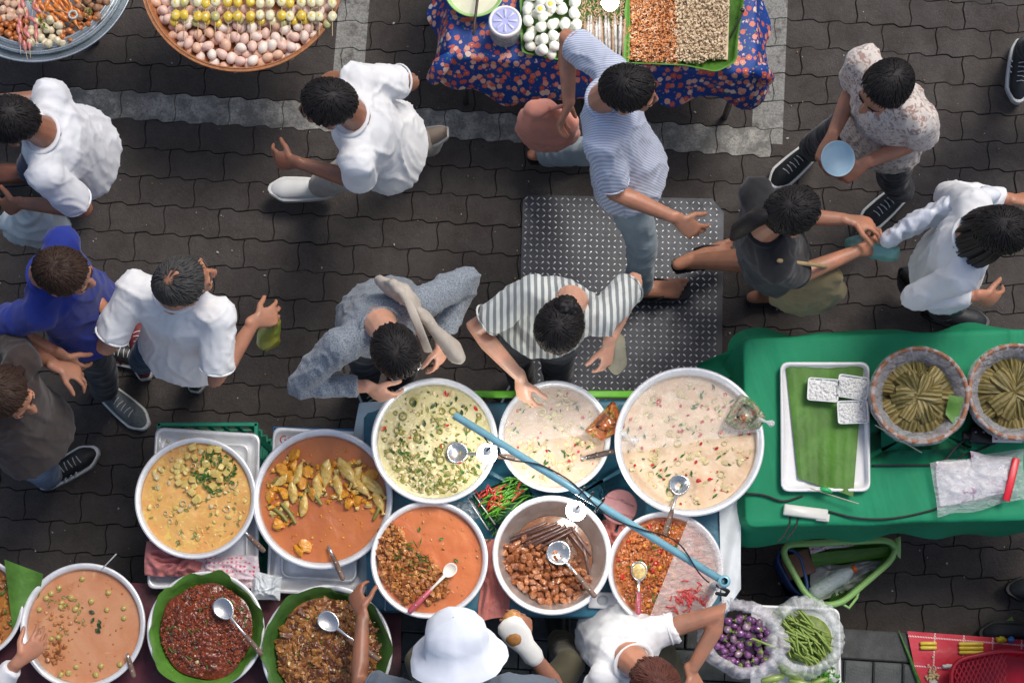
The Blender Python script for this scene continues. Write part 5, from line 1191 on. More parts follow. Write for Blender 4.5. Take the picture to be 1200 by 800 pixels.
def flatset(name, meshes, pts, label, cat, group, tilt=.25, ang=None):
    for i, (x, y, z) in enumerate(pts):
        o = bpy.data.objects.new(name, meshes[i % len(meshes)]); col.objects.link(o); o.location = (x, y, z); o.rotation_euler = (rnd.uniform(-tilt, tilt), rnd.uniform(-tilt, tilt), rnd.uniform(0, 6.28) if ang is None else ang+rnd.gauss(0, .35)); k = rnd.uniform(.8, 1.15); o.scale = (k, k, k); tag(o, label, cat, group)
flatset('green_chili', gm, [(*pf1(), .68+.0005*i) for i in range(60)], 'thin green chili in the small leaf tray', 'chili', 'green chilies in the leaf tray', ang=.5)
flatset('red_chili', rm, [(*pf2(), .69+.0005*i) for i in range(26)]+[(*pf1(), .71) for i in range(6)], 'small red chili in the left part of the leaf tray', 'chili', 'red chilies in the leaf tray')
b = MB(); 
for (a, bb, h0) in (((548, 584), (572, 620), .70), ((556, 580), (580, 614), .69)): tube(b, [W(*a, h0), W(*bb, h0)], (.007, .003), 8)
solo('steel_tongs', b, STEEL, 'steel tongs lying left of the chili tray', 'tongs')
crumple('herb_wrap', [(524, 590), (556, 586), (570, 606), (548, 612)], .668, .015, 4, BAGF, 'clear plastic wrap with herbs left of the chili tray', 'plastic wrap', seed=3, h=.01)
b = MB(); 
for i in range(50):
    q = W(590+rnd.gauss(0, 9), 612+rnd.gauss(0, 8), .672); a = rnd.uniform(0, 6.28); tube(b, [q, q+Vector((math.cos(a)*.018, math.sin(a)*.018, .004))], .0022, 5)
solo('herb_stalks', b, HERB, 'loose green herb stalks below the chili tray', 'herbs', kind='stuff')
# sauce bags that weigh the film down
SAU = NT('chili sauce in bag'); SAU.set(Base_Color=SAU.ramp(SAU.noise(32, 4, .6, dist=1), [(.35, (.52, .13, .02)), (.5, (.30, .07, .02)), (.58, (.62, .28, .06)), (.68, (.16, .16, .03))]), Roughness=.12, Coat_Weight=1.0, Coat_Roughness=.04); SAU.bump(SAU.noise(30, 4), .6, .01); SAU = SAU.m
SAU2 = NT('herb sauce in bag'); SAU2.set(Base_Color=SAU2.ramp(SAU2.noise(30, 4, .6, dist=1), [(.35, (.36, .10, .03)), (.48, (.45, .42, .32)), (.58, (.12, .20, .06)), (.68, (.60, .56, .48))]), Roughness=.12, Coat_Weight=1.0, Coat_Roughness=.04); SAU2.bump(SAU2.noise(30, 4), .6, .01); SAU2 = SAU2.m
def saubag(pts, z, mat, label, knot):
    P = [W(x, y, z) for x, y in pts]; c = sum(P, Vector())/len(P); b = MB(); n = 9; 
    vs = [c+UP*.022]; ring = dens(P, .014, 3); m = len(ring)
    for (k, dz) in ((.5, .02), (.82, .012), (1, 0), (.85, -.010), (.4, -.014)): vs += [c.lerp(q, k)+UP*dz for q in ring]
    vs.append(c-UP*.014); fs = [(0, 1+k, 1+(k+1) % m) for k in range(m)]
    for i in range(4): fs += [(1+i*m+k, 1+i*m+(k+1) % m, 1+(i+1)*m+(k+1) % m, 1+(i+1)*m+k) for k in range(m)]
    fs += [(len(vs)-1, 1+4*m+k, 1+4*m+(k+1) % m) for k in range(m)]
    b.add(vs, fs); t = solo('sauce_bag', b, mat, label, 'bag'); kb = MB(); k0 = W(*knot, z+.01); tube(kb, [c.lerp(k0, .6), c.lerp(k0, .85), k0, k0+(k0-c)*.25], [.012, .006, .004, .014], 10); kb.build('knotted_end', BAGW, t); return t
saubag([(719, 468), (734, 500), (706, 517), (684, 505)], .80, SAU, 'knotted bag of orange sauce between the two covered pans', (738, 512))
saubag([(868, 460), (884, 470), (898, 488), (890, 503), (864, 502), (848, 494)], .83, SAU2, 'knotted bag of green and white relish on the right rim of the largest pan', (898, 494))
# ------------------------------------------------------------------ lamp pole
t = thing('lamp_pole', W(849, 690, .0), 'pale blue pipe with two lit bulbs slanting over the central pans', 'lamp pole'); PIP = M('pale blue painted pipe', (.24, .52, .62), .25, .15, 20, coat=.4)
e0, e1 = W(532, 486, 1.22), W(848, 681, 1.08)
b = MB(); tube(b, [e0, e1], .0138, 16, cap='flat'); b.build('pipe', PIP, t)
b = MB(); tube(b, [e1-UP*.0, e1-UP*.05, Vector((e1.x, e1.y, .11))], .016, 16, cap='flat'); b.build('post', PIP, t)
b = MB(); lathe(b, [(.012, .03), (.020, .03), (.0225, .02), (.0225, -.03), (.018, -.03)], e1, 24); lathe(b, [(.012, .031), (.012, -.01), (.001, -.01)], e1, 20, 1); b.build('end_collar', [PIP, BLACKP], t)
b = MB(); q = Vector((e1.x+.006, e1.y-.02, e1.z-.12)); tube(b, [q+Vector((-.02, .01, .05)), q+Vector((.02, -.01, .03)), q+Vector((.018, -.02, -.04)), q+Vector((-.015, -.015, -.03))], .007, 8); b.build('clamp', RUBBER, t)
cb = MB(); pts = []
for i in range(90):
    s = .12+.84*i/89; q = e0.lerp(e1, s); a = s*46; off = .0175; dr = (e1-e0).normalized(); sd_ = Vector((-dr.y, dr.x, 0)).normalized(); loose = .02*max(0, math.sin(s*9))
    pts.append(q+sd_*(math.cos(a*.35)*(off+loose))+UP*(abs(math.sin(a*.35))*off+.004))
tube(cb, pts, .0028, 5); 
for s in (.47, .5, .54):
    q = e0.lerp(e1, s); tube(cb, [q+sd_*.03*math.cos(a)+UP*.024*math.sin(a)+dr*.004*math.sin(2*a) for a in [6.283*i/14 for i in range(14)]], .0025, 5, closed=True)
cb.build('cord', RUBBER, t)
EM = bpy.data.materials.new('lit bulb'); EM.use_nodes = True; EM.node_tree.nodes['Principled BSDF'].inputs['Emission Color'].default_value = (1, .97, .9, 1); EM.node_tree.nodes['Principled BSDF'].inputs['Emission Strength'].default_value = 50
def bulb(c, root, s=1):
    b = MB(); tube(b, [c+UP*.075*s, c+UP*.035*s], [.014*s, .016*s], 14, cap='flat'); so = b.build('lamp_socket', WHITEP, root); b = MB(); lathe(b, [(.012, .036), (.018, .024), (.030, .006), (.033, -.008), (.030, -.022), (.018, -.033), (.001, -.037)], (0, 0, 0), 28); b.v = [tuple(Vector(a)*s+c) for a in b.v]; b.build('bulb', EM, root)  # white socket colour stands in for the bulb's glare
for (x, y) in ((571, 531), (675, 598)):
    c = W(x, y, 1.06); bulb(c, t, 1.1); k = min(1, max(0, ((c-e0).dot(e1-e0))/(e1-e0).length_squared)); q = e0.lerp(e1, k); b = MB(); tube(b, [q, c+UP*.09, c+UP*.072], .003, 6); b.build('lamp_wire', RUBBER, t)
t = thing('hanging_lamp', W(715, 4, 1.0), 'lit bulb hanging over the dried fish at the top edge', 'lamp'); bulb(W(715, 2, 1.0), t); b = MB(); tube(b, [W(715, 2, 1.07), W(722, -60, 1.4), W(722, -120, 1.6)], .003, 6); b.build('lamp_wire', RUBBER, t)
# ------------------------------------------------------------------ green table
t = tray([(914, 424), (1019, 424), (1020, 576), (915, 576)], ZG+.03, 'white enamel tray lined with a banana leaf on the green cloth', rim=.016, mat=M('white enamel', (.8, .8, .8), .25, .05, coat=.4), up=.022, name='enamel_tray')
zt = ZG+.016
P4 = [W(921, 428, zt), W(1012, 429, zt), W(1000, 582, zt+.018), W(935, 560, zt)]
g_ = quadgrid(P4, 20, 30, lambda u, v: .004*math.sin(u*9+v)+.002*math.sin(u*31)); sheet('banana_leaf', g_, LEAF_B, 'flat bright banana leaf lying in the white enamel tray', 'leaf')
CLR = M('frosted clear plastic', (.86, .88, .87), .25, .04, coat=.2)
WSW = M('coconut bed', (.84, .84, .81), .7, .04)
def ricebox(x, y, a, label):
    c = W(x, y, zt+.01); t = thing('rice_box', c-UP*.006, label, 'box', 'clear boxes of white sweets'); b = MB(); w, d, h = .118, .088, .03
    Mx = Matrix.Rotation(a, 3, 'Z'); lv = []
    for (k, z) in ((.86, .0), (.94, h*.8), (1.0, h), (1.0, h+.003), (.92, h+.003), (.84, .004)): 
        ring = dens([Vector((-w/2*k, -d/2*k, 0)), Vector((w/2*k, -d/2*k, 0)), Vector((w/2*k, d/2*k, 0)), Vector((-w/2*k, d/2*k, 0))], .012, 3); ring = ring[:]; lv.append((ring, z))
    n = min(len(r_) for r_, _ in lv)
    vs = []
    for r_, z in lv:
        for i in range(n): q = r_[int(i*len(r_)/n)]; vs.append(c+Mx @ Vector((q.x, q.y, z)))
    fs = [(i*n+k, i*n+(k+1) % n, (i+1)*n+(k+1) % n, (i+1)*n+k) for i in range(5) for k in range(n)]; b.add(vs, fs).build('box_shell', CLR, t)
    it = [(BL['crumb'][rnd.randrange(6)][0]*.007, BL['crumb'][0][1], rrot(), tuple(c+Mx @ Vector((rnd.uniform(-.048, .048), rnd.uniform(-.034, .034), .014+rnd.uniform(0, .014)))), 0) for _ in range(340)]
    k_ = MB(); box(k_, c+UP*.016, (.106, .076, .020), a, 0, .005); k_.build('sweet_bed', WSW, t)
    stuff('white_sweets', it, [M('white coconut', (.85, .85, .82), .6, .08)], t)
ricebox(963, 458, -.08, 'clear box of white sweets, leftmost in the enamel tray'); ricebox(998, 455, -.15, 'clear box of white sweets at the upper right corner of the leaf'); ricebox(998, 484, .03, 'clear box of white sweets, lowest of the three on the leaf')
def skewerstick(a, bb, c, label):
    b = MB(); q0, q1 = W(*a, ZG+.05), W(*bb, ZG+.045); tube(b, [q0, q0.lerp(q1, .5)-UP*.003, q1], [(.006, .002)]*3, 6); s_ = solo('bamboo_clip', b, M('pale bamboo', (.62, .55, .40), .6, .15), label, 'stick'); g2 = MB(); q = W(*c, ZG+.055); ell(g2, q, (.022, .010, .008), rotm(-.35), nz=.3, sub=2); g2.build('green_tie', M('green tie', (.01, .42, .12), .4), s_)
skewerstick((950, 572), (1006, 590), (968, 574), 'split bamboo stick with a green tie across the foot of the enamel tray'); skewerstick((1026, 498), (1080, 530), (1057, 508), 'split bamboo stick with a green tie beside the full basket')
# baskets of wrapped bundles
WRAP = NT('dried leaf wrap'); oi_ = WRAP.n('ShaderNodeObjectInfo'); w_ = WRAP.n('ShaderNodeTexWave', bands_direction='Y'); w_.inputs['Scale'].default_value = 20; w_.inputs['Distortion'].default_value = 2; WRAP.l(WRAP.coord(), w_.inputs[0]); WRAP.set(Base_Color=WRAP.mix(w_.outputs[1], WRAP.mix(oi_.outputs['Random'], (.045, .036, .006), (.17, .13, .03)), WRAP.mix(oi_.outputs['Random'], (.13, .11, .025), (.36, .29, .12))), Roughness=.5); WRAP.bump(w_.outputs[1], .5, .004); WRAP = WRAP.m
WICK = M('red brown wicker', (.34, .15, .08), .6, .35, 60, .6, 90)
def wrapmesh(L, w, seed):
    b = MB(); q = random.Random(seed); n = 7; vs = []; fs = []
    for i in range(n):
        t_ = i/(n-1); x = L*t_; ww = w*(.25+1.0*t_**.7)*(1 if i < n-1 else .8); h = .012+.015*math.sin(t_*2.6)
        for (y, z) in ((-1, -.008), (-1, .3), (-.62, .85), (-.25, .72), (.05, 1.0), (.4, .75), (.75, .85), (1, .3), (1, -.008)): vs.append((x, y*ww, z*h+q.uniform(-.0008, .0008)-.01*t_*t_))
    m = 9
    for i in range(n-1):
        for k in range(m-1): fs.append((i*m+k, (i+1)*m+k, (i+1)*m+k+1, i*m+k+1))
    fs.append(tuple(range((n-1)*m, n*m))); return b.add(vs, fs).mesh('leaf_wrapped_bundle', WRAP, smooth=False)
wm = [wrapmesh(.105, .032, i) for i in range(4)]
def basket(px, py, rpx, label, lab2, rot0, hole):
    zr = ZG+.15; c = W(px, py, zr); r_ = rpx*mpp(px, py, zr); t = thing('wicker_basket', (c.x, c.y, ZG), label, 'basket'); b = MB()
    lathe(b, [(.001, -.148), (r_*.8, -.148), (r_*.97, -.02), (r_*.99, 0), (r_*.93, .001), (r_*.9, -.03), (r_*.76, -.14), (.001, -.14)], c, 72); b.build('basket_body', WICK, t)
    b = MB(); pts = [c+Vector((math.cos(a)*r_*.965, math.sin(a)*r_*.965, .004)) for a in [6.2832*i/110 for i in range(110)]]; tube(b, pts, [(.0075+.0022*(i % 2)) for i in range(110)], 7, closed=True); b.build('woven_rim', WICK, t)
    b = MB(); vs = []; fs = []; N = 90
    for j in range(N):
        a = 6.2832*j/N; w = noise.noise(Vector((math.cos(a)*3, math.sin(a)*3, px)))
        for (k, z) in ((.70, -.06), (.76+.03*w, -.028), (.84, -.012+.008*w), (.95, .010), (1.0+.02*w, .012), (1.035+.03*w, -.02)): vs.append((c.x+math.cos(a)*r_*k, c.y+math.sin(a)*r_*k, c.z+z+.005*math.sin(a*23+w*5)))
    for j in range(N):
        l = (j+1) % N
        for i in range(5): fs.append((j*6+i, l*6+i, l*6+i+1, j*6+i+1))
    b.add(vs, fs).build('plastic_liner', BAGF, t)
    b = MB(); lathe(b, [(.001, -.055), (r_*.74, -.06)], c, 40); b.build('filling', M('olive leaf bed', (.09, .08, .025), .8), t)  # plain dark olive bed under the bundles
    pts = []
    N1 = 13
    for i in range(N1): pts.append((i*6.2832/N1+rnd.uniform(-.07, .07), r_*.74, .0, 0))
    for i in range(8): pts.append((i*6.2832/8+rnd.uniform(-.15, .15)+.2, r_*.56, .016, 1))
    for i in range(0 if hole else 6): pts.append((i*6.2832/6+rnd.uniform(-.15, .15), r_*.46, .027, 2))
    for i, (a, rr, z, ly) in enumerate(pts):
        o = bpy.data.objects.new('leaf_wrapped_bundle', wm[i % 4]); col.objects.link(o); ux_, uy_ = math.cos(a), math.sin(a); L_ = .105
        o.location = (c.x+ux_*(rr-L_), c.y+uy_*(rr-L_), c.z-.045+z); o.rotation_euler = (rnd.uniform(-.2, .2), .05+rnd.uniform(-.08, .14), a+(rnd.gauss(0, .55) if hole and ly else rnd.gauss(0, .07))); o.scale = (1, rnd.uniform(.8, 1.25), rnd.uniform(.8, 1.3)); tag(o, lab2, 'food', 'bundles '+lab2[20:])
    return c, r_
c, r_ = basket(1078, 463, 57.5, 'wicker basket with plastic liner and a neat fan of leaf bundles, beside the enamel tray', 'leaf wrapped bundle fanned in the basket beside the enamel tray', 0, False)
basket(1191, 459, 57, 'wicker basket of leaf bundles cut by the right edge of the green table', 'leaf wrapped bundle in the basket at the right edge', 0, True)
b = MB(); P4 = [W(1112, 462, ZG+.15), W(1130, 466, ZG+.15), W(1120, 500, ZG+.15), W(1108, 485, ZG+.14)]
sheet('leaf_scrap', quadgrid(P4, 4, 8, lambda u, v: .004*math.sin(v*6)), LEAF_A, 'pale green leaf scrap tucked in the liner of the fuller basket', 'leaf')
# cords
def cord(pts, z, r, label, mat=RUBBER, name='electric_cable'):
    P = [W(x, y, zz if False else z) if len((x, y)) == 2 else 0 for x, y in pts]; Q = []
    for i in range(len(P)-1):
        p0, p1, p2, p3 = P[max(0, i-1)], P[i], P[i+1], P[min(len(P)-1, i+2)]
        for k in range(8): t_ = k/8; Q.append(.5*((2*p1)+(p2-p0)*t_+(2*p0-5*p1+4*p2-p3)*t_*t_+(3*p1-p0-3*p2+p3)*t_**3))
    Q.append(P[-1]); b = MB(); tube(b, Q, r, 7); return solo(name, b, mat, label, 'cord')
cord([(1134, 512), (1120, 524), (1108, 538), (1094, 544), (1060, 545), (1023, 545)], ZG+.008, .0045, 'black cord running left from the plug towards the enamel tray'); cord([(1163, 520), (1150, 526), (1132, 532), (1122, 538)], ZG+.008, .0035, 'thin black cord between the plug and the clear bags')
cord([(874, 578), (895, 580), (918, 587), (940, 581)], ZG+.008, .0045, 'black cord from the left edge of the green cloth to the white adaptor'); cord([(972, 599), (1000, 606), (1030, 608), (1060, 605), (1090, 598), (1101, 594)], ZG+.008, .004, 'black cord from the white adaptor to the clear bags'); cord([(926, 604), (925, 615), (918, 628), (912, 634)], ZG+.004, .0035, 'thin black cord hanging below the white adaptor'); cord([(936, 604), (932, 618), (922, 632)], ZG+.004, .0035, 'second thin black cord hanging below the white adaptor')
b = MB(); box(b, W(944, 600, ZG+.018), (.165, .042, .024), -.13, 0, .005); box(b, W(964, 606, ZG+.016), (.05, .03, .02), -.13, 0, .004); solo('power_adaptor', b, M('off white plastic', (.66, .66, .60), .4, .1), 'off white power adaptor on the green cloth below the enamel tray', 'adaptor')
b = MB(); c = W(1152, 510, ZG+.02); box(b, c, (.10, .062, .03), -.1, 0, .006); box(b, c+Vector((-.062, .0, 0)), (.035, .03, .022), -.1, 0, .005); pg = solo('black_plug', b, BLACKP, 'black multi plug beside the right hand basket', 'plug'); b = MB()
for k in (-1, 0, 1): ell(b, c+Vector((.03*k, .012, .015)), (.006, .006, .003), sub=1)
b.build('socket_hole', DARKSTEEL, pg)
b = MB(); q = W(1180, 514, ZG+.05); box(b, q, (.11, .028, .004), -.02, 0, .001); o = solo('ribbon_tag', b, M('white paper tag', (.8, .78, .76), .6, .1), 'white tag with red marks at the foot of the right hand basket', 'tag'); b = MB()
for i in range(5): box(b, q+Vector((-.04+.02*i, .002*math.sin(i*3), .0025)), (.012, .006, .001), .4*math.sin(i*2))
b.build('red_mark', M('red ink', (.7, .04, .03), .5), o, smooth=False)
PRN = NT('printed plastic bag'); pr = PRN.noise(28, 3, .5, dist=2.5); mk = PRN.math('MULTIPLY', PRN.ramp(pr, [(.56, 0.), (.6, 1.)]), PRN.ramp(PRN.noise(6), [(.5, 0.), (.6, 1.)])); PRN.set(Base_Color=PRN.mix(mk, (.80, .77, .80), (.42, .03, .30)), Roughness=.3); PRN.bump(PRN.noise(16, 4, .6), .7, .015); PRN = PRN.m
b0 = crumple('packet_of_bags', [(1096, 541), (1148, 537), (1160, 582), (1103, 594)], ZG+.012, .010, 3, PRN, 'clear packet of white bags with purple print on the green cloth', 'packet', seed=3, h=.012)
b1 = crumple('packet_of_bags', [(1136, 530), (1192, 536), (1188, 574), (1142, 586)], ZG+.026, .010, 3, PRN, 'white bags with a red printed band, right of the purple print', 'packet', seed=7, h=.012)
b = MB(); q0, q1 = W(1191, 537, ZG+.054), W(1179, 586, ZG+.054); tube(b, [q0, q0.lerp(q1, .5)+UP*.004, q1], [(.014, .002)]*3, 8, side=(1, 0, 0)); 
k = MB(); box(k, (0, 0, 0), (1, 1, 1)); b.build('red_band', M('red printed band', (.72, .02, .04), .35, .2), b1)
crumple('clear_sleeve', [(1090, 542), (1200, 526), (1204, 586), (1096, 606)], ZG+.034, .010, 4, BAGF, 'clear plastic sleeve around the printed bags', 'plastic sleeve', seed=9, h=.014)
# green basket on the ground
def openbasket(poly, z0, z1, mat, label, name, inset=.80, handle=None, group=None, rimr=.013):
    P = [W(x, y, z1) for x, y in poly]; c = sum(P, Vector())/len(P); t = thing(name, (c.x, c.y, z0), label, 'basket'); top = dens(P, .07, 6); n = len(top); b = MB()
    vs = []; lv = ((1, 0), (.985, -.02), ((1+inset)/2, -(z1-z0)/2), (inset, -(z1-z0)+.004))
    for (k, dz) in lv: vs += [c.lerp(q, k)+UP*dz for q in top]
    fs = [(i*n+k, i*n+(k+1) % n, (i+1)*n+(k+1) % n, (i+1)*n+k) for i in range(3) for k in range(n)]; fs.append(tuple(3*n+k for k in range(n))); b.add(vs, fs).build('wall', mat, t)
    b = MB(); tube(b, top, (rimr*1.4, rimr), 8, closed=True) if False else tube(b, top, [(rimr, rimr)]*n, 8, closed=True); b.build('rim', mat, t)
    b = MB()
    for k in range(0, n, 3): q = top[k]; tube(b, [c.lerp(q, .99)-UP*.03, c.lerp(q, inset+.01)-UP*(z1-z0-.02)], .003, 5)
    b.build('ribs', mat, t)
    if handle: b = MB(); tube(b, [W(x, y, z1-.02) for x, y in handle], .006, 8); b.build('handle', mat, t)
    return t
LG = M('light green plastic', (.30, .55, .16), .35, .15, 12); 
openbasket([(912, 638), (1052, 632), (1052, 650), (980, 712), (948, 704)], .02, .30, LG, 'light green plastic basket on the ground below the green table', 'laundry_basket', handle=[(985, 706), (995, 712), (1004, 700), (1006, 692)])
openbasket([(905, 646), (935, 640), (950, 700), (935, 700)], .02, .25, M('navy plastic', (.02, .06, .22), .4), 'navy blue basket edge showing left of the light green one', 'blue_basket', inset=.85, rimr=.008)
b = MB(); box(b, W(934, 662, .22), (.12, .10, .07), .35, 0, .006); solo('brown_carton', b, M('brown card', (.20, .10, .07), .8, .25), 'brown carton in the left part of the light green basket', 'box')
P4 = [W(950, 648, .26), W(1040, 640, .26), W(1042, 652, .24), W(952, 664, .24)]; sheet('leaf_strip', quadgrid(P4, 16, 6, lambda u, v: .008*math.sin(v*3)), LEAF_B, 'strip of banana leaf across the light green basket', 'leaf')
crumple('bag_in_basket', [(950, 662), (1034, 656), (1030, 676), (950, 706)], .17, .03, 4, M('grey white bag', (.55, .57, .58), .3, .2, 14, .6, 40), 'crumpled whitish bag under the water bottle', 'bag', seed=5, h=.02)
crumple('foil_packet', [(950, 638), (1000, 632), (1008, 636), (952, 648)], .27, .012, 3, CHK, 'shiny packet at the top of the light green basket', 'packet', seed=2, h=.006)
crumple('banana_leaf_trimming', [(958, 690), (1000, 676), (1000, 690), (976, 706)], .16, .015, 3, LEAF_D, 'dark leaf trimming at the bottom of the light green basket', 'leaf', seed=2, h=.006)
q0, q1 = W(951, 697, .245), W(1003, 665, .27); d = (q1-q0); b = MB(); L_ = d.length; d.normalize()
prof = [(0, .026), (.08, .031)]+[(.08+.62*i/18, .031+.0014*(i % 2)) for i in range(1, 18)]+[(.74, .030), (.84, .022), (.90, .013), (.93, .012)]
tube(b, [q0+d*L_*k for k, _ in prof], [r_ for _, r_ in prof], 18, cap='flat'); BOT = plastic_film('bottle plastic', (.75, .86, .86), .55, .4, 40, .08); bo = solo('water_bottle', b, BOT, 'clear water bottle with orange cap in the light green basket', 'bottle'); b = MB(); tube(b, [q0+d*L_*.93, q0+d*L_*1.0], .0155, 16, cap='flat'); b.build('cap', M('orange cap', (.85, .13, .01), .35, .1), bo)
# ------------------------------------------------------------------ lower middle: vegetables in bags
tp = [(880, 708), (984, 712), (988, 900), (878, 900)]
tray(tp, .60, 'white tray under the bags of eggplants and beans', rim=.014, mat=WHITEP, up=.012, name='white_tray')
zz = .60; P = [W(x, y, zz-.026) for x, y in tp]; legs_table('low_stand', [q.lerp(sum(P, Vector())/4, .06) for q in P], zz-.028, 'low stand under the white vegetable tray', 'stand', PLY)
def vegbag(px, py, rx, ry, z, label, rot=0, seed=1, mat=None):
    # an open bag: a soft belly with a rolled, crinkled mouth
    c = W(px, py, z); m = mpp(px, py, z); b = MB(); N = 96; vs = []; fs = []; lv = ((.80, -.10), (.98, -.08), (1.03, -.04), (.98, .0), (.90, .022), (.80, .03), (.72, .018), (.70, -.005))
    for (k, dz) in lv:
        for j in range(N):
            a = 6.2832*j/N; w = noise.noise(Vector((math.cos(a)*2, math.sin(a)*2, seed+dz*6))); f_ = (abs(math.sin(a*13+w*9))-.5)*.030*(1 if dz > -.05 else .3)+.02*noise.noise(Vector((math.cos(a)*9, math.sin(a)*9, seed+dz*20))); k2 = k*(1+.10*w+f_*.8)+f_*.4
            x, y = math.cos(a)*rx*m*k2, math.sin(a)*ry*m*k2; vs.append((c.x+x*math.cos(rot)-y*math.sin(rot), c.y+x*math.sin(rot)+y*math.cos(rot), c.z+dz+.016*w+f_*.8))
    for i in range(len(lv)-1):
        for j in range(N): l = (j+1) % N; fs.append((i*N+j, i*N+l, (i+1)*N+l, (i+1)*N+j))
    return solo('open_plastic_bag', b.add(vs, fs), mat or BAGF, label, 'bag')
BV = plastic_film('crinkled bag with purple tint', (.95, .92, .98), .5, .5, 20, .15)
vegbag(871, 748, 54, 44, .66, 'open plastic bag brimming with small purple eggplants', -.35, 2, BV); vegbag(944, 747, 46, 46, .66, 'open plastic bag of cut green beans beside the purple eggplants', -.5, 5, plastic_film('clear crinkled bag', (.95, .98, .97), .5, .5, 20, .15))
PUR = M('purple eggplant skin', (.11, .015, .13), .2, .45, 30, coat=.6, c2=(.30, .12, .30)); PURL = M('pale purple eggplant skin', (.30, .13, .28), .2, .5, 25, coat=.6, c2=(.5, .35, .42)); STM = M('green stem', (.22, .32, .06), .6, .3)
def eggpl(mat, seed):
    b = MB(); ell(b, (0, 0, 0), (.0155, .0135, .0135), None, 2, 0, .12, seed); ell(b, (.012, 0, 0), (.006, .009, .009), None, 1, 1, .4, seed); tube(b, [(.014, 0, 0), (.026, .003*(seed-1), .004)], .0022, 5, mi=1); return b.mesh('small_eggplant', [mat, STM])
em = [eggpl(PUR, 0), eggpl(PUR, 1), eggpl(PUR, 2), eggpl(PURL, 1), eggpl(PUR, 3)]
ep = inpoly([(838, 735), (862, 722), (890, 728), (908, 748), (912, 764), (895, 778), (868, 784), (846, 768), (834, 750)], .66)
pts = [(x, y, .62) for x, y in spread(ep, 60, .028)]+[(x, y, .64) for x, y in spread(ep, 75, .026, 6000)]+[(x, y, .655) for x, y in spread(ep, 40, .03)]
copyset('small_eggplant', em, pts, 'small glossy purple eggplant in the open bag', 'eggplant', 'small purple eggplants in the bag')
b = MB(); ell(b, W(871, 750, .615), (.10, .08, .03)); solo('bag_bed', b, M('dark eggplant bed', (.03, .008, .03), .6), 'dark heap beneath the purple eggplants', 'eggplants', kind='stuff')
BEAN = M('green bean skin', (.22, .36, .05), .45, .35, 40, c2=(.36, .46, .10)); bm_ = []
for i in range(4): b = MB(); k = rnd.uniform(-.006, .006); tube(b, [(-.035, 0, 0), (0, k, .001), (.035, 0, 0)], [.0034, .0042, .0034], 7); bm_.append(b.mesh('bean', BEAN))
bp = inpoly([(918, 720), (950, 722), (968, 745), (976, 764), (966, 780), (942, 776), (918, 755)], .65)
b = MB(); ell(b, W(944, 748, .595), (.10, .09, .02)); solo('bean_bed', b, BEAN, 'heap of beans beneath the loose cut beans', 'beans', kind='stuff')
flatset('bean', bm_, [(*bp(), .60+.0004*i) for i in range(190)], 'cut green bean in the open bag beside the eggplants', 'bean', 'cut beans in the bag', ang=-.8)
b = MB(); q0, q1 = W(882, 748, .69), W(908, 758, .69); tube(b, [q0, q1], .0045, 8); solo('long_bean', b, BEAN, 'single green bean lying on the purple eggplants', 'bean')
OK_ = M('pale green cucumber', (.22, .36, .06), .4, .3, 20, coat=.2, c2=(.42, .5, .15))
for i, (x, y, a, k) in enumerate(((918, 782, -.5, 1), (928, 790, -.4, 1.1), (945, 790, -.3, .9), (905, 795, .2, 1), (938, 800, -.2, 1), (960, 798, .3, .8), (915, 806, -.6, 1))):
    b = MB(); q = W(x, y, .63); d = Vector((math.cos(a), math.sin(a), 0)); tube(b, [q-d*.035*k, q+UP*.004, q+d*.035*k], [.010*k, .0135*k, .011*k], 12); solo('cucumber', b, OK_, 'short pale green cucumber below the bag of beans', 'cucumber', 'short cucumbers below the beans')
b = MB(); 
for i in range(70): q = W(965+rnd.gauss(0, 9), 797+rnd.gauss(0, 6), .625); v, f = leafbit(.018, .009); b.add([q+rotm(rnd.uniform(0, 6), rnd.uniform(-.6, .6)) @ Vector(a) for a in v], [tuple(a) for a in f.tolist()])
solo('leafy_greens', b, M('leafy green', (.10, .32, .04), .5, .4, 30), 'bunch of leafy greens right of the short cucumbers', 'greens', kind='stuff')
# ------------------------------------------------------------------ red checked cloth at the lower right
RC = NT('red checked plastic'); co_ = RC.coord(); sp_ = RC.n('ShaderNodeSeparateXYZ'); mp_ = RC.n('ShaderNodeMapping'); mp_.inputs['Rotation'].default_value = (0, 0, -RANG+.02); RC.l(co_, mp_.inputs[0]); RC.l(mp_.outputs[0], sp_.inputs[0])
def lines(o, w, k): m_ = RC.math('FRACT', RC.math('MULTIPLY', o, k)); return RC.math('LESS_THAN', m_, w)
ln = RC.math('MAXIMUM', lines(sp_.outputs[0], .05, 8.6), lines(sp_.outputs[1], .05, 8.6)); dash = RC.math('LESS_THAN', RC.math('FRACT', RC.math('MULTIPLY', RC.math('ADD', sp_.outputs[0], sp_.outputs[1]), 95)), .6)
RC.set(Base_Color=RC.mix(RC.math('MULTIPLY', ln, dash), RC.mix(RC.noise(8), (.52, .015, .03), (.66, .03, .06)), (.8, .66, .66)), Roughness=.35); RC.bump(RC.noise(10, 3), .4, .01); RC = RC.m
P4 = [W(1063, 739, .125), W(1240, 752, .125), W(1240, 900, .125), W(1096, 900, .125)]; sheet('red_checked_cloth', quadgrid(P4, 30, 30, lambda u, v: .003+.003*noise.noise(Vector((u*9, v*9, 1)))), RC, 'red plastic cloth with dashed white checks at the lower right corner', 'cloth')
b = MB(); tube(b, [W(1053, 738, .125), W(1066, 770, .124), W(1078, 802, .124)], [.002, .007, .010], 8, side=(1, 0, 0)); solo('green_leaf_blade', b, HERB, 'narrow green leaf along the left edge of the red checked cloth', 'leaf')
PKY = M('yellow biscuit packet', (.80, .60, .06), .35, .15, 20)
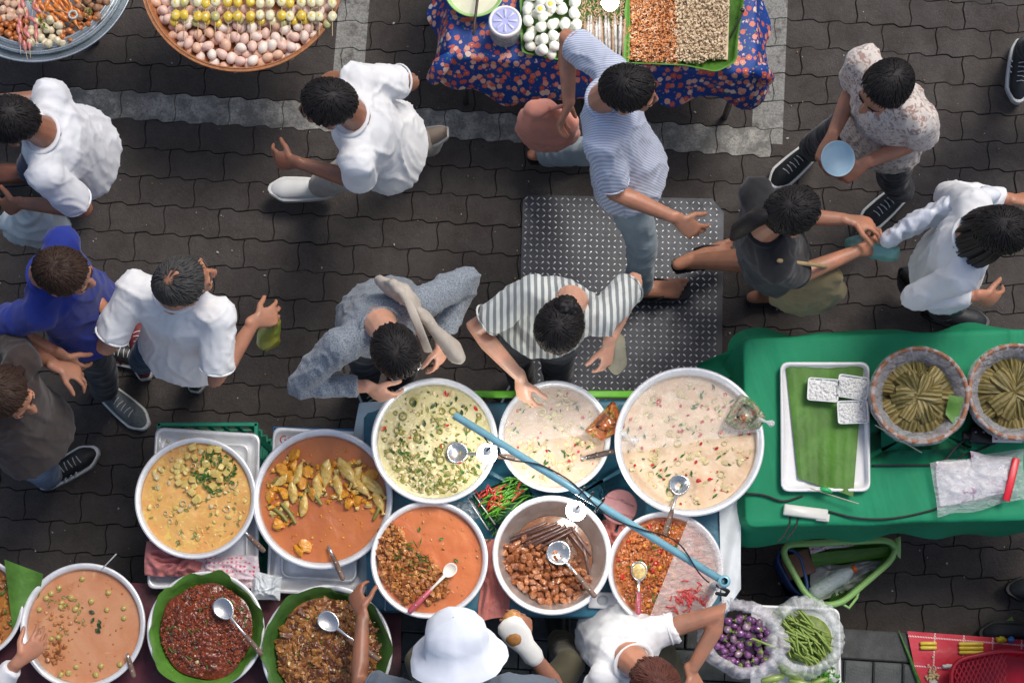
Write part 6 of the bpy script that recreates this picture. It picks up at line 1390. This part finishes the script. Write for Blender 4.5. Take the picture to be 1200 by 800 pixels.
for (x, y, w, h, rows, lab) in ((1088, 756, .056, .034, 2, 'smaller yellow packet on the red checked cloth'), (1138, 759, .088, .050, 3, 'larger yellow packet on the red checked cloth')):
    t = thing('yellow_packet', W(x, y, .132), lab, 'packet'); c = W(x, y, .138)
    for k in range(rows): b = MB(); tube(b, [c+Vector((-w/2, h*(k-(rows-1)/2)/rows*1.0, 0)), c+Vector((w/2, h*(k-(rows-1)/2)/rows*1.0, 0))], (h/rows*.46, .006), 8, side=(0, 1, 0)); b.build('stick_roll', PKY, t)
b = MB(); ell(b, W(1173, 749, .14), (.018, .013, .012), nz=.5); solo('yellow_trinket', b, M('yellow plastic', (.8, .62, .02), .35), 'small yellow lump near the top of the red cloth', 'trinket'); b = MB(); ell(b, W(1185, 749, .14), (.013, .013, .013), nz=.2); solo('blue_trinket', b, M('blue plastic', (.06, .25, .7), .3), 'small blue lump beside the yellow one on the red cloth', 'trinket')
b = MB(); ell(b, W(1111, 780, .14), (.02, .008, .006), nz=.6); ell(b, W(1094, 800, .14), (.016, .012, .01), nz=.6, seed=3); solo('paper_scrap', b, M('paper scrap', (.7, .7, .66), .8), 'white paper scraps left of the red plastic basket', 'paper')
it = [(BL['crumb'][i % 6][0]*.006, BL['crumb'][0][1], rrot(), tuple(W(1092+rnd.gauss(0, 4), 793+rnd.gauss(0, 7), .134)), 0) for i in range(50)]; tag(stuff('dry_kernels', it, [M('kernel', (.6, .48, .25), .7)], None), 'few pale kernels spilled left of the red plastic basket', 'kernels')
# red plastic basket with pierced walls
RP = M('red plastic', (.50, .012, .03), .35, .2, 14); P = [W(1114, 770, .22), W(1190, 756, .22), W(1290, 800, .22), W(1240, 890, .22), W(1130, 880, .22)]
t = openbasket([(1114, 774), (1180, 760), (1230, 768), (1240, 880), (1118, 880)], .13, .23, RP, 'red plastic basket with diamond holes at the lower right corner', 'red_basket', inset=.88, rimr=.009)
b = MB(); c0, c1, c3 = W(1116, 776, .225), W(1182, 762, .225), W(1120, 880, .225); u_ = c1-c0; v_ = c3-c0
for i in range(-8, 16):
    for s_ in (1, -1):
        pts = []
        for k in range(25):
            t_ = k/24; x = (i+ s_*t_*9)/12; 
            if 0.04 < x < .97: pts.append(c0+u_*x+v_*t_*.95-UP*.012)
        if len(pts) > 2: tube(b, pts, (.0042, .002), 5, side=(1, 0, 0))
b.build('lattice', RP, t)
b = MB(); tube(b, [W(1196, 742, .3), W(1190, 735, .28), W(1182, 745, .25)], .004, 6); 
crumple('leaf_scrap', [(1172, 728), (1186, 722), (1190, 732), (1176, 740)], .01, .01, 3, LEAF_A, 'torn green leaf on the pavers above the red cloth', 'leaf', n=8)
# maroon cloth shelf under the lower left pans
lp_ = [W(-60, 676, .50), W(470, 692, .50), W(470, 900, .50), W(-60, 900, .50)]
MAR = M('dark maroon oilcloth', (.045, .008, .016), .55, .6, 9, .4, 40, c2=(.12, .012, .03)); legs_table('low_table', lp_, .49, 'low table with dark cloth under the four lower left pans', 'table', MAR); 
for (x, y, rp, zr) in ((97, 733, 52, .49), (241, 738, 48, .53), (383, 762, 52, .53), (-34, 712, 44, .49)): pass
b = MB(); tube(b, [W(118, 668, .66), W(136, 649, .7)], .0025, 6); solo('thin_stick', b, M('pale stick', (.6, .6, .6), .5), 'thin pale stick standing out behind the peach curry pan', 'stick')
# ------------------------------------------------------------------ top left: steel bowl of miniature vegetables, basket of eggs
ZB = .62
def stool(px, py, z, r, label):
    c = W(px, py, z); t = thing('round_stand', (c.x, c.y, 0), label, 'stand'); b = MB(); lathe(b, [(.001, -.02), (r, -.02), (r, 0), (.001, 0)], c-UP*.001, 40); b.build('stand_top', PLY, t)
    for k in range(4): a = .785+k*1.571; b = MB(); tube(b, [(c.x+math.cos(a)*r*.8, c.y+math.sin(a)*r*.8, .004), (c.x+math.cos(a)*r*.75, c.y+math.sin(a)*r*.75, z-.021)], .014, 8, cap='flat'); b.build('leg', DARKSTEEL, t)
stool(44, -40, ZB-.012, .2, 'round stand under the galvanised tray'); stool(284, -32, ZB-.012, .2, 'round stand under the egg basket')
c = W(44, -38, ZB+.06); m_ = mpp(44, -38, ZB+.06); t = thing('galvanised_tray', (c.x, c.y, ZB), 'round galvanised tray piled with miniature sausages and vegetables at the upper left corner', 'tray')
b = MB(); Rt = 116*m_; lathe(b, [(.001, -.055), (Rt*.8, -.055), (Rt*.98, -.012), (Rt, -.006), (Rt*.995, 0), (Rt*.975, -.003), (Rt*.93, -.030), (Rt*.90, -.034), (.001, -.034)], c, 96); b.build('outer_tray', GALV, t)
b = MB(); lathe(b, [(Rt*.90, -.030), (Rt*.905, .004), (Rt*.895, .008), (Rt*.88, .004), (Rt*.86, -.014), (Rt*.835, -.012), (Rt*.83, .006), (Rt*.815, .010), (Rt*.80, .004), (Rt*.78, -.02), (.001, -.02)], c, 96); b.build('inner_bowl', GALV, t)
def inarc(cx, cy, r0, r1, x0, x1, y0, y1, z):
    def f():
        while True:
            x, y = rnd.uniform(x0, x1), rnd.uniform(y0, y1); d = math.hypot(x-cx, y-cy)
            if r0 <= d <= r1: q = W(x, y, z); return q.x, q.y
    return f
MBO = M('orange meatball', (.50, .15, .03), .35, .35, 40, .3, coat=.4); MBB = M('brown meatball', (.34, .17, .09), .5, .35, 40, .5); MBW = M('cream dumpling', (.72, .62, .42), .45, .2, 30, coat=.2, c2=(.76, .66, .45)); MBP = M('pink sausage', (.66, .16, .16), .35, .3, 30, coat=.3, c2=(.74, .32, .26)); CAR = M('orange carrot sausage', (.72, .22, .03), .35, .3, 30, coat=.3); PPK = M('peach dumpling', (.70, .38, .26), .4, .3, 30, coat=.3, c2=(.76, .55, .38))
def ball(mat, r, n): return [bmesh_of(n, blob(2, .10, 2, s), (r, r, r*.95), mat) for s in range(3)]
bo = ball(MBO, .0135, 'meatball'); zb_ = ZB+.055
def put(ms, reg, cnt, dm, lab, cat, grp, name, lay=2, z0=None):
    z0 = z0 or zb_
    for l_ in range(lay): copyset(name, ms, [(x, y, z0+l_*.012) for x, y in spread(reg, cnt, dm*(1+.25*l_), 5000)], lab, cat, grp)
put(bo, inarc(44, -38, 0, 90, 0, 34, 24, 52, zb_), 40, .025, 'small orange meatball at the left of the galvanised tray', 'meatball', 'orange meatballs at the left of the tray', 'meatball')
put(bo, inarc(44, -38, 0, 92, 72, 114, 17, 52, zb_), 50, .025, 'small orange meatball at the right of the galvanised tray', 'meatball', 'orange meatballs at the right of the tray', 'meatball')
put(ball(MBW, .0165, 'dumpling'), inarc(44, -38, 0, 92, 36, 72, 24, 55, zb_), 26, .03, 'cream coloured round dumpling near the lower rim of the galvanised tray', 'dumpling', 'cream dumplings in the tray', 'dumpling')
put(ball(MBB, .0155, 'brown_meatball'), inarc(44, -38, 0, 93, 92, 132, -12, 22, zb_), 30, .029, 'greyish brown meatball at the right rim of the galvanised tray', 'meatball', 'brown meatballs in the tray', 'brown_meatball')
put(ball(PPK, .018, 'peach_dumpling'), inarc(44, -38, 0, 90, -8, 28, -12, 24, zb_), 20, .034, 'peach coloured dumpling at the upper left of the galvanised tray', 'dumpling', 'peach dumplings in the tray', 'peach_dumpling')
def taper(mat, L, r, n, tl): b = MB(); tube(b, [(0, 0, 0), (L*.5, .001, .001), (L, 0, 0)], [r*.6, r, r*.5], 8); tube(b, [(L, 0, 0), (L+tl, .004, .003)], [.0018, .001], 5, mi=1); return b.mesh(n, [mat, BAMBOO])
cs = [taper(CAR, .045, .0095, 'carrot_sausage', .03), taper(CAR, .035, .011, 'carrot_sausage', .04)]; ps = [taper(MBP, .035, .010, 'pink_sausage', .04)]
def putt(ms, reg, cnt, dm, ang, lab, cat, grp, name, z):
    for i, (x, y) in enumerate(spread(reg, cnt, dm)): o = bpy.data.objects.new(name, ms[i % len(ms)]); col.objects.link(o); o.location = (x, y, z+rnd.uniform(0, .018)); o.rotation_euler = (0, rnd.uniform(-.2, .2), ang+rnd.gauss(0, .35)); tag(o, lab, cat, grp)
putt(cs, inarc(44, -38, 0, 92, 40, 88, -10, 22, zb_), 38, .018, -.95, 'orange carrot shaped sausage in the middle of the galvanised tray', 'sausage', 'orange sausages in the tray', 'carrot_sausage', zb_+.008)
putt(ps, inarc(44, -38, 0, 92, 22, 44, 2, 52, zb_), 16, .02, -1.5, 'pink sausage among the meatballs of the galvanised tray', 'sausage', 'pink sausages in the tray', 'pink_sausage', zb_+.010)
b = MB(); 
for (x, y) in ((48, 22), (50, 30), (104, 12), (36, 2)):
    for k in range(14): q = W(x+rnd.gauss(0, 2), y+rnd.gauss(0, 3), zb_+.03); v, f = leafbit(.008, .004); b.add([q+rrot() @ Vector(a) for a in v], [tuple(a) for a in f.tolist()])
solo('herb_sprigs', b, M('bright herb', (.22, .42, .05), .5), 'bright green herb sprigs among the sausages of the galvanised tray', 'herbs', kind='stuff')
b = MB(); c_ = W(86, 18, zb_+.03); [tube(b, [c_+Vector((math.cos(a)*.016, math.sin(a)*.016, .004*k)) for a in [6.283*i/16 for i in range(16)]], .0035, 6, closed=True) for k in (0, 1, 2)]; solo('glass_cup', b, BOT, 'tiny clear cup in the middle of the galvanised tray', 'cup')
# egg basket
c = W(284, -30, ZB+.07); m_ = mpp(284, -30, ZB+.07); Rb = 120*m_; t = thing('bamboo_basket', (c.x, c.y, ZB), 'round bamboo basket full of pale pink eggs at the top edge', 'basket'); b = MB()
BAS = M('bamboo basket rim', (.40, .16, .06), .5, .3, 60, .5, 80, coat=.2); lathe(b, [(.001, -.068), (Rb*.8, -.068), (Rb*.985, -.012), (Rb, 0), (Rb*.985, .007), (Rb*.955, .004), (Rb*.94, -.012), (Rb*.9, -.04), (.001, -.045)], c, 110); b.build('basket_body', BAS, t)
b = MB(); 
for k in range(2): tube(b, [c+Vector((math.cos(a)*Rb*(.992-.03*k), math.sin(a)*Rb*(.992-.03*k), .006)) for a in [6.2832*i/120 for i in range(120)]], .0035, 6, closed=True)
b.build('rim_hoop', BAS, t)
EGG = [M('egg shell '+n_, c_, .45, .06, 6) for n_, c_ in (('pink', (.80, .54, .44)), ('pale pink', (.84, .66, .57)), ('cream', (.86, .74, .64)), ('tan', (.78, .48, .33)))]
def eggm(mat, i, r=.0185, e=1.24): b = MB(); v, f = ICO[2]; b.add([Vector((p.x*r*e*(1 if p.x < 0 else 1.06), p.y*r*(1-.10*p.x), p.z*r*(1-.10*p.x))) for p in v], f); return b.mesh('egg', mat)
em = [eggm(EGG[i], i) for i in (0, 1, 0, 2, 1, 0, 3)]
def eggs(reg, cnt, dm, z, lab): 
    for i, (x, y) in enumerate(spread(reg, cnt, dm, 9000)): o = bpy.data.objects.new('egg', em[rnd.randrange(7)]); col.objects.link(o); o.location = (x, y, z+rnd.uniform(0, .004)); o.rotation_euler = (0, rnd.uniform(-.5, .5), rnd.uniform(0, 6.28)); k = rnd.uniform(.92, 1.1); o.scale = (k, k, k); tag(o, lab, 'egg', 'whole eggs in the bamboo basket')
eggs(inarc(284, -30, 40, 108, 175, 393, -30, 90, ZB+.07), 260, .033, ZB+.040, 'pale pink whole egg in the bamboo basket')
eggs(inarc(284, -30, 40, 102, 175, 393, 10, 74, ZB+.08), 170, .036, ZB+.064, 'pale pink whole egg in the bamboo basket')
SK_Y = M('egg yolk slice', (.82, .52, .03), .35, .25, 30, coat=.3, c2=(.86, .68, .10)); SK_W = M('egg white slice', (.80, .72, .42), .35, .15, 30, coat=.3, c2=(.86, .80, .55)); SK_O = M('olive egg slice', (.48, .46, .20), .4, .2, 30, coat=.2)
for i in range(16):
    x = 206+i*12.2+rnd.uniform(-1.5, 1.5); pal_ = [SK_Y]*(8-i//3)+[SK_W]*(3+i//3)+[SK_O]*2; col_ = rnd.choice(pal_); yb = 42+rnd.uniform(-5, 6); z = ZB+.098
    q0, q1 = W(x+rnd.uniform(-2, 2), yb, z-.004), W(x+rnd.uniform(-1, 1), -38, z+.012); b0 = thing('egg_skewer', q0-UP*.004, 'skewer of yellow egg halves laid in a row over the whole eggs', 'skewer', 'skewers of egg halves'); b = MB(); tube(b, [q0, q1], .0018, 5); b.build('stick', BAMBOO, b0)
    for k in range(4):
        q = q0.lerp(q1, (yb-(19-k*15.5+rnd.uniform(-1, 1)))/(yb+38)); b = MB(); ell(b, q+UP*.003, (.0185, .0215, .012), rotm(rnd.uniform(-.3, .3)), 2, 0, .12, i+k); ell(b, q+UP*.0068, (.0115, .013, .0085), None, 2, 1); b.build('egg_half', [rnd.choice(pal_), SK_Y if (i+k) % 3 else SK_W], b0)
for i in range(15):
    x = 204+i*12.8; q = W(x, 26+rnd.uniform(-3, 3), ZB+.082); b = MB(); ell(b, q, (.0165, .0185, .012), None, 2, 0, .12, i); o = solo('egg_half', b, (SK_Y, SK_W, SK_O, SK_Y)[i % 4], 'loose egg half under the skewers in the bamboo basket', 'egg', 'loose egg halves under the skewers')
# ------------------------------------------------------------------ floral table goods
def leafbox(poly, z, label, group=None, name='leaf_tray', wall=.035, seed=1):
    P = [W(x, y, z+wall) for x, y in poly]; c = sum(P, Vector())/len(P); t = thing(name, (c.x, c.y, z), label, 'tray', group); ring = dens(P, .02, 4); n = len(ring); vs = []; lv = ((1.02, .004), (.985, .002), (.95, -wall*.6), (.93, -wall+.003))
    for (k, dz) in lv:
        for i, q in enumerate(ring): w = noise.noise(Vector((q.x*11, q.y*11, seed))); vs.append(c.lerp(q, k*(1+(.03*w if k > .97 else 0)))+UP*(dz+.008*w*(k > .97)))
    fs = [(i*n+k, i*n+(k+1) % n, (i+1)*n+(k+1) % n, (i+1)*n+k) for i in range(3) for k in range(n)]; fs.append(tuple(3*n+k for k in range(n))); MB().add(vs, fs).build('folded_leaf', LEAF_A, t); return t
leafbox([(609, -60), (733, -60), (738, 20), (736, 76), (700, 78), (612, 62)], ZF+.006, 'banana leaf tray holding boiled eggs and dried fish', seed=3)
leafbox([(738, -60), (880, -60), (868, 20), (862, 72), (840, 84), (800, 76), (732, 74)], ZF+.006, 'banana leaf tray holding dried shrimps and peanuts', seed=8)
BE = M('boiled egg white', (.82, .83, .74), .3, .04, 8, sss=.2); BY = M('boiled yolk', (.82, .62, .08), .5, .1)
wm_ = [eggm(BE, 0, .0205, 1.12)]; 
ep = inpoly([(617, -30), (678, -30), (677, 20), (678, 62), (640, 64), (618, 55)], ZF+.04)
for i, (x, y) in enumerate(spread(ep, 90, .036, 9000)): o = bpy.data.objects.new('boiled_egg', wm_[0]); col.objects.link(o); o.location = (x, y, ZF+.04+rnd.uniform(0, .012)); o.rotation_euler = (0, rnd.uniform(-.5, .5), rnd.uniform(0, 6.28)); tag(o, 'peeled white egg in the leaf tray', 'egg', 'peeled eggs in the leaf tray')
for i, (x, y) in enumerate(spread(ep, 45, .042, 9000)): o = bpy.data.objects.new('boiled_egg', wm_[0]); col.objects.link(o); o.location = (x, y, ZF+.066+rnd.uniform(0, .008)); o.rotation_euler = (0, rnd.uniform(-.5, .5), rnd.uniform(0, 6.28)); tag(o, 'peeled white egg in the leaf tray', 'egg', 'peeled eggs in the leaf tray')
for (x, y) in ((633, 11), (645, 5)):
    b = MB(); q = W(x, y, ZF+.092); ell(b, q, (.0205, .0195, .008)); ell(b, q+UP*.004, (.012, .0115, .006), None, 2, 1); solo('cut_egg', b, [BE, BY], 'halved egg showing its yolk on top of the peeled eggs', 'egg', 'halved eggs on the peeled eggs')
DF = M('dried fish', (.20, .17, .15), .35, .6, 40, .4, coat=.3, c2=(.55, .52, .50)); DFB = M('brown dried fish', (.30, .19, .11), .5, .5, 60, .4)
for i in range(13):
    x = 683+i*3.9; b = MB(); q0, q1 = W(x, 68+rnd.uniform(-3, 3), ZF+.03), W(x+rnd.uniform(-3, 3), 22+rnd.uniform(-4, 4), ZF+.044+.004*(i % 3)); tube(b, [q0, q0.lerp(q1, .35), q0.lerp(q1, .75), q1], [.003, .0078, .0085, .004], 8); solo('dried_fish', b, DF if i % 3 else DFB, 'slim silver dried fish in the leaf tray', 'fish', 'dried fish in the leaf tray')
it = []
for i in range(700):
    q = W(rnd.uniform(681, 732), rnd.uniform(-40, 34), ZF+.03+rnd.uniform(0, .025)); v, f = BL['crumb'][i % 6]; it.append((v*np.array([.010, .0022, .002]), f, rotm(rnd.uniform(0, 6), rnd.uniform(-.5, .5)), tuple(q), 0))
tag(stuff('dried_anchovies', it, [M('dry anchovy', (.46, .32, .19), .6, .4)], None), 'tangle of tiny dried anchovies above the silver fish', 'dried fish')
reg = inpoly([(740, -30), (790, -30), (793, 74), (760, 73), (735, 70)], ZF+.03); SHR = M('dried shrimp', (.66, .19, .05), .5, .45, 50, c2=(.74, .34, .13)); SHR2 = M('pale dried shrimp', (.76, .50, .32), .5, .2, 50); PNT = M('peanut', (.70, .50, .30), .55, .3, 50, c2=(.78, .64, .45))
it = []
def curl3():
    vs = []; fs = []
    for i in range(5):
        a = i*.75; r_ = (.0022, .003, .003, .0022, .0012)[i]
        for k in range(5): t_ = k*1.2566; vs.append(((.0075+math.cos(t_)*r_)*math.cos(a), (.0075+math.cos(t_)*r_)*math.sin(a), math.sin(t_)*r_))
    for i in range(4):
        for k in range(5): l = (k+1) % 5; fs += [(i*5+k, i*5+l, i*5+5+l), (i*5+k, i*5+5+l, i*5+5+k)]
    return np.array(vs), np.array(fs)
cu = curl3()
for i in range(2200): x, y = reg(); k = rnd.uniform(.7, 1.15); it.append((cu[0]*k, cu[1], rotm(rnd.uniform(0, 6), rnd.uniform(-.9, .9), rnd.uniform(-.9, .9)), (x, y, ZF+.018+rnd.uniform(0, .028)), 0 if rnd.random() < .75 else 1))
tag(stuff('dried_shrimps', it, [SHR, SHR2], None), 'heap of orange dried shrimps in the left half of the leaf tray', 'shrimps')
reg = inpoly([(790, -30), (856, -30), (850, 68), (820, 74), (792, 72)], ZF+.03); it = []
for i in range(1900): x, y = reg(); k = rnd.uniform(.8, 1.15); v, f = BL['soft'][i % 6]; it.append((v*np.array([.0072, .0050, .0046])*k, f, rrot(), (x, y, ZF+.018+rnd.uniform(0, .026)), 0))
tag(stuff('peanuts', it, [PNT], None), 'heap of pale peanuts in the right half of the leaf tray', 'peanuts')
for (x0, x1, m__) in ((738, 792, SHR), (792, 856, PNT)):
    P4 = [W(x0, -40, ZF+.022), W(x1, -40, ZF+.022), W(x1-3, 70, ZF+.022), W(x0+1, 68, ZF+.022)]; sheet('food_bed', quadgrid(P4, 4, 4), m__, 'layer under the '+('dried shrimps' if m__ is SHR else 'peanuts')+' of the leaf tray', 'food')
# pale green bowl, jar
t = thing('pale_green_bowl', W(556, -14, ZF), 'pale green bowl with a dark spoon at the top edge', 'bowl'); c = W(556, -14, ZF+.075); b = MB(); m_ = 36*mpp(556, -14, ZF+.08)
lathe(b, [(.001, -.073), (m_*.6, -.073), (m_*.96, -.01), (m_, 0), (m_*.97, .003), (m_*.92, -.008), (m_*.6, -.05), (.001, -.055)], c, 64); b.build('bowl_body', M('pale green plastic', (.36, .60, .20), .35, .1), t); b = MB(); lathe(b, [(.001, -.016), (m_*.86, -.018)], c, 40); b.build('batter', M('pale batter', (.72, .70, .52), .4, .1, 20), t)
b = MB(); tube(b, [W(562, -20, ZF+.09), W(556, 28, ZF+.12), W(555, 40, ZF+.115)], .0055, 8); solo('dark_spoon_handle', b, WOODD, 'dark spoon handle hanging over the floral cloth', 'spoon')
c = W(592, 25, ZF+.15); t = thing('glass_jar', (c.x, c.y, ZF+.004), 'glass jar with a white and lilac lid on the floral cloth', 'jar'); b = MB(); r_ = 18.5*mpp(592, 25, ZF+.15); lathe(b, [(.001, -.144), (r_*.95, -.144), (r_, -.13), (r_, -.02), (r_*.93, -.006), (r_*.93, .0)], c, 40); b.build('glass', BOT, t); b = MB(); lathe(b, [(.001, -.12), (r_*.9, -.12), (r_*.9, -.05), (.001, -.05)], c, 30); b.build('contents', M('dark dried food', (.10, .03, .02), .6, .6, 60), t)
b = MB(); lathe(b, [(r_*.98, -.022), (r_*1.05, -.02), (r_*1.05, -.002), (r_*1.0, .004), (r_*.90, .004), (r_*.87, .001), (.001, .001)], c, 48); lathe(b, [(.001, .0035), (r_*.84, .0035)], c, 48, 1); ld = b.build('lid', [WHITEP, M('lilac lid disc', (.40, .42, .72), .4, .1)], t)
b = MB()
for k in range(8): a = k*.785; tube(b, [c+Vector((math.cos(a)*r_*.25, math.sin(a)*r_*.25, .005)), c+Vector((math.cos(a)*r_*.72, math.sin(a)*r_*.72, .005))], [(.003, .002), (.0062, .002)], 8, side=(-math.sin(a), math.cos(a), 0))
b.build('petal_relief', M('pale lilac', (.60, .62, .84), .4), ld)
b = MB(); tube(b, [W(871, 14, ZF+.05), W(856, 44, ZF+.03)], .0035, 7); ell(b, W(870, 12, ZF+.055), (.01, .008, .006)); solo('black_clip_stick', b, BLACKP, 'black clip on the right leaf tray', 'clip')
